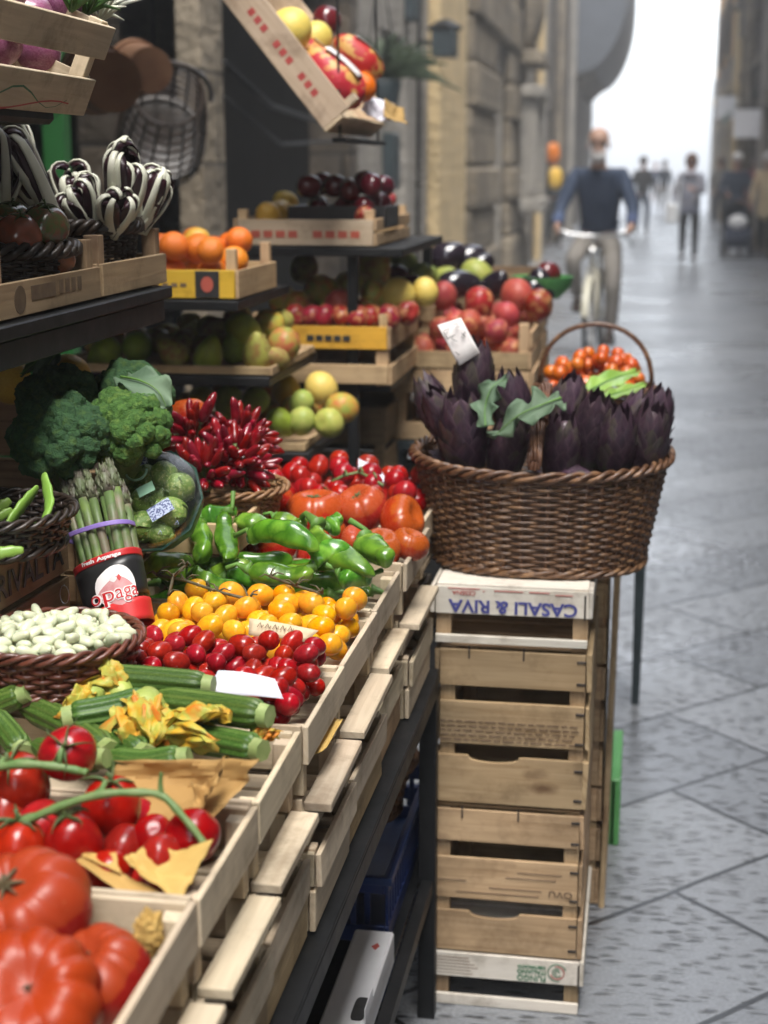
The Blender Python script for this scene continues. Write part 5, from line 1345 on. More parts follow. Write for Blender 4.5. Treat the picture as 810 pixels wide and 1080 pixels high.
for k, c in enumerate(pile(-.70, -.365, 2.265, 2.49, .036, 18, .85, 31, 4)):
    if c.z < .905: put(bm[k % 3], 'salad_tomato', 'salad tomato in the lower layer of its crate', 'tomato', c, rand_rot(), .036, 'lower layer of salad tomatoes')
rnd = [fruit_mesh('tomato', M['tomato'], 1, .92, .10, .3, .04, seed=s, wob=.02, nu=24, nv=16) for s in (14, 15)]
for m_ in rnd: m_['top'] = .82
cal_r = calyx_mesh('calyx', M['calyx'], .62, 5, 1.0, 31, .5, .4)
heap(pile(-.72, -.372, 2.52, 2.78, .0200, 130, lambda x, y: .868 + .018 * max(0, 1 - ((x + .55) / .2) ** 2) + .03 * (y - 2.5) / .28, 33, 6, zmax=lambda x, y: .932 + .02 * max(0, 1 - ((x + .55) / .2) ** 2) + .10 * (y - 2.5)), rnd, 'round_tomato', 'round red tomato in the last crate of the stall', 'tomato', 'round vine tomatoes', .0203, 1.4, cal_r, 4)
mb = MB()
pts = [P(350, 508, Y=2.62), P(362, 502, Y=2.63), P(378, 498, Y=2.64), P(392, 504, Y=2.63), P(404, 512, Y=2.6)]
mb.tube(pts, .0028, 6)
for i in (1, 2, 3): mb.tube([pts[i], pts[i] + Vector((.006, -.01, .012)), pts[i] + Vector((.012, -.02, .004))], [.002, .0018, .002], 5)
tag(mb.build('tomato_vine', M['vine'], None, 180), 'thin green vine arching over the round tomatoes', 'vine')

def card(label, corners, mat, bend=.0, name='price_card'):
    p = [Vector(c) for c in corners]; nrm = (p[1] - p[0]).cross(p[3] - p[0]).normalized()
    mb = MB(); mb.grid(lambda u, v: (p[0] * (1 - u) + p[1] * u) * (1 - v) + (p[3] * (1 - u) + p[2] * u) * v + nrm * bend * math.sin(math.pi * u), 12, 4)
    o = mb.build(name, M[mat], None, 60); tag(o, label, 'price card'); s = o.modifiers.new('thickness', 'SOLIDIFY'); s.thickness = .0006
    return o
card('white price card lying on the small red plum tomatoes', [P(216, 734, Y=1.552), P(299, 737, Y=1.545), P(290, 716, Y=1.565), P(230, 707, Y=1.575)], 'card', .005)
c_ = card('buff price card with faint handwriting between the yellow and the red tomatoes', [P(262, 670, Y=1.752), P(322, 677, Y=1.745), P(336, 665, Y=1.755), P(263, 652, Y=1.765)], 'card_b', .004)
mb = MB(); q = random.Random(9)
A_, B_, D_ = P(272, 664, Y=1.754), P(312, 669, Y=1.749), P(273, 658, Y=1.760)
for i in range(5):
    s = A_ + (B_ - A_) * (i * .2); mb.tube([s + (B_ - A_) * .0 , s + (D_ - A_) * .8 + (B_ - A_) * .06, s + (B_ - A_) * .12, s + (D_ - A_) * .5 + (B_ - A_) * .15], .0006, 4)
o = mb.build('handwriting', M['ink_faint'], c_); o.location = (0, -.0028, .0042)
card('white price card standing at the back of the round vine tomatoes', [P(378, 497, Y=2.70), P(410, 512, Y=2.66), P(403, 497, Y=2.72), P(378, 483, Y=2.75)], 'card', .002)

# ---------------- beans
b1 = basket('shallow reddish wicker basket filled with white beans over the left end of the tomato crates', (-.647, 1.585, .925), .094, .090, .082, .078, .058, 10, 30, .0030, M['wicker_r'], rimr=.0046)
bean = []
for s in (1, 2, 3):
    def bf(th, p, s=s):
        x = 1.55 * math.cos(th); r = math.sin(th) * (1 + .08 * math.cos(th * 2))
        return (r * .80 * math.cos(p), r * math.sin(p) + .18 * (x / 1.55) ** 2 * s * .5 * 1.4, x)
    bean.append(solid(bf, 14, 12).mesh('bean', M['bean'], 180))
heap(pile(-.647 - .09, -.647 + .09, 1.585 - .086, 1.585 + .086, .0072, 380, lambda x, y: .964 + .008 * (1 - ((x + .647) / .09) ** 2 - ((y - 1.585) / .09) ** 2), 51, 5, inside=lambda x, y: ((x + .647) / .083) ** 2 + ((y - 1.585) / .079) ** 2 < 1, zmax=lambda x, y: .990 + .008 * (1 - ((x + .647) / .09) ** 2 - ((y - 1.585) / .09) ** 2)), bean, 'white_bean', 'pale white bean heaped in the reddish wicker basket', 'bean', 'white beans', .0080, .6)
b2 = basket('dark wicker basket with flat green bean pods at the left edge', (-.77, 1.70, 1.054), .098, .098, .085, .085, .045, 9, 34, .003, M['wicker_d'], rimr=.0045)
def pod(label, pts, w):
    pts = [Vector(p) for p in pts]; o0 = pts[0]; mb = MB(); k = 16; cen = []
    for i in range(k):
        t = i / (k - 1) * (len(pts) - 1); a = int(min(t, len(pts) - 2)); u = t - a
        p0 = pts[max(a - 1, 0)]; p1 = pts[a]; p2 = pts[a + 1]; p3 = pts[min(a + 2, len(pts) - 1)]
        cen.append(.5 * ((2 * p1) + (p2 - p0) * u + (2 * p0 - 5 * p1 + 4 * p2 - p3) * u * u + (3 * p1 - p0 - 3 * p2 + p3) * u ** 3) - o0)
    mb.tube(cen, [w * max(.08, math.sin(math.pi * min(1, .06 + i / (k - 1) * .9)) ** .45) * (1 + .10 * math.sin(i * 1.9)) for i in range(k)], 10, ex=.42, up=(.3, .2, 1))
    o = mb.build('bean_pod', M['pod'], None, 180, o0); tag(o, label, 'bean pod')
pod('wide flat green pod lying slanted in the dark basket', [P(4, 560, Y=1.68), P(22, 535, Y=1.71), P(40, 514, Y=1.74)], .0105)
pod('green pod curving upright at the right side of the dark basket', [P(46, 500, Y=1.74), P(52, 532, Y=1.71), P(44, 552, Y=1.68)], .0095)
pod('green pod lying along the front of the dark basket', [P(44, 551, Y=1.675), P(20, 560, Y=1.655), P(-15, 566, Y=1.65)], .0085)
pod('thin green pod at the left edge inside the dark basket', [P(-20, 550, Y=1.74), P(-2, 537, Y=1.75), P(11, 527, Y=1.76)], .0075)
pod('second thin green pod just below the thin one at the left edge', [P(-20, 556, Y=1.71), P(0, 545, Y=1.72), P(13, 537, Y=1.73)], .006)
pod('green pod hanging below the dark basket rim at the left edge', [P(-25, 590, Y=1.60), P(0, 583, Y=1.60), P(25, 580, Y=1.61)], .007)

# ---------------- asparagus bunch
ab0 = P(128, 655, Y=1.80); tip0 = P(92, 500, Y=1.88)
t_ = thing('asparagus_bunch', 'bunch of green asparagus with a purple rubber band and a printed black and red wrapper', 'asparagus', ab0)
ax = (tip0 - ab0); L = ax.length; d = ax.normalized(); e = d.cross(Vector((0, 1, 0))).normalized(); e = e if e.x > 0 else -e; f = d.cross(e); f = f if f.y < 0 else -f
q = random.Random(77); k = 0
for (u, v) in [(-.034, .0), (-.024, .012), (-.012, .018), (.0, .021), (.012, .019), (.024, .013), (.034, .004), (-.018, -.004), (.0, .004), (.018, -.002), (-.028, -.016), (.028, -.014), (.008, -.018), (-.010, -.020), (-.036, -.012), (.036, -.008), (.006, .011), (-.006, .010), (.018, .008), (-.020, .006)]:
    L2 = L * q.uniform(.90, 1.06); rr = q.uniform(.0058, .0078); sp = 1.10 + .04 * q.random()
    dv = e * q.uniform(-.004, .004) + f * q.uniform(-.003, .003)
    pts = [(e * u + f * v) * (.92 + .2 * s) + d * L2 * s + dv * s for s in (0, .2, .4, .6, .8)]
    mb = MB(); mb.tube(pts, [rr, rr, rr * .98, rr * .96, rr], 9)
    for i in range(3):
        s = .2 + .2 * i + q.uniform(-.05, .05); a = q.uniform(0, 6.28); o_ = e * math.cos(a) + f * math.sin(a)
        c = (e * u + f * v) * (.92 + .2 * s) + d * L2 * s + dv * s + o_ * rr * .95
        mb.tube([c - d * .004, c + o_ * .0008, c + d * .009], [.0022, .0026, .0004], 5, ex=.4)
    st = mb.build('stalk', M['asparagus'], t_, 180)
    mb = MB(); b_ = pts[-1]
    mb.tube([b_, b_ + d * L2 * .06, b_ + d * L2 * .12, b_ + d * L2 * .17, b_ + d * L2 * .2 + dv], [rr * 1.02, rr * 1.12, rr * .95, rr * .55, rr * .08], 9)
    for i in range(16):
        a = i * 2.4; s = .01 + .17 * i / 16; r2 = rr * (1.12 - .75 * max(0, (i - 6) / 10))
        o_ = e * math.cos(a) + f * math.sin(a); c = b_ + d * L2 * s + o_ * r2 * .82
        mb.tube([c - d * .004, c + d * .002 + o_ * .0012, c + d * .009 + o_ * .0006], [.0022, .0028, .0004], 5, ex=.5)
    mb.build('tip', M['asp_tip'], st, 180)
def hoop(s0, s1, A, B, mat, name, par, tilt=0.0, n=48):
    mb = MB()
    def hf(u, v):
        a = 6.2832 * u; s = s0 + (s1 - s0) * v + tilt * math.cos(a)
        x, y = ell(A, B, a, 2.4); return e * x * (.92 + .2 * s) + f * y * (.92 + .2 * s) + d * L * s
    mb.grid(hf, n, 6, cu=True)
    o = mb.build(name, mat, par, 180); m_ = o.modifiers.new('thickness', 'SOLIDIFY'); m_.thickness = .0012; return o
hoop(.585, .615, .0435, .0305, M['band'], 'rubber_band', t_, -.015)
wr = hoop(.105, .36, .0445, .0315, M['wrap_black'], 'wrapper', t_, .012)
hoop(.36, .405, .0450, .0320, M['wrap_red'], 'red_stripe', wr, .012)
hoop(-.06, .085, .0450, .0320, M['wrap_red'], 'red_base', wr, .010)
# printed round emblem on the front
mb = MB()
def onwrap(u, s, lift): 
    a = math.atan2(1, 0) - u
    x, y = ell(.0445 + lift, .0315 + lift, a, 2.4); return e * x * (.92 + .2 * s) + f * y * (.92 + .2 * s) + d * L * s
def patch(uc, sc_, ru, rs, lift, mat, name, n=28, sq=2.0):
    mb = MB(); c = onwrap(uc, sc_, lift); vs = [c]
    ring = []
    for k2 in range(n):
        x, y = ell(ru, rs, 6.2832 * k2 / n, sq); ring.append((x, y))
    for fr in (.35, .7, 1):
        vs += [onwrap(uc + x * fr, sc_ + y * fr, lift) for x, y in ring]
    fs = [(0, 1 + i, 1 + (i + 1) % n) for i in range(n)]
    for k2 in range(2):
        a = 1 + k2 * n; fs += [(a + i, a + n + i, a + n + (i + 1) % n, a + (i + 1) % n) for i in range(n)]
    mb.add(vs, fs); return mb.build(name, mat, wr, 180)
patch(.42, .185, .62, .135, .0014, M['wrap_white'], 'printed_disc')
patch(.40, .155, .56, .095, .0019, M['wrap_pink'], 'printed_hills', sq=1.4)
patch(.30, .235, .12, .022, .0021, M['wrap_white'], 'printed_hill', sq=1.3)
patch(.48, .235, .07, .022, .0023, M['wrap_red'], 'printed_hill', sq=1.2)
def wraptext(body, h, mat, uc, sc_, lift, parent, width, bold=.0003):
    me = text_mesh(body, h, mat, 0.0, 1.0, bold, width)
    for v in me.vertices:
        p = onwrap(uc + v.co.x / .042, sc_ + v.co.y / L, lift); v.co = p
    return link('lettering', me, parent)
wraptext('opaga', .019, M['wrap_white'], .32, .145, .0028, wr, .060, .0012)
wraptext('opaga', .019, M['wrap_red'], .32, .145, .0034, wr, .060, -.0001)
wraptext('Fresh Asparagus', .0048, M['wrap_white'], .15, .383, .0026, wr, .046)
# loop of wire
mb = MB(); c = P(68, 627, Y=1.78) - ab0
mb.tube([c + Vector((.006 * math.cos(a), 0, .012 * math.sin(a))) for a in [R(x) for x in range(0, 361, 30)]], .0006, 5); mb.build('tie', M['chrome'], t_)

# ---------------- sprout pack
def film_mat():
    m, t, b = new_mat('clear plastic film')
    for n in list(t.nodes):
        if n.type != 'OUTPUT_MATERIAL': t.nodes.remove(n)
    out = [n for n in t.nodes][0]
    tr = N(t, 'ShaderNodeBsdfTransparent'); gl = N(t, 'ShaderNodeBsdfGlossy', i_Roughness=.08); fr = N(t, 'ShaderNodeFresnel', i_IOR=1.3)
    nz = N(t, 'ShaderNodeTexNoise', i_Scale=45, i_Detail=3); bp = N(t, 'ShaderNodeBump', i_Strength=.45, i_Distance=.004); t.links.new(nz.outputs[0], bp.inputs['Height'])
    t.links.new(bp.outputs[0], gl.inputs['Normal']); t.links.new(bp.outputs[0], fr.inputs['Normal'])
    mx = N(t, 'ShaderNodeMixShader'); fm = N(t, 'ShaderNodeMath', operation='MULTIPLY'); fm.inputs[1].default_value = .6; t.links.new(fr.outputs[0], fm.inputs[0]); t.links.new(fm.outputs[0], mx.inputs[0]); t.links.new(tr.outputs[0], mx.inputs[1]); t.links.new(gl.outputs[0], mx.inputs[2])
    t.links.new(mx.outputs[0], out.inputs['Surface']); return m
M['film'] = film_mat()
M['tray_green'] = pm('dark green tray', (.008, .045, .030), (.006, .035, .024), 20, .35)
spc = P(163, 532, Y=1.98); spn = Vector((-.10, -.80, .52)).normalized(); sr_ = euler_to(spn, 0)
Ms = Matrix.Translation(spc) @ sr_.to_matrix().to_4x4() @ Matrix.Scale(1.15, 4)
t_ = thing('sprout_pack', 'round dark green tray of brussels sprouts wrapped in clear film with printed labels', 'tray', spc, sr_, scale=1.15)
mb = MB(); mb.lathe([(0, -.034), (.047, -.034), (.058, -.010), (.0655, .006), (.0665, .012), (.0635, .012), (.056, -.008), (.045, -.030), (0, -.030)], 10); mb.build('tray', M['tray_green'], t_)
mb = MB(); mb.grid(lambda u, v: ((.0628 * math.sin(v * 1.5708)) * math.cos(6.2832 * u), (.0628 * math.sin(v * 1.5708)) * math.sin(6.2832 * u), .011 + .022 * max(0, math.cos(v * 1.5708)) ** .6), 40, 14, cu=True); mb.build('film', M['film'], t_, 180)
def pack_label(x, y, w, h, ang, mat, name='label'):
    def zz(px, py):
        v = min(1, math.hypot(px, py) / .0628); return .0122 + .022 * max(0, math.cos(math.asin(v))) ** .6
    mb = MB(); c, s = math.cos(ang), math.sin(ang)
    mb.grid(lambda u, v: ((x + (u - .5) * w * c - (v - .5) * h * s), (y + (u - .5) * w * s + (v - .5) * h * c), zz(x + (u - .5) * w * c - (v - .5) * h * s, y + (u - .5) * w * s + (v - .5) * h * c)), 8, 6)
    return mb.build(name, mat, t_, 180)
M['lab_b'] = pm('pale blue printed label', (.42, .48, .62), (.08, .10, .22), 420, .5, var=0, lo=.48, hi=.52)
M['lab_g'] = pm('pale green label', (.30, .52, .36), (.24, .46, .30), 30, .5, var=0)
pack_label(-.018, .041, .034, .012, .35, M['lab_b']); pack_label(.022, -.020, .030, .017, .55, M['lab_b']); pack_label(.002, .006, .021, .013, .45, M['lab_g'])
mb = MB()
mb.tube([(-.012 + .013 * math.cos(a), .030 + .012 * math.sin(a), .0345) for a in [R(x) for x in range(200, 371, 14)]], .0016, 5); mb.build('printed_arc', M['lab_g'], t_)
for xx, yy in ((.022, -.047), (.042, -.036)):
    mb = MB(); mb.tube([(xx + .003 * math.cos(a), yy + .003 * math.sin(a), .0265) for a in [R(x) for x in (90, 210, 330, 450)]], .0005, 4); mb.build('printed_triangle', M['lab_b'], t_)
def sprout_mesh(seed):
    q = random.Random(seed)
    mb = solid(lambda th, p: (math.sin(th) * math.cos(p), math.sin(th) * math.sin(p), math.cos(th) * 1.1), 20, 14)
    for k2 in range(7):
        a0 = k2 * 2.4 + q.uniform(-.2, .2); R_ = 1.02 + .018 * k2; wd = q.uniform(.75, 1.05)
        def lf(u, v):
            s = (u - .5) * 2; th = math.pi - .25 - v * 2.15 * (1 - .18 * s * s); ph = a0 + s * wd * math.sin(math.pi * min(1, .15 + v * .8)) ** .7
            r = R_ + .05 * v ** 3 + .012 * math.cos(s * 9)
            return (r * math.sin(th) * math.cos(ph), r * math.sin(th) * math.sin(ph), 1.1 * r * math.cos(th))
        mb.grid(lf, 11, 10)
    mb.tube([(0, 0, -1.0), (0, 0, -1.3)], [.33, .30], 10)
    return mb.mesh('sprout', M['sprout'], 180)
spm = [sprout_mesh(s) for s in (1, 2, 3)]
for i, (x, y, z, r) in enumerate(((-.012, .030, .006, .0155), (.012, .034, .007, .0150), (.032, .018, .006, .0158), (-.036, .012, .004, .0150), (-.010, .002, .008, .0155), (.026, -.014, .007, .0165), (-.034, -.016, .005, .0148), (-.010, -.030, .007, .0165), (.012, -.038, .003, .0140), (.006, .012, -.006, .0150))):
    put(spm[i % 3], 'brussels_sprout', 'green brussels sprout under the film of the round tray', 'sprout', Ms @ Vector((x, y, z)), rand_rot(), r * 1.2, 'sprouts in the round tray')

# ---------------- broccoli
def broccoli_mesh(seed, n=46, mat='broccoli'):
    q = random.Random(seed); mb = MB()
    ga = math.pi * (3 - math.sqrt(5))
    for i in range(n):
        t = (i + .5) / n; ct = 1 - t * 1.28; st = math.sqrt(max(0, 1 - ct * ct)); a = i * ga + q.uniform(-.2, .2)
        c = Vector((st * math.cos(a), st * math.sin(a), ct * .80)) * .72; fr = q.uniform(.19, .30) * (1.05 - .25 * t)
        c *= q.uniform(.93, 1.07); sd = q.uniform(0, 90); nc = c.normalized()
        def ff(th, p):
            v = Vector((math.sin(th) * math.cos(p), math.sin(th) * math.sin(p), math.cos(th)))
            k = 1 + .16 * mnoise.noise(v * 2.0 + Vector((sd, 0, 0)))
            d0 = mnoise.voronoi(v * 3.2 + Vector((sd, 0, 0)))[0][0]; k += .20 * (.45 - min(.9, d0))
            d1 = mnoise.voronoi(v * 6 + Vector((sd, 3, 0)))[0][0]; k += .13 * (.5 - min(.9, d1))
            return c + v * fr * k
        s_ = solid(ff, 40, 26); mb.add(s_.v, s_.f, s_.uv)
    return mb.mesh('broccoli', M[mat], 180)
brs = MB()
brs.tube([(0, 0, .4), (0, 0, -.3), (0, 0, -1.2), (.05, 0, -1.9)], [.5, .34, .30, .33], 14)
for k2 in range(8):
    a = k2 * .785; brs.tube([(0, 0, -.8), (.25 * math.cos(a), .25 * math.sin(a), -.3), (.55 * math.cos(a), .55 * math.sin(a), .1)], [.14, .13, .16], 8)
brs = brs.mesh('stem', M['broccoli_stem'], 180)
bl = [broccoli_mesh(1), broccoli_mesh(2, 40, 'broccoli_l'), broccoli_mesh(3)]
for (x, y, Y, r, ax, k, lab) in (
        (64, 466, 1.90, .074, (.0, -.45, .9), 0, 'large dark green broccoli head at the front left behind the asparagus'),
        (133, 456, 1.96, .068, (.15, -.45, .9), 1, 'lighter green broccoli head behind the sprout pack'),
        (62, 425, 2.05, .066, (-.1, -.1, 1), 2, 'dark broccoli head in the shade at the back left'),
        (140, 420, 2.10, .064, (.2, .0, 1), 0, 'broccoli head at the back with a curled grey green leaf')):
    put(bl[k], 'broccoli', lab, 'broccoli', P(x, y, Y=Y), euler_to(ax, k * 2.0), r, None, [('stem', brs, None, None)])
def leaf(name, label, pts, wid, mat, parent=None, ruf=.15, cat='leaf', vein=True, lobe=0.0):
    pts = [Vector(p) for p in pts]; o0 = pts[0].copy(); k = 20
    cen = []
    for i in range(k):
        t = i / (k - 1) * (len(pts) - 1); a = int(min(t, len(pts) - 2)); u = t - a
        p0 = pts[max(a - 1, 0)]; p1 = pts[a]; p2 = pts[a + 1]; p3 = pts[min(a + 2, len(pts) - 1)]
        cen.append(.5 * ((2 * p1) + (p2 - p0) * u + (2 * p0 - 5 * p1 + 4 * p2 - p3) * u * u + (3 * p1 - p0 - 3 * p2 + p3) * u ** 3) - o0)
    T = [(cen[min(i + 1, k - 1)] - cen[max(i - 1, 0)]).normalized() for i in range(k)]
    mb = MB()
    def lf(u, v):
        i = min(k - 1, int(round(v * (k - 1)))); s = (u - .5) * 2; t = v
        up = Vector((0, -.5, .85)); sd = T[i].cross(up).normalized(); nn = sd.cross(T[i])
        w = wid * (math.sin(math.pi * min(1, .12 + .86 * t)) ** .75) * (1 + lobe * math.sin(t * 26) * abs(s))
        return cen[i] + sd * s * w + nn * (wid * ruf * math.sin(t * 17 + s * 3) * abs(s) ** 1.5 - wid * .22 * (1 - abs(s)) + wid * .12)
    mb.grid(lf, 15, k); o = mb.build(name, mat, parent, 180, o0 if parent is None else None)
    if parent is None: tag(o, label, cat)
    m_ = o.modifiers.new('thickness', 'SOLIDIFY'); m_.thickness = .0009
    mb = MB(); mb.tube([c + Vector((0, -.0016, .0012)) for c in cen], [wid * .075 * (1 - .8 * i / k) for i in range(k)], 6); mb.build('midrib', M['pepper_stem'] if vein else mat, o, 180)
    return o
leaf('broccoli_leaf', 'curled grey green leaf over the back broccoli head', [P(128, 398, Y=2.04), P(148, 402, Y=2.0), P(166, 412, Y=1.99), P(176, 430, Y=1.99)], .026, M['leaf_g'], ruf=.3)
leaf('broccoli_leaf', 'dark green leaf standing up behind the back left broccoli', [P(28, 425, Y=2.12), P(45, 395, Y=2.14), P(62, 370, Y=2.16)], .02, M['leaf_g'], ruf=.2)
lem = [fruit_mesh('fruit', M['lemon'], 1, 1.12, .05, .3, .0, seed=s, wob=.03) for s in (61, 62)]
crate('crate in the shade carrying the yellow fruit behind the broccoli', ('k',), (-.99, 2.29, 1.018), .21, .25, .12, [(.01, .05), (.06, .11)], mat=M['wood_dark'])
put(lem[0], 'yellow_fruit', 'orange yellow fruit at the left edge above the broccoli', 'fruit', P(11, 402, Y=2.22), euler_to((.2, -.2, .9)), .033, None, [('stalk', calyx_mesh('stalk', M['calyx_dry'], .5, 4, .4, 3, .6), (0, 0, 1.02), None)])
put(lem[1], 'yellow_fruit', 'yellow fruit peeping out behind the dark broccoli head', 'fruit', P(70, 396, Y=2.26), euler_to((.9, -.2, .2)), .034)
leaf('fruit_leaf', 'dark green leaf between the two yellow fruits', [P(22, 395, Y=2.2), P(35, 385, Y=2.2), P(58, 365, Y=2.22)], .013, M['green_stuff'], ruf=.1)

# ---------------- chillies
cb = basket('light wicker basket with bunches of red chillies beside the broccoli', P(240, 538, Y=2.34), .092, .088, .075, .07, .04, 8, 28, .003, M['wicker_l'], rimr=.0045)
crate('pale crate carrying the chilli basket', ('l',), (-.735, 2.30, .935), .30, .30, .058, [(.004, .05)], mat=M['wood_far'])
def chilli_mesh(seed):
    q = random.Random(seed); L = .042; r = .0076; mb = MB(); k = 12; b = q.uniform(-.3, .4)
    cen = [(b * L * (i / 11) ** 2 * .5, q.uniform(-.0006, .0006), .012 + L * i / 11) for i in range(k)]
    mb.tube(cen, [r * w for w in (.55, .9, 1, 1.02, 1.02, 1, .98, .94, .88, .76, .55, .12)], 10)
    me = mb.mesh('chilli', M['chilli'], 180)
    mb = MB(); mb.tube([(0, 0, -.022), (0, 0, .008), (0, 0, .0135)], [.0014, .0017, .0052], 7); return me, mb.mesh('stem', M['chilli_stem'], 180)
CH = [chilli_mesh(s) for s in range(5)]
q = random.Random(13)
for (x, y, Y, ax, n, sp, lab) in (
        (216, 508, 2.28, (-.05, -.25, .95), 44, .8, 'bunch of red chillies tied with green string, nearest the sprout pack'),
        (248, 492, 2.33, (.45, -.45, .75), 48, .8, 'bunch of red chillies fanning out to the right over the basket rim'),
        (205, 466, 2.38, (-.3, -.1, .9), 28, .9, 'small bunch of red chillies at the back beside the broccoli'),
        (248, 468, 2.42, (.3, .0, .9), 36, .9, 'bunch of red chillies standing at the back right of the basket')):
    c = P(x, y, Y=Y); t_ = thing('chilli_bunch', lab, 'chilli', c); A_ = Vector(ax).normalized()
    for i in range(n):
        while True:
            d = Vector((q.gauss(0, 1), q.gauss(0, 1), q.gauss(0, 1))).normalized()
            if d.dot(A_) > -.05: break
        d = (d + A_ * .12 * sp + Vector((.18, -.12, 0))).normalized()
        me, st = CH[i % 5]; ch = link('chilli', me, t_, d * q.uniform(.012, .03), euler_to(d, q.uniform(0, 6.3)), q.uniform(.82, 1.12)); link('stem', st, ch)
    mb = MB()
    for kk in range(4): mb.tube([A_ * (.004 * kk - .012) + Vector((.008 * math.cos(a), .008 * math.sin(a), .002 * math.sin(a * 2 + kk))) for a in [R(z) for z in range(0, 361, 30)]], .0016, 5)
    for kk in range(9): a = kk * .7; mb.tube([Vector((0, 0, 0)), -A_ * .02 + Vector((.005 * math.cos(a), .005 * math.sin(a), 0))], .0016, 5)
    mb.build('string', M['chilli_stem'], t_, 180)

# ---------------- artichokes
def arti_mesh(seed, n=70, open_=.0, mat='arti'):
    q = random.Random(seed); mb = solid(lambda th, p: (.46 * math.sin(th) * math.cos(p), .46 * math.sin(th) * math.sin(p), .66 * math.cos(th) + .62), 18, 14)
    ga = 2.39996
    for i in range(n):
        t = i / (n - 1); a = i * ga + q.uniform(-.15, .15)
        z0 = .0 + .82 * t; rb = .60 * math.sin(math.pi * (.22 + .60 * t)) ** .8
        L = .50 + .20 * t + q.uniform(-.07, .05); w = (.30 - .10 * t) * q.uniform(.85, 1.15)
        flare = (.16 + open_) * (1 - .5 * t) + q.uniform(-.03, .08); twist = q.uniform(-.06, .06)
        ca, sa = math.cos(a), math.sin(a)
        zt = z0 + L                                    # the flank follows the bud's outline
        def prof(z):
            x = min(1, max(0, z / 1.5)); return .62 * math.sin(math.pi * (.20 + .74 * x)) ** .75
        def lf(u, v):
            s = (u - .5) * 2
            ww = w * (math.sin(math.pi * (.22 + .50 * v)) if v < .55 else math.sin(math.pi * (.22 + .275)) * (1 - ((v - .55) / .45) ** 1.5))
            z = z0 + L * v
            r = min(rb + .06, prof(z)) * (1 - .10 * t) + .02 + .05 * (1 - t) + flare * max(0, v - .35) ** 1.6 * 1.6 + .03 * math.sin(math.pi * v)
            r -= ww * s * s * .22; r += .035 * v + .02 * math.sin(3.14 * v)
            y = ww * s + twist * v
            return (r * ca - y * sa, r * sa + y * ca, z)
        mb.grid(lf, 7, 10, mi=1 if q.random() < .2 else 0)
    mb.tube([(0, 0, .1), (0, 0, -.25), (.03, 0, -.7)], [.22, .16, .15], 10, mi=1)
    me = mb.mesh('artichoke', [M[mat], M['arti_g']], 180)
    return me
AR = [arti_mesh(1), arti_mesh(2, 72, .08), arti_mesh(3, 64, .03)]
i = 0
for (x, y, Y, s, ax, k, lab) in (
        (500, 394, 2.74, .062, (-.02, -.1, 1), 0, 'artichoke that stands highest with the white price tag in it'),
        (470, 440, 2.68, .060, (-.42, -.28, .85), 0, 'artichoke leaning out over the left rim, lower one with pointed tip'),
        (456, 424, 2.76, .055, (-.45, .1, .9), 2, 'small artichoke leaning left at the back of the left rim'),
        (488, 455, 2.655, .072, (-.06, -.3, .95), 1, 'large artichoke at the front left with green tipped bracts'),
        (540, 424, 2.74, .060, (.0, -.1, 1), 2, 'artichoke standing behind the grey green leaf'),
        (535, 470, 2.655, .058, (.05, -.3, .95), 0, 'artichoke below the hanging leaf, left of the handle'),
        (593, 470, 2.66, .060, (.0, -.25, .95), 2, 'artichoke just right of the basket handle at the front'),
        (598, 430, 2.74, .060, (.05, -.1, 1), 0, 'artichoke standing behind the handle, right of it'),
        (625, 452, 2.68, .066, (.15, -.25, .95), 1, 'large ragged artichoke right of the middle'),
        (650, 462, 2.66, .060, (.1, -.3, .95), 2, 'artichoke near the right end with its tip up at the rim'),
        (668, 448, 2.74, .060, (.22, -.05, .97), 0, 'artichoke at the back right under the pale leaf'),
        (683, 462, 2.69, .063, (.18, -.12, .97), 1, 'artichoke at the right end of the basket standing tall'),
        (690, 440, 2.76, .055, (.25, .0, .95), 2, 'narrow artichoke at the very back of the right end')):
    a_ = (Vector(ax) + Vector((rng.uniform(-.14, .14), rng.uniform(-.08, .08), 0))).normalized(); s *= 1.12 * rng.uniform(.94, 1.06); c = P(x, y, Y=Y) - a_ * s * .95
    put(AR[k], 'artichoke', lab, 'artichoke', c, euler_to(a_, i * 1.7), (s * .74, s * .74, s * 1.30)); i += 1
for k, c in enumerate(pile(BX - .2, BX + .2, BY - .15, BY + .15, .045, 22, BZ + .05, 61, 4, inside=lambda x, y: ((x - BX) / .165) ** 2 + ((y - BY) / .12) ** 2 < 1)):
    if c.z < BZ + .19: put(AR[k % 3], 'artichoke', 'artichoke lying deeper in the big wicker basket', 'artichoke', c, rand_rot(), .045, 'deeper layer of artichokes')
leaf('artichoke_leaf', 'grey green artichoke leaf drooping over the basket beside the handle', [P(592, 420, Y=2.60), P(570, 428, Y=2.58), P(545, 440, Y=2.575), P(520, 462, Y=2.585)], .030, M['leaf_g'], ruf=.45, lobe=.35)
leaf('artichoke_leaf', 'grey green leaf standing up behind the drooping leaf', [P(512, 450, Y=2.60), P(512, 428, Y=2.62), P(520, 408, Y=2.63), P(535, 400, Y=2.65)], .020, M['leaf_g'], ruf=.5, lobe=.35)
leaf('cabbage_leaf', 'pale green leaf lying between the orange tomatoes and the artichokes', [P(622, 412, Y=3.05), P(645, 400, Y=3.1), P(672, 392, Y=3.2)], .028, M['pod'], ruf=.15)
leaf('cabbage_leaf', 'second pale green leaf under the first one at the right', [P(640, 418, Y=3.0), P(660, 412, Y=3.05), P(680, 405, Y=3.1)], .018, M['pod'], ruf=.15)
c_ = card('white price tag with handwriting stuck into the highest artichoke', [P(484, 386, Y=2.70), P(506, 372, Y=2.70), P(486, 335, Y=2.72), P(461, 343, Y=2.72)], 'card', .0)
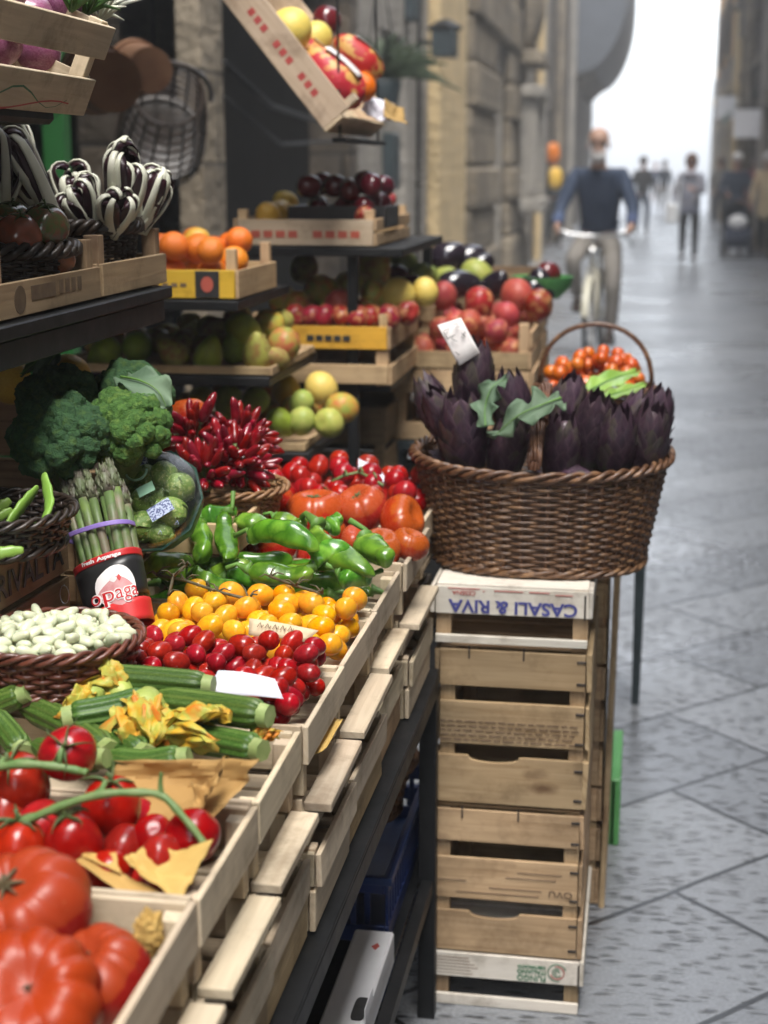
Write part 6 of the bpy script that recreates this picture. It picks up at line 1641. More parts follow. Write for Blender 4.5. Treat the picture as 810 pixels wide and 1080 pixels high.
c_.data.materials[0] = M['wrap_white']
nr = Vector((0, -.003, .0))
mb = MB()
for st in (((468, 349), (474, 346), (471, 352), (468, 350), (473, 358)), ((478, 342), (483, 341), (481, 346), (485, 344)), ((472, 357), (480, 353), (476, 357), (483, 360)), ((487, 351), (491, 355)), ((491, 350), (487, 356)), ((480, 371), (485, 374), (482, 375))):
    mb.tube([P(x, y, Y=2.715 - .00045 * (y - 340)) + nr for x, y in st], .0007, 4)
mb.build('handwriting', M['ink_black'], c_)

# ---------------- orange tomatoes in the basket behind
ora = [fruit_mesh('tomato', M['orange_t'], 1, .95, .08, .3, .0, seed=s, wob=.02, nu=18, nv=12) for s in (71, 72)]
heap(pile(-.105 - .12, -.105 + .12, 3.52 - .105, 3.52 + .105, .0172, 150, lambda x, y: .985 + .03 * (1 - ((x + .105) / .12) ** 2), 63, 5, zmax=lambda x, y: 1.040 + .05 * (1 - ((x + .105) / .12) ** 2), inside=lambda x, y: ((x + .105) / .116) ** 2 + ((y - 3.52) / .1) ** 2 < 1), ora, 'orange_tomato', 'small orange tomato in the basket with the thin arched handle', 'tomato', 'small orange tomatoes', .0172, 1.4)
# ================================================================== UPPER LEFT SHELF
t_ = thing('wall_shelf', 'dark steel shelf carrying the radicchio and dark tomato crates', 'shelf', (-.95, 1.9, 1.27))
mb = MB(); mb.box((-.25, -.75, .034), (.222, .43, .052), ch=.002); mb.box((.195, -.75, 0), (.218, .40, .0335), ch=.002); mb.build('board', M['black_metal'], t_)
for y in (-.6, .36):
    mb = MB(); mb.box((-.25, y, -1.27), (-.22, y + .03, .0335)); mb.box((-.2195, y, .0), (.194, y + .03, .0335)); mb.build('upright', M['black_metal'], t_)
def open_crate(label, x, y0, y1, z, h, post_h, Lx=.26, fm='wood_dark', key=0):
    return crate(label, ('m', key, round(y1 - y0, 2)), (x, (y0 + y1) / 2, z), Lx, y1 - y0, post_h, [(.002, h)], mat=M[fm], post=.022, base_z=.004, post_h=post_h, th=.006)
M['wood_mid'] = wood('dull crate wood', (.42, .30, .18), (.32, .22, .13), stain=.35)
c1 = open_crate('printed crate with a tomato basket on the upper left shelf', -.872, 1.70, 2.045, 1.324, .044, .082, fm='wood_mid', key=1)
text('SUCCULENTA', .016, M['ink_red'], c1, (.1304, .0, .04), (0, 1, 0), (0, 0, 1), width=.12, bold=.001) if False else None
mb = MB(); mb.box((.1302, -.075, .018), (.1306, .005, .036), ch=.0001); [mb.box((.1302, .018 + .022 * i, .020), (.1306, .032 + .022 * i, .037), ch=.0001) for i in range(4)]
mb.prism([(-.11 + .018 * math.cos(a), .022 + .017 * math.sin(a)) for a in [R(v) for v in range(0, 360, 20)]], .1302, .1306, Matrix(((0, 0, 1, 0), (1, 0, 0, 0), (0, 1, 0, 0), (0, 0, 0, 1))))
mb.build('faded_print', M['ink_faint'], c1)
c2 = open_crate('plain crate with a radicchio basket at the right end of the upper left shelf', -.872, 2.055, 2.345, 1.324, .047, .086, fm='wood_mid', key=2)
open_crate('crate at the left edge of the upper left shelf', -.872, 1.35, 1.69, 1.324, .044, .082, fm='wood_mid', key=1)
basket('dark braided wicker basket with dark tomatoes on the upper left shelf', (-.838, 1.97, 1.334), .078, .088, .068, .075, .062, 12, 30, .003, M['wicker_d'], rimr=.0075)
basket('dark braided wicker basket holding white ribbed radicchio', (-.835, 2.265, 1.334), .066, .085, .058, .075, .082, 14, 30, .003, M['wicker_d'], rimr=.0075)
km = [fruit_mesh('tomato', M[m], 1, .9, .10, .3, .04, seed=s, wob=.03, lobes=5, lob=.02, nu=28, nv=18) for s, m in ((81, 'kumato'), (82, 'kumato_r'))]
for x, y, Y, r, k, lab in ((47, 238, 1.95, .033, 0, 'dark green brown tomato at the right of the shelf basket'), (21, 247, 1.92, .031, 1, 'brown red tomato in front of the dark ones in the shelf basket'), (-4, 247, 1.94, .027, 1, 'brown red tomato cut by the left edge of the photo in the shelf basket'), (12, 233, 2.0, .030, 0, 'greenish tomato at the back of the shelf basket')):
    put(km[k], 'dark_tomato', lab, 'tomato', P(x, y, Y=Y), euler_to((.2, -.3, .9), x), r, None, [('calyx', calyx_mesh('calyx', M['calyx'], .6, 5, .9, 9, .5), (0, 0, .80), None)])
for k, c in enumerate(pile(-.88, -.75, 1.90, 2.04, .028, 10, 1.355, 3, 3, zmax=1.40)): put(km[k % 2], 'dark_tomato', 'dark tomato lower in the shelf basket', 'tomato', c, rand_rot(), .028, 'lower dark tomatoes')
def radicchio(label, base, H, ax, n, spread, seed):
    """head of late radicchio: fingers with a thick white rib and a narrow purple blade, curling in at the tip"""
    q = random.Random(seed); A_ = Vector(ax).normalized(); e = A_.cross(Vector((0, 1, 0))).normalized(); f = A_.cross(e)
    t_ = thing('radicchio', label, 'radicchio', base)
    n = n + 1
    for k in range(n):
        a = 6.2832 * k / n + q.uniform(-.35, .35); o_ = e * math.cos(a) + f * math.sin(a); L = H * q.uniform(.8, 1.08); s_ = spread * q.uniform(.7, 1.2); cu = q.uniform(.45, 1.35); wv = q.uniform(.7, 1.2); tw = q.uniform(-.5, .5)
        pts = []
        for i in range(16):
            t = i / 15
            if t < .7: p = A_ * L * t / .7 * .98 + o_ * s_ * math.sin(min(1, t / .7) * 1.5)
            else:
                b = (t - .7) / .3 * 2.3 * cu; rr = L * .20
                p = A_ * (L * .98 + rr * math.sin(b)) + o_ * (s_ - rr * (1 - math.cos(b)))
            p = p + o_.cross(A_) * (tw * .022 * math.sin(2.2 * t)); pts.append(p)
        sd = A_.cross(o_).normalized()
        mb = MB(); mb.tube(pts, [.0088 * (1.2 - .75 * i / 15) * wv for i in range(16)], 8, ex=.45, up=sd); rib = mb.build('rib', M['radic_w'], t_, 180)
        mb = MB()
        def bf(u, v):
            i = min(15, int(round(v * 15))); s = (u - .5) * 2; w = .0150 * math.sin(math.pi * min(1, .1 + .85 * v)) ** .6
            pp = pts[i]; tg = (pts[min(i + 1, 15)] - pts[max(i - 1, 0)]).normalized(); nn = sd.cross(tg).normalized()
            return pp + sd * s * w + nn * (-.006 * s * s * (1 + .5 * math.sin(v * 15)) - .0015)
        mb.grid(bf, 9, 16); o = mb.build('blade', M['radic'], rib, 180); m_ = o.modifiers.new('thickness', 'SOLIDIFY'); m_.thickness = .0008
    return t_
for (x, y, Y, H, ax, n, sp, lab) in (
        (128, 243, 2.25, .092, (.10, -.15, 1), 9, .030, 'tall radicchio head curling at the top right of the basket'),
        (100, 246, 2.24, .060, (-.3, -.3, .9), 8, .028, 'short radicchio head in front with an open white loop'),
        (86, 240, 2.30, .072, (-.2, .1, 1), 8, .030, 'radicchio head at the back left of the right basket'),
        (118, 247, 2.22, .055, (.35, -.35, .8), 7, .024, 'low radicchio head at the front right of the basket'),
        (148, 242, 2.31, .07, (.35, .0, .9), 7, .022, 'slim radicchio head at the far right of the basket'),
        (64, 240, 2.10, .125, (-.45, -.10, .8), 9, .032, 'large dark radicchio head leaning left over the dark tomatoes'),
        (30, 222, 2.12, .105, (-.35, .05, .9), 8, .034, 'dark radicchio head behind the dark tomatoes'),
        (5, 225, 2.05, .085, (-.1, .0, 1), 8, .034, 'dark radicchio head at the left edge of the photo')):
    radicchio(lab, P(x, y + 3, Y=Y), H * 1.22, ax, n, sp * 1.15, int(x) + 3)

# tilted crate at the top left
t_ = thing('high_shelf', 'dark beam shelf under the tilted onion crate at the top left', 'shelf', (-.85, 1.7, 1.555))
mb = MB(); mb.box((-.2, -.6, 0), (.10, .225, .046), ch=.006); mb.build('board', M['black_metal'], t_)
mb = MB(); mb.box((-.2, -.5, -1.555), (-.17, -.47, -.002)); mb.box((-.2, .16, -1.555), (-.17, .19, -.002)); mb.build('upright', M['black_metal'], t_)
tc = crate('tilted crate of purple onions at the top left with green and red print', ('n',), (-.885, 1.72, 1.63), .30, .60, .125, [(.0, .052), (.078, .122)], mat=M['wood_pale'], rot=(R(0), R(24), 0), th=.007, base_z=.002, post=.02, xslats=[(.0, .050), (.078, .122)])
mb = MB()
mb.tube([(.1505, -.20 + .03 * i, .018 + .012 * math.sin(i * .9)) for i in range(15)], .0014, 4, ex=.3); mb.build('green_print', M['ink_green'], tc)
mb = MB(); mb.tube([(.1505, -.28 + .03 * i, .008 + .008 * math.sin(i * .5)) for i in range(18)], .0018, 4, ex=.3); mb.build('red_print', M['ink_red'], tc)
on = fruit_mesh('onion', M['onion'], 1, .85, -.12, .25, 0, seed=5, wob=.03)
for k, c in enumerate(pile(-1.0, -.735, 1.52, 2.08, .034, 40, 1.62, 19, 4, zmax=1.715)): put(on, 'onion', 'purple onion in the tilted crate at the top left', 'onion', c, rand_rot(), .034, 'purple onions')
for i, (x, y, Y) in enumerate(((75, 12, 2.0), (92, 14, 2.05), (105, 22, 2.08))):
    mb = MB(); q = random.Random(i)
    for k in range(14):
        d = Vector((q.uniform(-.4, 1), q.uniform(-.6, .6), q.uniform(0, 1))).normalized(); l = q.uniform(.03, .075)
        mb.tube([(0, 0, 0), d * l * .5 + Vector((0, 0, .008)), d * l], [.003, .0035, .0006], 5, ex=.4)
    o = mb.build('leek_roots', M['green_stuff'] if i < 2 else M['radic_w'], None, 180, P(x, y, Y=Y)); tag(o, ('dark green tops at the left of the onion crate end', 'dark green tops next to the crate corner', 'white stringy roots over the corner of the onion crate')[i], 'greens')

# ================================================================== FRUIT SHELVES FURTHER BACK
t_ = thing('fruit_rack', 'black steel rack with several shelves of fruit crates in front of the shop', 'rack', (-.9, 3.6, 0))
for x, y in ((-1.27, 3.06), (-.70, 3.62), (-1.3, 4.15), (-.62, 4.32)):
    mb = MB(); mb.box((x + .9, y - 3.6, 0), (x + .925, y - 3.575, 1.318 if y > 3.3 else 1.24)); mb.build('post', M['black_metal'], t_)
for nm, x0, x1, y0, y1, z in (('shelf', -1.28, -.80, 2.99, 3.45, 1.242), ('shelf', -1.0, -.56, 3.58, 4.3, 1.319), ('shelf', -1.25, -.76, 3.08, 3.56, 1.078), ('shelf', -1.1, -.60, 3.65, 4.30, .99), ('shelf', -1.25, -.70, 3.18, 3.60, .902)):
    mb = MB(); mb.box((x0 + .9, y0 - 3.6, z - .02), (x1 + .9, y1 - 3.6, z), ch=.002); mb.build(nm, M['black_metal'], t_)

S_ = dict(
    pear=[fruit_mesh('pear', M['pear'], 1, 1.15, .0, .3, 0, seed=s, pear=.45, wob=.03) for s in (1, 2)],
    pear_g=[fruit_mesh('pear', M['pear_g'], 1, 1.1, .0, .3, 0, seed=s, pear=.35, wob=.03) for s in (3,)],
    orange=[fruit_mesh('orange', M['orange'], 1, .96, .03, .25, 0, seed=s, wob=.015) for s in (1, 2)],
    apple_r=[fruit_mesh('apple', M['apple_r'], 1, .9, .20, .3, .1, seed=s, lobes=5, lob=.02) for s in (1, 2)],
    apple_d=[fruit_mesh('plum', M['apple_d'], 1, .95, .12, .3, .05, seed=s, lobes=5, lob=.015) for s in (1, 2)],
    mango=[fruit_mesh('mango', M['mango'], 1, 1.15, .03, .3, 0, seed=s, wob=.06) for s in (1, 2)],
    lime=[fruit_mesh('green_apple', M['lime'], 1, .93, .15, .3, .05, seed=s) for s in (1, 2)],
    melon=[fruit_mesh('melon', M['melon'], 1, .95, .03, .3, 0, seed=s) for s in (1,)],
    peach=[fruit_mesh('nectarine', M['peach'], 1, .94, .12, .3, 0, seed=s) for s in (1, 2)],
    pomegr=[fruit_mesh('pomegranate', M['pomegr'], 1, .93, .05, .3, 0, seed=s, lobes=6, lob=.02) for s in (1,)],
    lemon=[fruit_mesh('citrus', M['lemon'], 1, 1.1, .0, .3, 0, seed=s, nip=.12) for s in (4,)],
    auber=[fruit_mesh('aubergine', M['aubergine'], 1, 1.5, .05, .3, 0, seed=s, pear=.25) for s in (1,)])
def fr(kind, x, y, Y, r, lab, cat=None, group=None, ax=None, k=0):
    put(S_[kind][k % len(S_[kind])], kind if False else S_[kind][0].name.split('.')[0], lab, cat or S_[kind][0].name.split('.')[0].replace('_', ' '), P(x, y, Y=Y), euler_to(ax, x) if ax else rand_rot(), r, group)
def fpile(kind, x0, x1, y0, y1, z, r, n, lab, group, seed, lay=1.6):
    for k, c in enumerate(pile(x0, x1, y0, y1, r, n, z, seed, 4, zmax=z + r * (1 + lay))):
        put(S_[kind][k % len(S_[kind])], S_[kind][0].name.split('.')[0], lab, S_[kind][0].name.split('.')[0].replace('_', ' '), c, rand_rot(), r * rng.uniform(.9, 1.08), group)
def bcrate(label, key, loc, L, W_, H, slats, **k): return crate(label, key, loc, L, W_, H, slats, **k)

# dark crates stacked to the ground under the shelves
M['black_plastic'] = pm('black plastic', (.012, .012, .013), (.018, .018, .018), 14, .5, var=.2)
for i, (x, y, L, Wd, n, h) in enumerate(((-.98, 3.42, .42, .40, 3, .27), (-.86, 4.05, .44, .44, 3, .30), (-.47, 4.34, .30, .56, 2, .36), (-1.0, 2.98, .40, .30, 3, .25))):
    for j in range(n):
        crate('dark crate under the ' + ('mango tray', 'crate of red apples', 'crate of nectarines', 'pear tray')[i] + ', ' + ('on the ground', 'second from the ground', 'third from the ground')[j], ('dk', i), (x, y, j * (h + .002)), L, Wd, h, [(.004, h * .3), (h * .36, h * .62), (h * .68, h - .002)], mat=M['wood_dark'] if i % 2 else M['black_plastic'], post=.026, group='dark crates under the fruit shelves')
# orange crate
oc = bcrate('low crate of oranges with a yellow printed front board', ('o',), (-.925, 3.16, 1.244), .25, .32, .10, [(.002, .058)], mat=M['wood_far'], fmat=M['wood_yellow'], th=.007, post=.02, post_h=.10)
mb = MB(); mb.box((.035, -.1620, .003), (.085, -.1602, .057)); mb.build('black_label', M['ink_black'], oc)
mb = MB(); mb.prism([(.06 + .013 * math.cos(a), .03 + .016 * math.sin(a)) for a in [R(v) for v in range(0, 360, 30)]], .1622, .1628, Matrix(((1, 0, 0, 0), (0, 0, -1, 0), (0, 1, 0, 0), (0, 0, 0, 1)))); mb.build('printed_badge', M['ink_red'], oc)
mb = MB(); [mb.box((-.11 + .019 * i, -.1616, .024), (-.097 + .019 * i, -.1602, .032), ch=.0001) for i in range(7)]; mb.build('print', M['ink_faint'], oc)
fpile('orange', -1.03, -.815, 3.02, 3.30, 1.262, .030, 34, 'orange in the low crate with the yellow front board', 'oranges', 4, 2.0)
fr('lemon', 208, 253, 3.18, .026, 'yellow citrus fruit lying on top of the oranges', 'citrus', ax=(1, .1, .1))
fr('lime', 232, 270, 3.22, .026, 'green yellow fruit at the back right of the oranges', 'fruit')
# pear tray
pt = bcrate('shallow tray of pears in the middle of the fruit rack', ('p',), (-1.0, 3.30, 1.08), .49, .42, .022, [(.001, .018)], mat=M['wood_far'], th=.005, post=.012, post_h=.017)
for i, (x, y, Y, r, kd, lab) in enumerate(((182, 372, 3.13, .034, 'pear', 'round brownish pear at the left front of the pear tray'), (220, 374, 3.14, .036, 'pear_g', 'long green pear lying at the front of the pear tray'), (246, 368, 3.2, .030, 'pear_g', 'small green pear between the long one and the russet one'), (272, 372, 3.14, .037, 'pear', 'russet pear with a dark end at the front right of the tray'), (257, 347, 3.22, .039, 'pear_g', 'bright green pear on top of the heap'), (228, 348, 3.28, .036, 'pear', 'dark russet pear on top left of the heap'), (300, 362, 3.24, .033, 'mango', 'reddish brown fruit at the right end of the pear tray'), (284, 342, 3.35, .034, 'mango', 'brown pear at the back right of the pear tray'), (110, 372, 3.15, .036, 'pear_g', 'green pear in the shade at the left of the tray'), (145, 368, 3.17, .036, 'pear_g', 'green pear in the shade second from the left'), (290, 378, 3.16, .03, 'pear', 'russet pear at the right front corner of the tray'))):
    fr(kd, x, y, Y, r, lab, 'pear', k=i)
fpile('pear', -1.23, -.78, 3.2, 3.5, 1.086, .034, 34, 'pear lying deeper in the pear tray', 'lower pears', 9, 1.3)
# mango tray
bcrate('shallow tray of mangoes and green fruit on the lowest shelf of the rack', ('q',), (-.96, 3.40, .904), .50, .42, .022, [(.001, .018)], mat=M['wood_far'], th=.005, post=.012, post_h=.017)
for i, (x, y, Y, r, kd, lab) in enumerate(((339, 410, 3.42, .040, 'melon', 'yellow round melon at the back of the lowest tray'), (302, 414, 3.44, .034, 'lemon', 'orange yellow fruit beside the yellow melon'), (361, 430, 3.34, .034, 'mango', 'red and green mango at the right end of the lowest tray'), (347, 446, 3.24, .034, 'lime', 'green apple at the front right of the lowest tray'), (318, 444, 3.23, .032, 'lime', 'green apple left of the front right one in the lowest tray'), (296, 446, 3.22, .032, 'pear_g', 'green pear at the front of the lowest tray'), (268, 425, 3.28, .034, 'pear_g', 'green fruit in the shade behind the chillies'), (240, 424, 3.26, .036, 'pear_g', 'dark green fruit in the shade left in the lowest tray'), (212, 424, 3.26, .036, 'pear_g', 'dark green fruit at the left end of the lowest tray'), (318, 425, 3.34, .030, 'lime', 'green leaf coloured fruit in the middle of the lowest tray'))):
    fr(kd, x, y, Y, r, lab, 'fruit', k=i)
fpile('mango', -1.19, -.74, 3.32, 3.58, .91, .033, 30, 'mango lying deeper in the lowest tray', 'lower mangoes', 10, 1.1)
# yellow box of apples
yb = bcrate('crate of red apples with a yellow printed front', ('r',), (-.765, 3.83, 1.078), .345, .46, .085, [(.002, .055)], mat=M['wood_far'], fmat=M['wood_yellow'], th=.007, post=.02, post_h=.084)
mb = MB(); [mb.box((-.03 + .022 * i, -.2318, .020), (-.012 + .022 * i, -.2302, .034), ch=.0001) for i in range(5)]; mb.build('print', M['ink_black'], yb)
mb = MB(); mb.prism([(-.06 + .012 * math.cos(a), .028 + .014 * math.sin(a)) for a in [R(v) for v in range(0, 360, 30)]], .2302, .2308, Matrix(((1, 0, 0, 0), (0, 0, -1, 0), (0, 1, 0, 0), (0, 0, 0, 1)))); mb.build('printed_badge', M['ink_red'], yb)
bcrate('pale empty crate under the crate of red apples', ('s',), (-.79, 3.83, .992), .40, .46, .085, [(.004, .05)], mat=M['wood_far'], th=.007, post=.03, post_h=.084)
for i, (x, y, Y, r, kd, lab) in enumerate([(x, 334, 3.64, .03, 'apple_r', 'red apple in the front row of the yellow fronted crate') for x in (312, 330, 343, 360, 378, 392, 410)] + [(358, 322, 3.72, .04, 'pomegr', 'pinkish red pomegranate on top of the apples'), (420, 312, 3.8, .045, 'melon', 'yellow melon at the right behind the red apples'), (448, 308, 3.85, .036, 'melon', 'smaller yellow melon at the far right behind the apples'), (395, 312, 3.8, .036, 'mango', 'yellow brown mango behind the apples'), (340, 306, 3.85, .040, 'mango', 'brown green mango in the shade behind the apples'), (300, 318, 3.75, .038, 'mango', 'dark mango at the left behind the apples'), (370, 300, 3.95, .042, 'pear', 'russet fruit in the shade at the back of the heap'), (395, 285, 4.0, .05, 'pear', 'brown gourd shaped fruit at the top of the heap'), (320, 285, 4.0, .045, 'pear', 'dim round fruit at the top left of the heap'), (430, 330, 3.68, .03, 'apple_r', 'red apple at the right corner of the yellow fronted crate')]):
    fr(kd, x, y, Y, r, lab, 'fruit', group='front row of red apples' if 'front row' in lab else None, k=i)
fpile('mango', -.92, -.60, 3.68, 4.04, 1.09, .036, 34, 'fruit lying deeper behind the red apples', 'lower fruit behind the apples', 11, 1.2)
# flat crate above
fc = bcrate('flat crate with faded red print holding dark red apples in a black punnet', ('t',), (-.797, 3.86, 1.321), .345, .52, .085, [(.002, .062)], mat=M['wood_far'], fmat=M['wood_print'], th=.007, post=.022, post_h=.085, xslats=[(.002, .03), (.036, .064)])
mb = MB(); [mb.box((-.13 + .03 * i, -.2618, .020), (-.108 + .03 * i, -.2602, .036), ch=.0001) for i in range(9) if i != 4]; mb.build('print', M['ink_red'], fc)
t_ = thing('punnet', 'black punnet standing on the flat crate, heaped with dark red apples', 'punnet', (-.74, 3.80, 1.362))
mb = MB()
for (a, b_) in (((-.12, -.10), (.12, -.094)), ((-.12, .094), (.12, .10)), ((-.12, -.0935), (-.114, .0935)), ((.114, -.0935), (.12, .0935))): mb.box((a[0], a[1], 0), (b_[0], b_[1], .05))
mb.box((-.1135, -.0935, .001), (.1135, .0935, .005)); mb.build('tray', M['wrap_black'], t_)
fpile('apple_d', -.86, -.62, 3.70, 3.90, 1.372, .031, 26, 'dark red apple heaped in the black punnet', 'dark red apples', 12, 2.2)
fpile('lemon', -.955, -.87, 3.62, 4.0, 1.358, .032, 7, 'yellow orange citrus fruit at the left of the flat crate', 'citrus fruit left of the punnet', 13)
fpile('apple_r', -.70, -.628, 3.62, 4.1, 1.362, .027, 7, 'red and green apple at the right of the flat crate', 'apples right of the punnet', 14)
# tilted crate at the top
UR = thing('wooden_crate', 'steeply tilted pale crate with red print and netted fruit at the top', 'crate', (-.711, 3.42, 1.585), (0, R(51), 0))
L_, Wd = .46, .55
for nm, lo, hi in (('end_panel', (-L_, -.008, 0), (0, 0, .075)), ('end_panel', (-L_, Wd, 0), (0, Wd + .008, .075)), ('side_panel', (.0005, -.008, 0), (.0085, Wd + .008, .05)), ('side_panel', (-L_ - .008, -.008, 0), (-L_ - .0005, Wd + .008, .05)), ('bottom', (-L_, .001, .001), (-.001, Wd - .001, .007))):
    mb = MB(); mb.box(lo, hi); mb.build(nm, M['wood_print'], UR)
mb = MB(); [mb.box((-.30 + .022 * i, -.0086, .026), (-.286 + .022 * i, -.0082, .042), ch=.0001) for i in range(11) if i not in (3, 7)]; mb.build('red_print', M['ink_red'], UR)
for lo, hi in (((-.02, .001, .008), (-.002, .02, .10)), ((-.02, Wd - .02, .008), (-.002, Wd - .001, .10))):
    mb = MB(); mb.box(lo, hi); mb.build('corner_post', M['wood_print'], UR)
t_ = thing('crate_bracket', 'black bar hung on thin rods under the low end of the tilted crate', 'bracket', (-.70, 3.45, 1.57))
mb = MB(); mb.box((.0, .0, -.012), (.03, .55, -.002)); mb.tube([(.015, .02, -.01), (.0, .02, .9)], .003, 6); mb.tube([(.015, .52, -.01), (.0, .52, .9)], .003, 6); mb.build('frame', M['black_metal'], t_)
fr('melon', 305, 33, 3.5, .052, 'big yellow melon lying in the tilted crate', 'melon')
fr('melon', 332, 42, 3.62, .042, 'smaller yellow melon behind the big one in the tilted crate', 'melon')
for i, (x, y, Y, s, lab) in enumerate(((352, 82, 3.52, 1.0, 'red net bag of yellow fruit with a white label in the tilted crate'), (378, 62, 3.66, .8, 'second red net bag behind the larger one in the tilted crate'), (330, 62, 3.60, .7, 'small red net bag beside the yellow melon'))):
    t_ = thing('net_bag', lab, 'bag', P(x, y, Y=Y), (R(10), R(40), R(20 * i)), scale=s)
    mb = solid(lambda th, p: (.085 * math.sin(th) ** .8 * math.cos(p) * (1 + .08 * math.sin(5 * p + 3 * th)), .055 * math.sin(th) ** .8 * math.sin(p) * (1 + .08 * math.sin(4 * p)), .05 * math.cos(th)), 26, 16); mb.build('net', M['melon_net'], t_, 180)
    mb = MB(); mb.grid(lambda u, v: (-.05 + .10 * u, -.03 + .035 * v, .047 + .004 * math.sin(math.pi * u)), 8, 4); o = mb.build('label', M['net_label'], t_); o.modifiers.new('thickness', 'SOLIDIFY').thickness = .001
fr('orange', 382, 92, 3.62, .034, 'orange at the lower end of the tilted crate', 'orange')
fr('lemon', 368, 98, 3.56, .032, 'yellow citrus next to the orange in the tilted crate', 'citrus')
fr('apple_d', 345, 22, 3.75, .035, 'dark red apple at the top of the tilted crate', 'apple')
for i, (a, b_, c, d) in enumerate((((378, 118), (408, 132), (412, 112), (388, 102)), ((402, 128), (430, 134), (426, 114), (404, 106)))):
    paper(('crumpled white paper at the low corner of the tilted crate', 'second crumpled paper at the very end of the tilted crate')[i], [P(*a, Y=3.6), P(*b_, Y=3.7), P(*c, Y=3.8), P(*d, Y=3.75)], .012, 'kraft_b' if i else 'card', 12, 40 + i, 6)
# nectarine crate at the right
pc = bcrate('open crate of nectarines and red apples behind the artichoke basket', ('u',), (-.47, 4.34, .985), .37, .66, .13, [(.002, .045)], mat=M['wood_far'], th=.008, post=.026, post_h=.12, xslats=[(.002, .045), (.06, .10)])
bcrate('plain crate carrying the crate of nectarines', ('v',), (-.47, 4.34, .79), .38, .66, .194, [(.004, .05), (.13, .19)], mat=M['wood_far'], th=.008, post=.03, post_h=.19)
t_ = thing('trestle', 'dark trestle table under the crate of nectarines', 'table', (-.47, 4.34, 0))
mb = MB(); mb.box((-.2, -.34, .765), (.2, .34, .788)); mb.build('table_top', M['dark_metal'], t_)
for x in (-.18, .16):
    for y in (-.32, .30):
        mb = MB(); mb.box((x, y, 0), (x + .025, y + .025, .7645)); mb.build('leg', M['dark_metal'], t_)
fpile('peach', -.64, -.30, 4.03, 4.66, .995, .034, 70, 'nectarine heaped in the open crate behind the artichokes', 'nectarines', 15, 1.9)
for i, (x, y, Y, r, kd, lab) in enumerate(((505, 320, 4.25, .048, 'apple_r', 'large dark red apple in the middle of the nectarine crate'), (545, 312, 4.3, .048, 'pomegr', 'large pink red pomegranate at the right of the nectarine crate'), (568, 322, 4.25, .045, 'apple_r', 'red apple at the right end of the nectarine crate'), (468, 312, 4.28, .04, 'pomegr', 'pink red pomegranate at the left of the nectarine crate'), (535, 332, 4.14, .036, 'pomegr', 'shiny red fruit at the front of the nectarine crate'), (482, 300, 4.5, .045, 'auber', 'dark green avocado behind the nectarines'), (520, 302, 4.5, .04, 'auber', 'dark avocado in the middle behind the nectarines'), (556, 306, 4.55, .045, 'auber', 'dark avocado at the right behind the nectarines'), (503, 290, 4.6, .05, 'lime', 'yellow green melon at the back of the nectarine crate'), (470, 294, 4.6, .04, 'lime', 'pale green fruit at the back left of the nectarine crate'), (578, 290, 4.62, .04, 'apple_d', 'dark red fruit in the green bowl'), (572, 300, 4.55, .035, 'auber', 'black fruit in front of the green bowl'))):
    fr(kd, x, y, Y, r, lab, 'fruit', k=i)
for i, (x, y, Y, r, kd, lab) in enumerate(((405, 276, 4.3, .036, 'lime', 'green apple at the top left behind the melons'), (427, 279, 4.3, .040, 'lime', 'green apple at the top in the middle of the green ones'), (444, 290, 4.25, .036, 'lime', 'green apple lower right of the green group'), (452, 292, 4.35, .034, 'lime', 'green apple hidden behind the lower right one'), (420, 294, 4.2, .04, 'apple_d', 'dark red apple under the green apples'), (434, 304, 4.15, .038, 'apple_d', 'dark red apple next to the melons'), (408, 292, 4.22, .036, 'apple_d', 'dark red apple at the left under the green apples'))):
    fr(kd, x, y, Y, r, lab, 'apple', k=i)
bcrate('crate of green and dark red apples between the melons and the nectarines', ('w',), (-.70, 4.40, 1.02), .26, .40, .13, [(.002, .05), (.07, .11)], mat=M['wood_far'], th=.008, post=.026, post_h=.125)
fpile('apple_d', -.82, -.58, 4.22, 4.58, 1.03, .036, 46, 'dark red apple lower in the crate of green apples', 'lower dark red apples', 16, 2.4)
t_ = thing('bowl', 'green plastic bowl at the far right end of the nectarine crate', 'bowl', P(572, 302, Y=4.60))
mb = MB(); mb.lathe([(0, -.03), (.05, -.03), (.08, .0), (.088, .03), (.091, .03), (.083, .0), (.052, -.034), (0, -.034)], 28); mb.build('body', M['green_plastic'], t_)
for i, (x0, y0, x1, y1, Y) in enumerate(((452, 280, 490, 262, 4.9), (470, 284, 512, 266, 5.0), (490, 288, 520, 272, 4.95))):
    a = P(x0, y0, Y=Y); b_ = P(x1, y1, Y=Y)
    o = put(S_['auber'][0], 'aubergine', ('long black aubergine at the left behind the nectarine crate', 'long black aubergine in the middle behind the nectarine crate', 'long black aubergine at the right behind the nectarine crate')[i], 'aubergine', (a + b_) / 2, euler_to(b_ - a), None); L = (b_ - a).length / 3; o.scale = (L * 1.2, L * 1.2, L)
bcrate('dark crate carrying the aubergines at the back', ('x',), (-.52, 5.0, .985), .40, .36, .20, [(.004, .06), (.08, .13), (.15, .198)], mat=M['wood_dark'], th=.008, post=.026)
bcrate('dark support crate under the aubergine crate', ('y',), (-.52, 5.0, .5), .40, .36, .484, [(.004, .14), (.17, .31), (.34, .48)], mat=M['wood_dark'], th=.008, post=.026)
bcrate('dark crate on the ground under the aubergines', ('z',), (-.52, 5.0, .0), .40, .36, .498, [(.004, .14), (.17, .31), (.34, .49)], mat=M['wood_dark'], th=.008, post=.026)

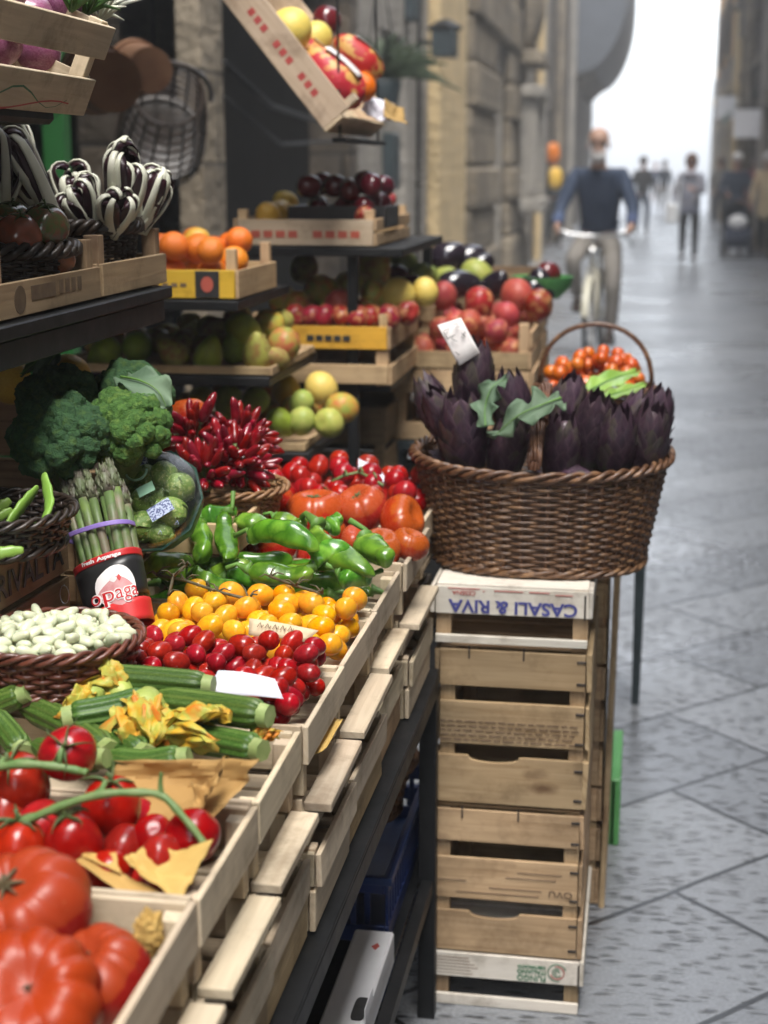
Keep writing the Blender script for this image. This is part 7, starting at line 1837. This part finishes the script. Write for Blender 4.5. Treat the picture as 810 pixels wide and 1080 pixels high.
# ================================================================== PEOPLE AND BICYCLE
def skin_obj(name, mat, parent, chains, root=0, sub=2):
    """chains: list of lists of (point, radius); first point of a later chain may repeat an existing point to branch"""
    vs = []; rs = []; es = []; key = {}
    for ch in chains:
        prev = None
        for p, r in ch:
            kx = tuple(round(c, 4) for c in p)
            if kx not in key: key[kx] = len(vs); vs.append(p); rs.append(r)
            i = key[kx]
            if prev is not None and prev != i and (prev, i) not in es and (i, prev) not in es: es.append((prev, i))
            prev = i
    me = bpy.data.meshes.new(name); me.from_pydata([tuple(v) for v in vs], es, []); me.materials.append(mat)
    o = link(name, me, parent)
    s = o.modifiers.new('skin', 'SKIN'); s.use_smooth_shade = True
    sv = me.skin_vertices[0].data if me.skin_vertices else None
    if sv is None:
        me.attributes  # ensure layer
    for i, r in enumerate(rs):
        rr = r if isinstance(r, tuple) else (r, r)
        me.skin_vertices[0].data[i].radius = rr; me.skin_vertices[0].data[i].use_root = (i == root)
    sb = o.modifiers.new('subsurf', 'SUBSURF'); sb.levels = sub; sb.render_levels = sub
    return o

def human(label, at_, rz, J, col, hair='hair_k', extras=(), group=None, scale=1.0, fingers=False, skirt=None):
    """J: dict of joints in metres, facing -Y"""
    t = thing('person', label, 'person', at_, (0, 0, rz), group, scale)
    V = {k: Vector(v) for k, v in J.items()}
    body = [[(V['pelvis'], .085), (V['waist'], .08), (V['chest'], .085), (V['neck'], .052), (V['head'], .072), (V['crown'], .078)],
            [(V['head'], .072), (V['head'] + (V['face'] - V['head']) * .75, .05)]]
    for s in ('L', 'R'):
        h = V['wr' + s]; d = (V['wr' + s] - V['el' + s]).normalized(); hd = V['ha' + s]
        body.append([(V['chest'], .085), (V['sh' + s], .034), (V['el' + s], .032), (h, .026), (hd, .030)])
        pd = (hd - h).normalized(); sx = 1 if s == 'L' else -1
        side = pd.cross(Vector((sx, 0, 0))); side = side.normalized() if side.length > .1 else Vector((0, 1, 0))
        for k in range(4):
            b = hd + side * (.012 * (k - 1.5)); Lf = (.055, .068, .072, .062)[k] * .8
            body.append([(hd, .030), (b + pd * .035, .0095), (b + pd * (.035 + Lf * .5) , .009), (b + pd * (.035 + Lf * .75) - Vector((sx * .018, 0, 0)), .007)])
        th = hd + side * -.03
        body.append([(h, .026), (th, .012), (th + pd * .03 - Vector((sx * .012, 0, 0)), .009)])
        body.append([(V['pelvis'], .085), (V['hi' + s], .072), (V['kn' + s], .052), (V['an' + s], .024), (V['to' + s], .012)])
    skin_obj('body', M['skin'], t, body, 0, 2)
    # clothes follow the same bones a little further out
    top = [[(V['waist'] + (V['pelvis'] - V['waist']) * .55, (.158, .115)), (V['waist'], (.155, .112)), (V['chest'], (.165, .12)), (V['neck'] + (V['chest'] - V['neck']) * .35, .075)]]
    for s in ('L', 'R'):
        top.append([(V['chest'], (.165, .12)), (V['sh' + s], .078), (V['el' + s], .056), (V['wr' + s] + (V['el' + s] - V['wr' + s]) * .06, .042)])
    skin_obj('top', M[col['top']], t, top, 1, 2)
    leg = []
    for s in ('L', 'R'):
        leg.append([(V['pelvis'] + (V['waist'] - V['pelvis']) * .3, .118), (V['pelvis'], .128), (V['hi' + s], .098), (V['kn' + s], .068), (V['an' + s] + (V['kn' + s] - V['an' + s]) * .08, .052)])
    skin_obj('trousers', M[col['leg']], t, leg, 1, 2)
    for s in ('L', 'R'):
        a = V['an' + s]; b = V['to' + s]
        skin_obj('shoe', M[col.get('shoe', 'shoe')], t, [[(a + Vector((0, 0, .01)), .045), (a + (b - a) * .2 - Vector((0, 0, .02)), .046), (a + (b - a) * .7, .044), (b, .032)]], 0, 1)
    # face, hair
    c = V['crown']; fd = (V['face'] - V['head']).normalized(); up = (V['crown'] - V['neck']).normalized(); rt = fd.cross(up).normalized()
    hc = V['head'] + up * .055
    for s in (-1, 1):
        mb = solid(lambda th, p: (.0115 * math.sin(th) * math.cos(p), .0115 * math.sin(th) * math.sin(p), .0115 * math.cos(th)), 10, 8)
        mb.build('eye', M['ink_black'], t, 180, hc + rt * s * .031 + fd * .074)
        mb = solid(lambda th, p: (.010 * math.sin(th) * math.cos(p), .022 * math.sin(th) * math.sin(p), .032 * math.cos(th)), 10, 8)
        mb.build('ear', M['skin'], t, 180, hc + rt * s * .082 - up * .01)
    mb = MB(); mb.tube([hc + fd * .074 + up * .005, hc + fd * .096 - up * .025, hc + fd * .085 - up * .036], [.008, .014, .008], 8); mb.build('nose', M['skin'], t, 180)
    mb = MB(); mb.tube([hc + fd * .078 - up * .058 + rt * .024, hc + fd * .086 - up * .058, hc + fd * .078 - up * .058 - rt * .024], [.004, .007, .004], 6); mb.build('mouth', M['peach'], t, 180)
    if hair:
        lng = 'long' in extras
        def hf(th, p):
            v = Vector((math.sin(th) * math.cos(p), math.sin(th) * math.sin(p), math.cos(th)))
            k = .103 if not lng else .112
            return (v.x * k * .95, v.y * k * 1.02, v.z * k * (1.0 if not lng or v.z > 0 else 1.7))
        mb = MB()
        Mh = Matrix([[rt[i], -fd[i], up[i], (hc + up * .038 - fd * (.022 if not lng else .03))[i]] for i in range(3)] + [[0, 0, 0, 1]])
        s_ = solid(hf, 18, 14); mb.add(s_.v, s_.f, s_.uv, Mh); mb.build('hair', M[hair], t, 180)
    return t, V, (hc, fd, up, rt)

def stand(step=.0, arm=.0, H=1.75):
    return dict(pelvis=(0, 0, .95), waist=(0, 0, 1.10), chest=(0, .01, 1.33), neck=(0, 0, 1.50), head=(0, -.015, 1.595), crown=(0, -.01, 1.67), face=(0, -.10, 1.60),
                shL=(.17, .01, 1.41), elL=(.235, .03 + arm, 1.14), wrL=(.24, -.05 + arm * 1.6, .90), haL=(.238, -.075 + arm * 1.7, .83),
                shR=(-.17, .01, 1.41), elR=(-.235, .03 - arm, 1.14), wrR=(-.24, -.05 - arm * 1.6, .90), haR=(-.238, -.075 - arm * 1.7, .83),
                hiL=(.095, 0, .88), knL=(.10, -.03 - step * .5, .48), anL=(.10, .02 - step, .085), toL=(.11, -.13 - step, .035),
                hiR=(-.095, 0, .88), knR=(-.10, -.03 + step * .25, .48), anR=(-.10, .04 + step, .10 + abs(step) * .2), toR=(-.11, -.11 + step, .035 + abs(step) * .05))

# cyclist
CX, CY = -.405, 12.55
cyJ = dict(pelvis=(0, .32, .99), waist=(0, .27, 1.13), chest=(0, .15, 1.37), neck=(0, .08, 1.55), head=(0, .05, 1.635), crown=(0, .06, 1.715), face=(0, -.04, 1.635),
           shL=(.185, .14, 1.45), elL=(.285, .03, 1.20), wrL=(.295, -.13, 1.055), haL=(.285, -.19, 1.035),
           shR=(-.185, .14, 1.45), elR=(-.285, .03, 1.20), wrR=(-.295, -.13, 1.055), haR=(-.285, -.19, 1.035),
           hiL=(.10, .28, .94), knL=(.155, -.02, .60), anL=(.135, .05, .19), toL=(.135, -.09, .13),
           hiR=(-.10, .28, .94), knR=(-.175, -.06, .78), anR=(-.14, .10, .46), toR=(-.14, -.03, .39))
ct, cV, (hc, fd, up, rt) = human('bald bearded man in a navy pullover riding a bicycle toward the viewer', (CX, CY, 0), R(-4), cyJ, dict(top='navy', leg='grey_trouser'), hair=None)
mb = solid(lambda th, p: (.082 * math.sin(th) * math.cos(p), .07 * math.sin(th) * math.sin(p), .085 * math.cos(th)), 18, 14); mb.build('cranium', M['skin'], ct, 180, hc + up * .045 + Vector((0, .01, 0)))
mb = solid(lambda th, p: (.058 * math.sin(th) * math.cos(p), .045 * math.sin(th) * math.sin(p), .052 * math.cos(th)), 16, 12); mb.build('beard', M['hair_w'], ct, 180, hc - up * .092 + fd * .048)
for s in (-1, 1):
    mb = solid(lambda th, p: (.014 * math.sin(th) * math.cos(p), .050 * math.sin(th) * math.sin(p), .042 * math.cos(th)), 12, 10); mb.build('hair', M['hair_w'], ct, 180, hc + rt * s * .074 + up * .01 - fd * .025)
for s in ('L', 'R'):
    skin_obj('shirt_sleeve', M['blue_shirt'], ct, [[(cV['el' + s] + (cV['wr' + s] - cV['el' + s]) * .35, .060), (cV['wr' + s], .050)]], 0, 2)
mb = MB()
for s in (-1, 1):
    c = hc + rt * s * .033 + fd * .086
    mb.tube([c + rt * .024 * math.cos(a) + up * .018 * math.sin(a) for a in [R(v) for v in range(0, 361, 30)]], .003, 5)
mb.tube([hc + rt * .01 + fd * .09, hc - rt * .01 + fd * .09], .003, 5); mb.build('glasses', M['ink_black'], ct, 180)
bk = thing('bicycle', 'cream city bicycle ridden toward the viewer', 'bicycle', (CX, CY, 0), (0, 0, R(-4)))
def wheel(y, parent):
    t2 = link('wheel', (lambda m: m)(None) if False else bpy.data.meshes.new('wheel'), parent, (0, y, .335))
    mb = MB(); mb.tube([(0, .318 * math.cos(a), .318 * math.sin(a)) for a in [R(v) for v in range(0, 361, 9)]], .019, 8, cap=False); mb.build('tyre', M['rubber'], t2, 180)
    mb = MB(); mb.tube([(0, .296 * math.cos(a), .296 * math.sin(a)) for a in [R(v) for v in range(0, 361, 9)]], .009, 6, cap=False); mb.build('rim', M['chrome'], t2, 180)
    mb = MB()
    for k in range(24):
        a = k * .2618; mb.tube([(.018 * (1 if k % 2 else -1), 0, 0), (0, .292 * math.cos(a), .292 * math.sin(a))], .0012, 4)
    mb.tube([(-.05, 0, 0), (.05, 0, 0)], .016, 8)
    sp = MB(); sp.add(mb.v, mb.f, mb.uv); me = sp.mesh('wheel', M['chrome'], 180); t2.data = me
    return t2
wheel(-.32, bk); wheel(.76, bk)
def part(name, mat, fn): mb = MB(); fn(mb); return mb.build(name, M[mat], bk, 180)
part('frame', 'cream_paint', lambda m: (m.tube([(0, -.14, .90), (0, -.17, .76)], .022, 10), m.tube([(0, -.15, .84), (0, .0, .50), (0, .28, .30)], .018, 10), m.tube([(0, -.16, .78), (0, .02, .44), (0, .28, .31)], .014, 8), m.tube([(0, .28, .29), (0, .40, .84)], .016, 10), m.tube([(0, .28, .29), (.05, .76, .335)], .010, 8), m.tube([(0, .28, .29), (-.05, .76, .335)], .010, 8), m.tube([(0, .38, .74), (.05, .76, .335)], .008, 8), m.tube([(0, .38, .74), (-.05, .76, .335)], .008, 8)))
part('fork', 'cream_paint', lambda m: (m.tube([(0, -.17, .77), (.035, -.19, .70), (.045, -.25, .50), (.05, -.32, .335)], .013, 8), m.tube([(0, -.17, .77), (-.035, -.19, .70), (-.045, -.25, .50), (-.05, -.32, .335)], .013, 8)))
part('handlebar', 'chrome', lambda m: (m.tube([(.30, .02 - .13, 1.055), (.27, -.19, 1.03), (.20, -.20, 1.0), (.08, -.17, .985), (0, -.16, .985), (-.08, -.17, .985), (-.20, -.20, 1.0), (-.27, -.19, 1.03), (-.30, -.11, 1.055)], .014, 10), m.tube([(0, -.14, .90), (0, -.155, .985)], .014, 8)))
for s in (1, -1): part('grip', 'rubber', lambda m: m.tube([(s * .272, -.185, 1.033), (s * .305, -.09, 1.058)], .019, 8))
for s in (1, -1): part('brake_lever', 'black_metal', lambda m: m.tube([(s * .22, -.215, .995), (s * .29, -.22, .96), (s * .31, -.2, .90)], .008, 6))
part('saddle', 'shoe', lambda m: m.tube([(0, .22, .875), (0, .34, .88), (0, .48, .89)], [.03, .07, .09], 10, ex=.4, up=(0, 0, 1) if False else (1, 0, 0)))
part('mudguard', 'cream_paint', lambda m: m.grid(lambda u, v: ((u - .5) * .06, -.32 + (.352 - .015 * (2 * u - 1) ** 2) * math.cos(R(20 + 150 * v)), .335 + (.352 - .015 * (2 * u - 1) ** 2) * math.sin(R(20 + 150 * v))), 5, 20))
part('headlamp', 'chrome', lambda m: m.tube([(0, -.17, .86), (0, -.22, .86), (0, -.25, .86)], [.025, .04, .042], 12))
part('crank', 'chrome', lambda m: (m.tube([(-.07, .28, .29), (-.08, .16, .405)], .010, 6), m.tube([(.07, .28, .29), (.08, .20, .165)], .010, 6), m.tube([(-.07, .28, .29), (.07, .28, .29)], .015, 8)))
for s, y, z in ((-1, .0, .385), (1, .0, .13)): part('pedal', 'rubber', lambda m: m.box((s * .085 if s > 0 else -.18, .03 if s < 0 else -.04, z - .02), (.18 if s > 0 else -.085, .12 if s < 0 else .05, z)))

# walkers further down the street
J = stand(.10, .04); J.update(elL=(.21, -.10, 1.16), wrL=(.06, -.24, 1.20), haL=(.02, -.26, 1.22), elR=(-.25, .02, 1.13))
h1, V1, f1 = human('woman with reddish brown hair in a grey blue jacket walking toward the viewer', P(725, 277, Z=0), R(0), J, dict(top='grey_cloth', leg='black_cloth', shoe='shoe'), 'hair_b', ('long',), scale=.975)
skin_obj('jacket_hem', M['grey_cloth'], h1, [[(Vector((0, 0, .80)), (.20, .14)), (Vector((0, 0, 1.0)), (.18, .13)), (Vector((0, .01, 1.25)), (.175, .13))]], 1, 2)
skin_obj('scarf', M['pale_cloth'], h1, [[(Vector((.09, -.06, 1.46)), .055), (Vector((0, -.09, 1.44)), .06), (Vector((-.09, -.06, 1.46)), .055), (Vector((-.05, .06, 1.47)), .05)]], 1, 2)
t_ = thing('shoulder_bag', 'white shoulder bag hanging at the walking woman\'s side', 'bag', P(709, 225, Y=25.6))
mb = MB(); mb.box((-.10, -.05, -.16), (.10, .05, .16), ch=.03); mb.build('pouch', M['white_bag'], t_)
mb = MB(); mb.tube([(-.08, 0, .155), (.02, 0, .45), (.12, .0, .55), (.09, 0, .155)], .012, 6); mb.build('strap', M['white_bag'], t_)
J = stand(.02); J.update(elL=(.25, -.06, 1.15), wrL=(.17, -.34, 1.06), haL=(.15, -.41, 1.05), elR=(-.25, -.06, 1.15), wrR=(-.17, -.34, 1.06), haR=(-.15, -.41, 1.05))
sp_ = P(776, 271, Z=0)
human('man in a dark coat pushing a pushchair', sp_ + Vector((-.02, .55, 0)), R(0), J, dict(top='dark_blue', leg='black_cloth'), 'hair_w')
st_ = thing('pushchair', 'dark blue pushchair with a white blanket pushed toward the viewer', 'pushchair', sp_ + Vector((0, .0, 0)))
mb = MB()
for s in (-1, 1): mb.tube([(s * .22, .28, 1.02), (s * .24, .05, .62), (s * .25, -.30, .12)], .014, 6); mb.tube([(s * .24, -.02, .60), (s * .26, .30, .13)], .014, 6)
mb.tube([(-.22, .28, 1.02), (.22, .28, 1.02)], .016, 6); mb.build('frame', M['black_metal'], st_)
mb = MB(); mb.grid(lambda u, v: (.25 * math.cos(math.pi * u), .12 - .34 * math.sin(math.pi * .5 * v) * (1 if True else 0) , .78 + .24 * math.sin(math.pi * u) * math.cos(.5 * v) + .0 * v), 18, 10); o = mb.build('hood', M['dark_blue'], st_); o.modifiers.new('thickness', 'SOLIDIFY').thickness = .01
mb = MB(); mb.grid(lambda u, v: ((u - .5) * .44, [.14, .02, -.12, -.28, -.34][min(4, int(v * 4.001))], [.86, .52, .46, .40, .18][min(4, int(v * 4.001))]), 10, 5); o = mb.build('seat', M['dark_blue'], st_); o.modifiers.new('thickness', 'SOLIDIFY').thickness = .03
mb = solid(lambda th, p: (.17 * math.sin(th) * math.cos(p), .10 * math.sin(th) * math.sin(p), .13 * math.cos(th)), 20, 12); mb.build('blanket', M['white_bag'], st_, 180, (0, -.16, .60))
mb = MB(); mb.box((-.2, -.1, .16), (.2, .25, .32), ch=.03); mb.build('basket', M['black_cloth'], st_)
for x in (-.24, .24):
    for y in (-.30, .30):
        mb = MB(); mb.tube([(0, .095 * math.cos(a), .095 * math.sin(a)) for a in [R(v) for v in range(0, 361, 20)]], .022, 6); mb.tube([(-.015, 0, 0), (.015, 0, 0)], .07, 12); mb.build('wheel', M['rubber'], st_, 180, (x, y, .117))
h2, _, _ = human('person in a long beige coat at the right edge of the photo', P(806, 272, Z=0) + Vector((0, .0, 0)), R(-12), stand(.12, .08), dict(top='beige_cloth', leg='black_cloth'), 'hair_w')
skin_obj('coat_skirt', M['beige_cloth'], h2, [[(Vector((0, 0, .60)), (.20, .15)), (Vector((0, 0, .85)), (.19, .14)), (Vector((0, .0, 1.1)), (.17, .125)), (Vector((0, .01, 1.32)), (.17, .12))]], 2, 2)
human('person in a dark red coat half hidden between the pushchair and the beige coat', P(793, 262, Z=0), R(10), stand(.1, .05), dict(top='red_cloth', leg='black_cloth'), 'hair_k')
human('person in dark clothes walking right behind the cyclist', P(676, 248, Z=0), R(8), stand(.15, .06), dict(top='black_cloth', leg='dark_blue'), 'hair_k')
human('person in dark clothes farther away between the cyclist and the woman', P(699, 226, Z=0), R(0), stand(-.12, .05), dict(top='dark_blue', leg='grey_trouser'), 'hair_k')
human('person in dark clothes by the left wall half hidden by the cyclist', P(583, 262, Z=0), R(20), stand(.05), dict(top='black_cloth', leg='black_cloth'), 'hair_k')
human('small figure far down the street left of the distant one', P(690, 216, Z=0), R(180), stand(.1), dict(top='dark_blue', leg='black_cloth'), 'hair_b')

human('person in grey walking far behind the pushchair beside the right wall', P(757, 240, Z=0), R(5), stand(.12, .05), dict(top='grey_trouser', leg='black_cloth'), 'hair_b')

# ================================================================== HAZE, ADDED TO IMITATE THE GLOW OF THE OVEREXPOSED SKY
mb = MB(); x0, x1, y0, y1, z0, z1 = -70, 70, -40, 410, -1, 14
mb.add([(x0, y0, z0), (x1, y0, z0), (x1, y1, z0), (x0, y1, z0), (x0, y0, z1), (x1, y0, z1), (x1, y1, z1), (x0, y1, z1)], [(3, 2, 1, 0), (4, 5, 6, 7), (0, 1, 5, 4), (1, 2, 6, 5), (2, 3, 7, 6), (3, 0, 4, 7)])
hm = bpy.data.materials.new('added_haze'); hm.use_nodes = True; ht = hm.node_tree; ht.nodes.clear()
ho = ht.nodes.new('ShaderNodeOutputMaterial'); hv = ht.nodes.new('ShaderNodeVolumePrincipled')
hv.inputs['Color'].default_value = (.92, .94, .96, 1); hv.inputs['Density'].default_value = .0075; hv.inputs['Anisotropy'].default_value = .35
ht.links.new(hv.outputs[0], ho.inputs['Volume'])
tag(mb.build('added_haze', hm, smooth=0), None, None, kind='stuff')
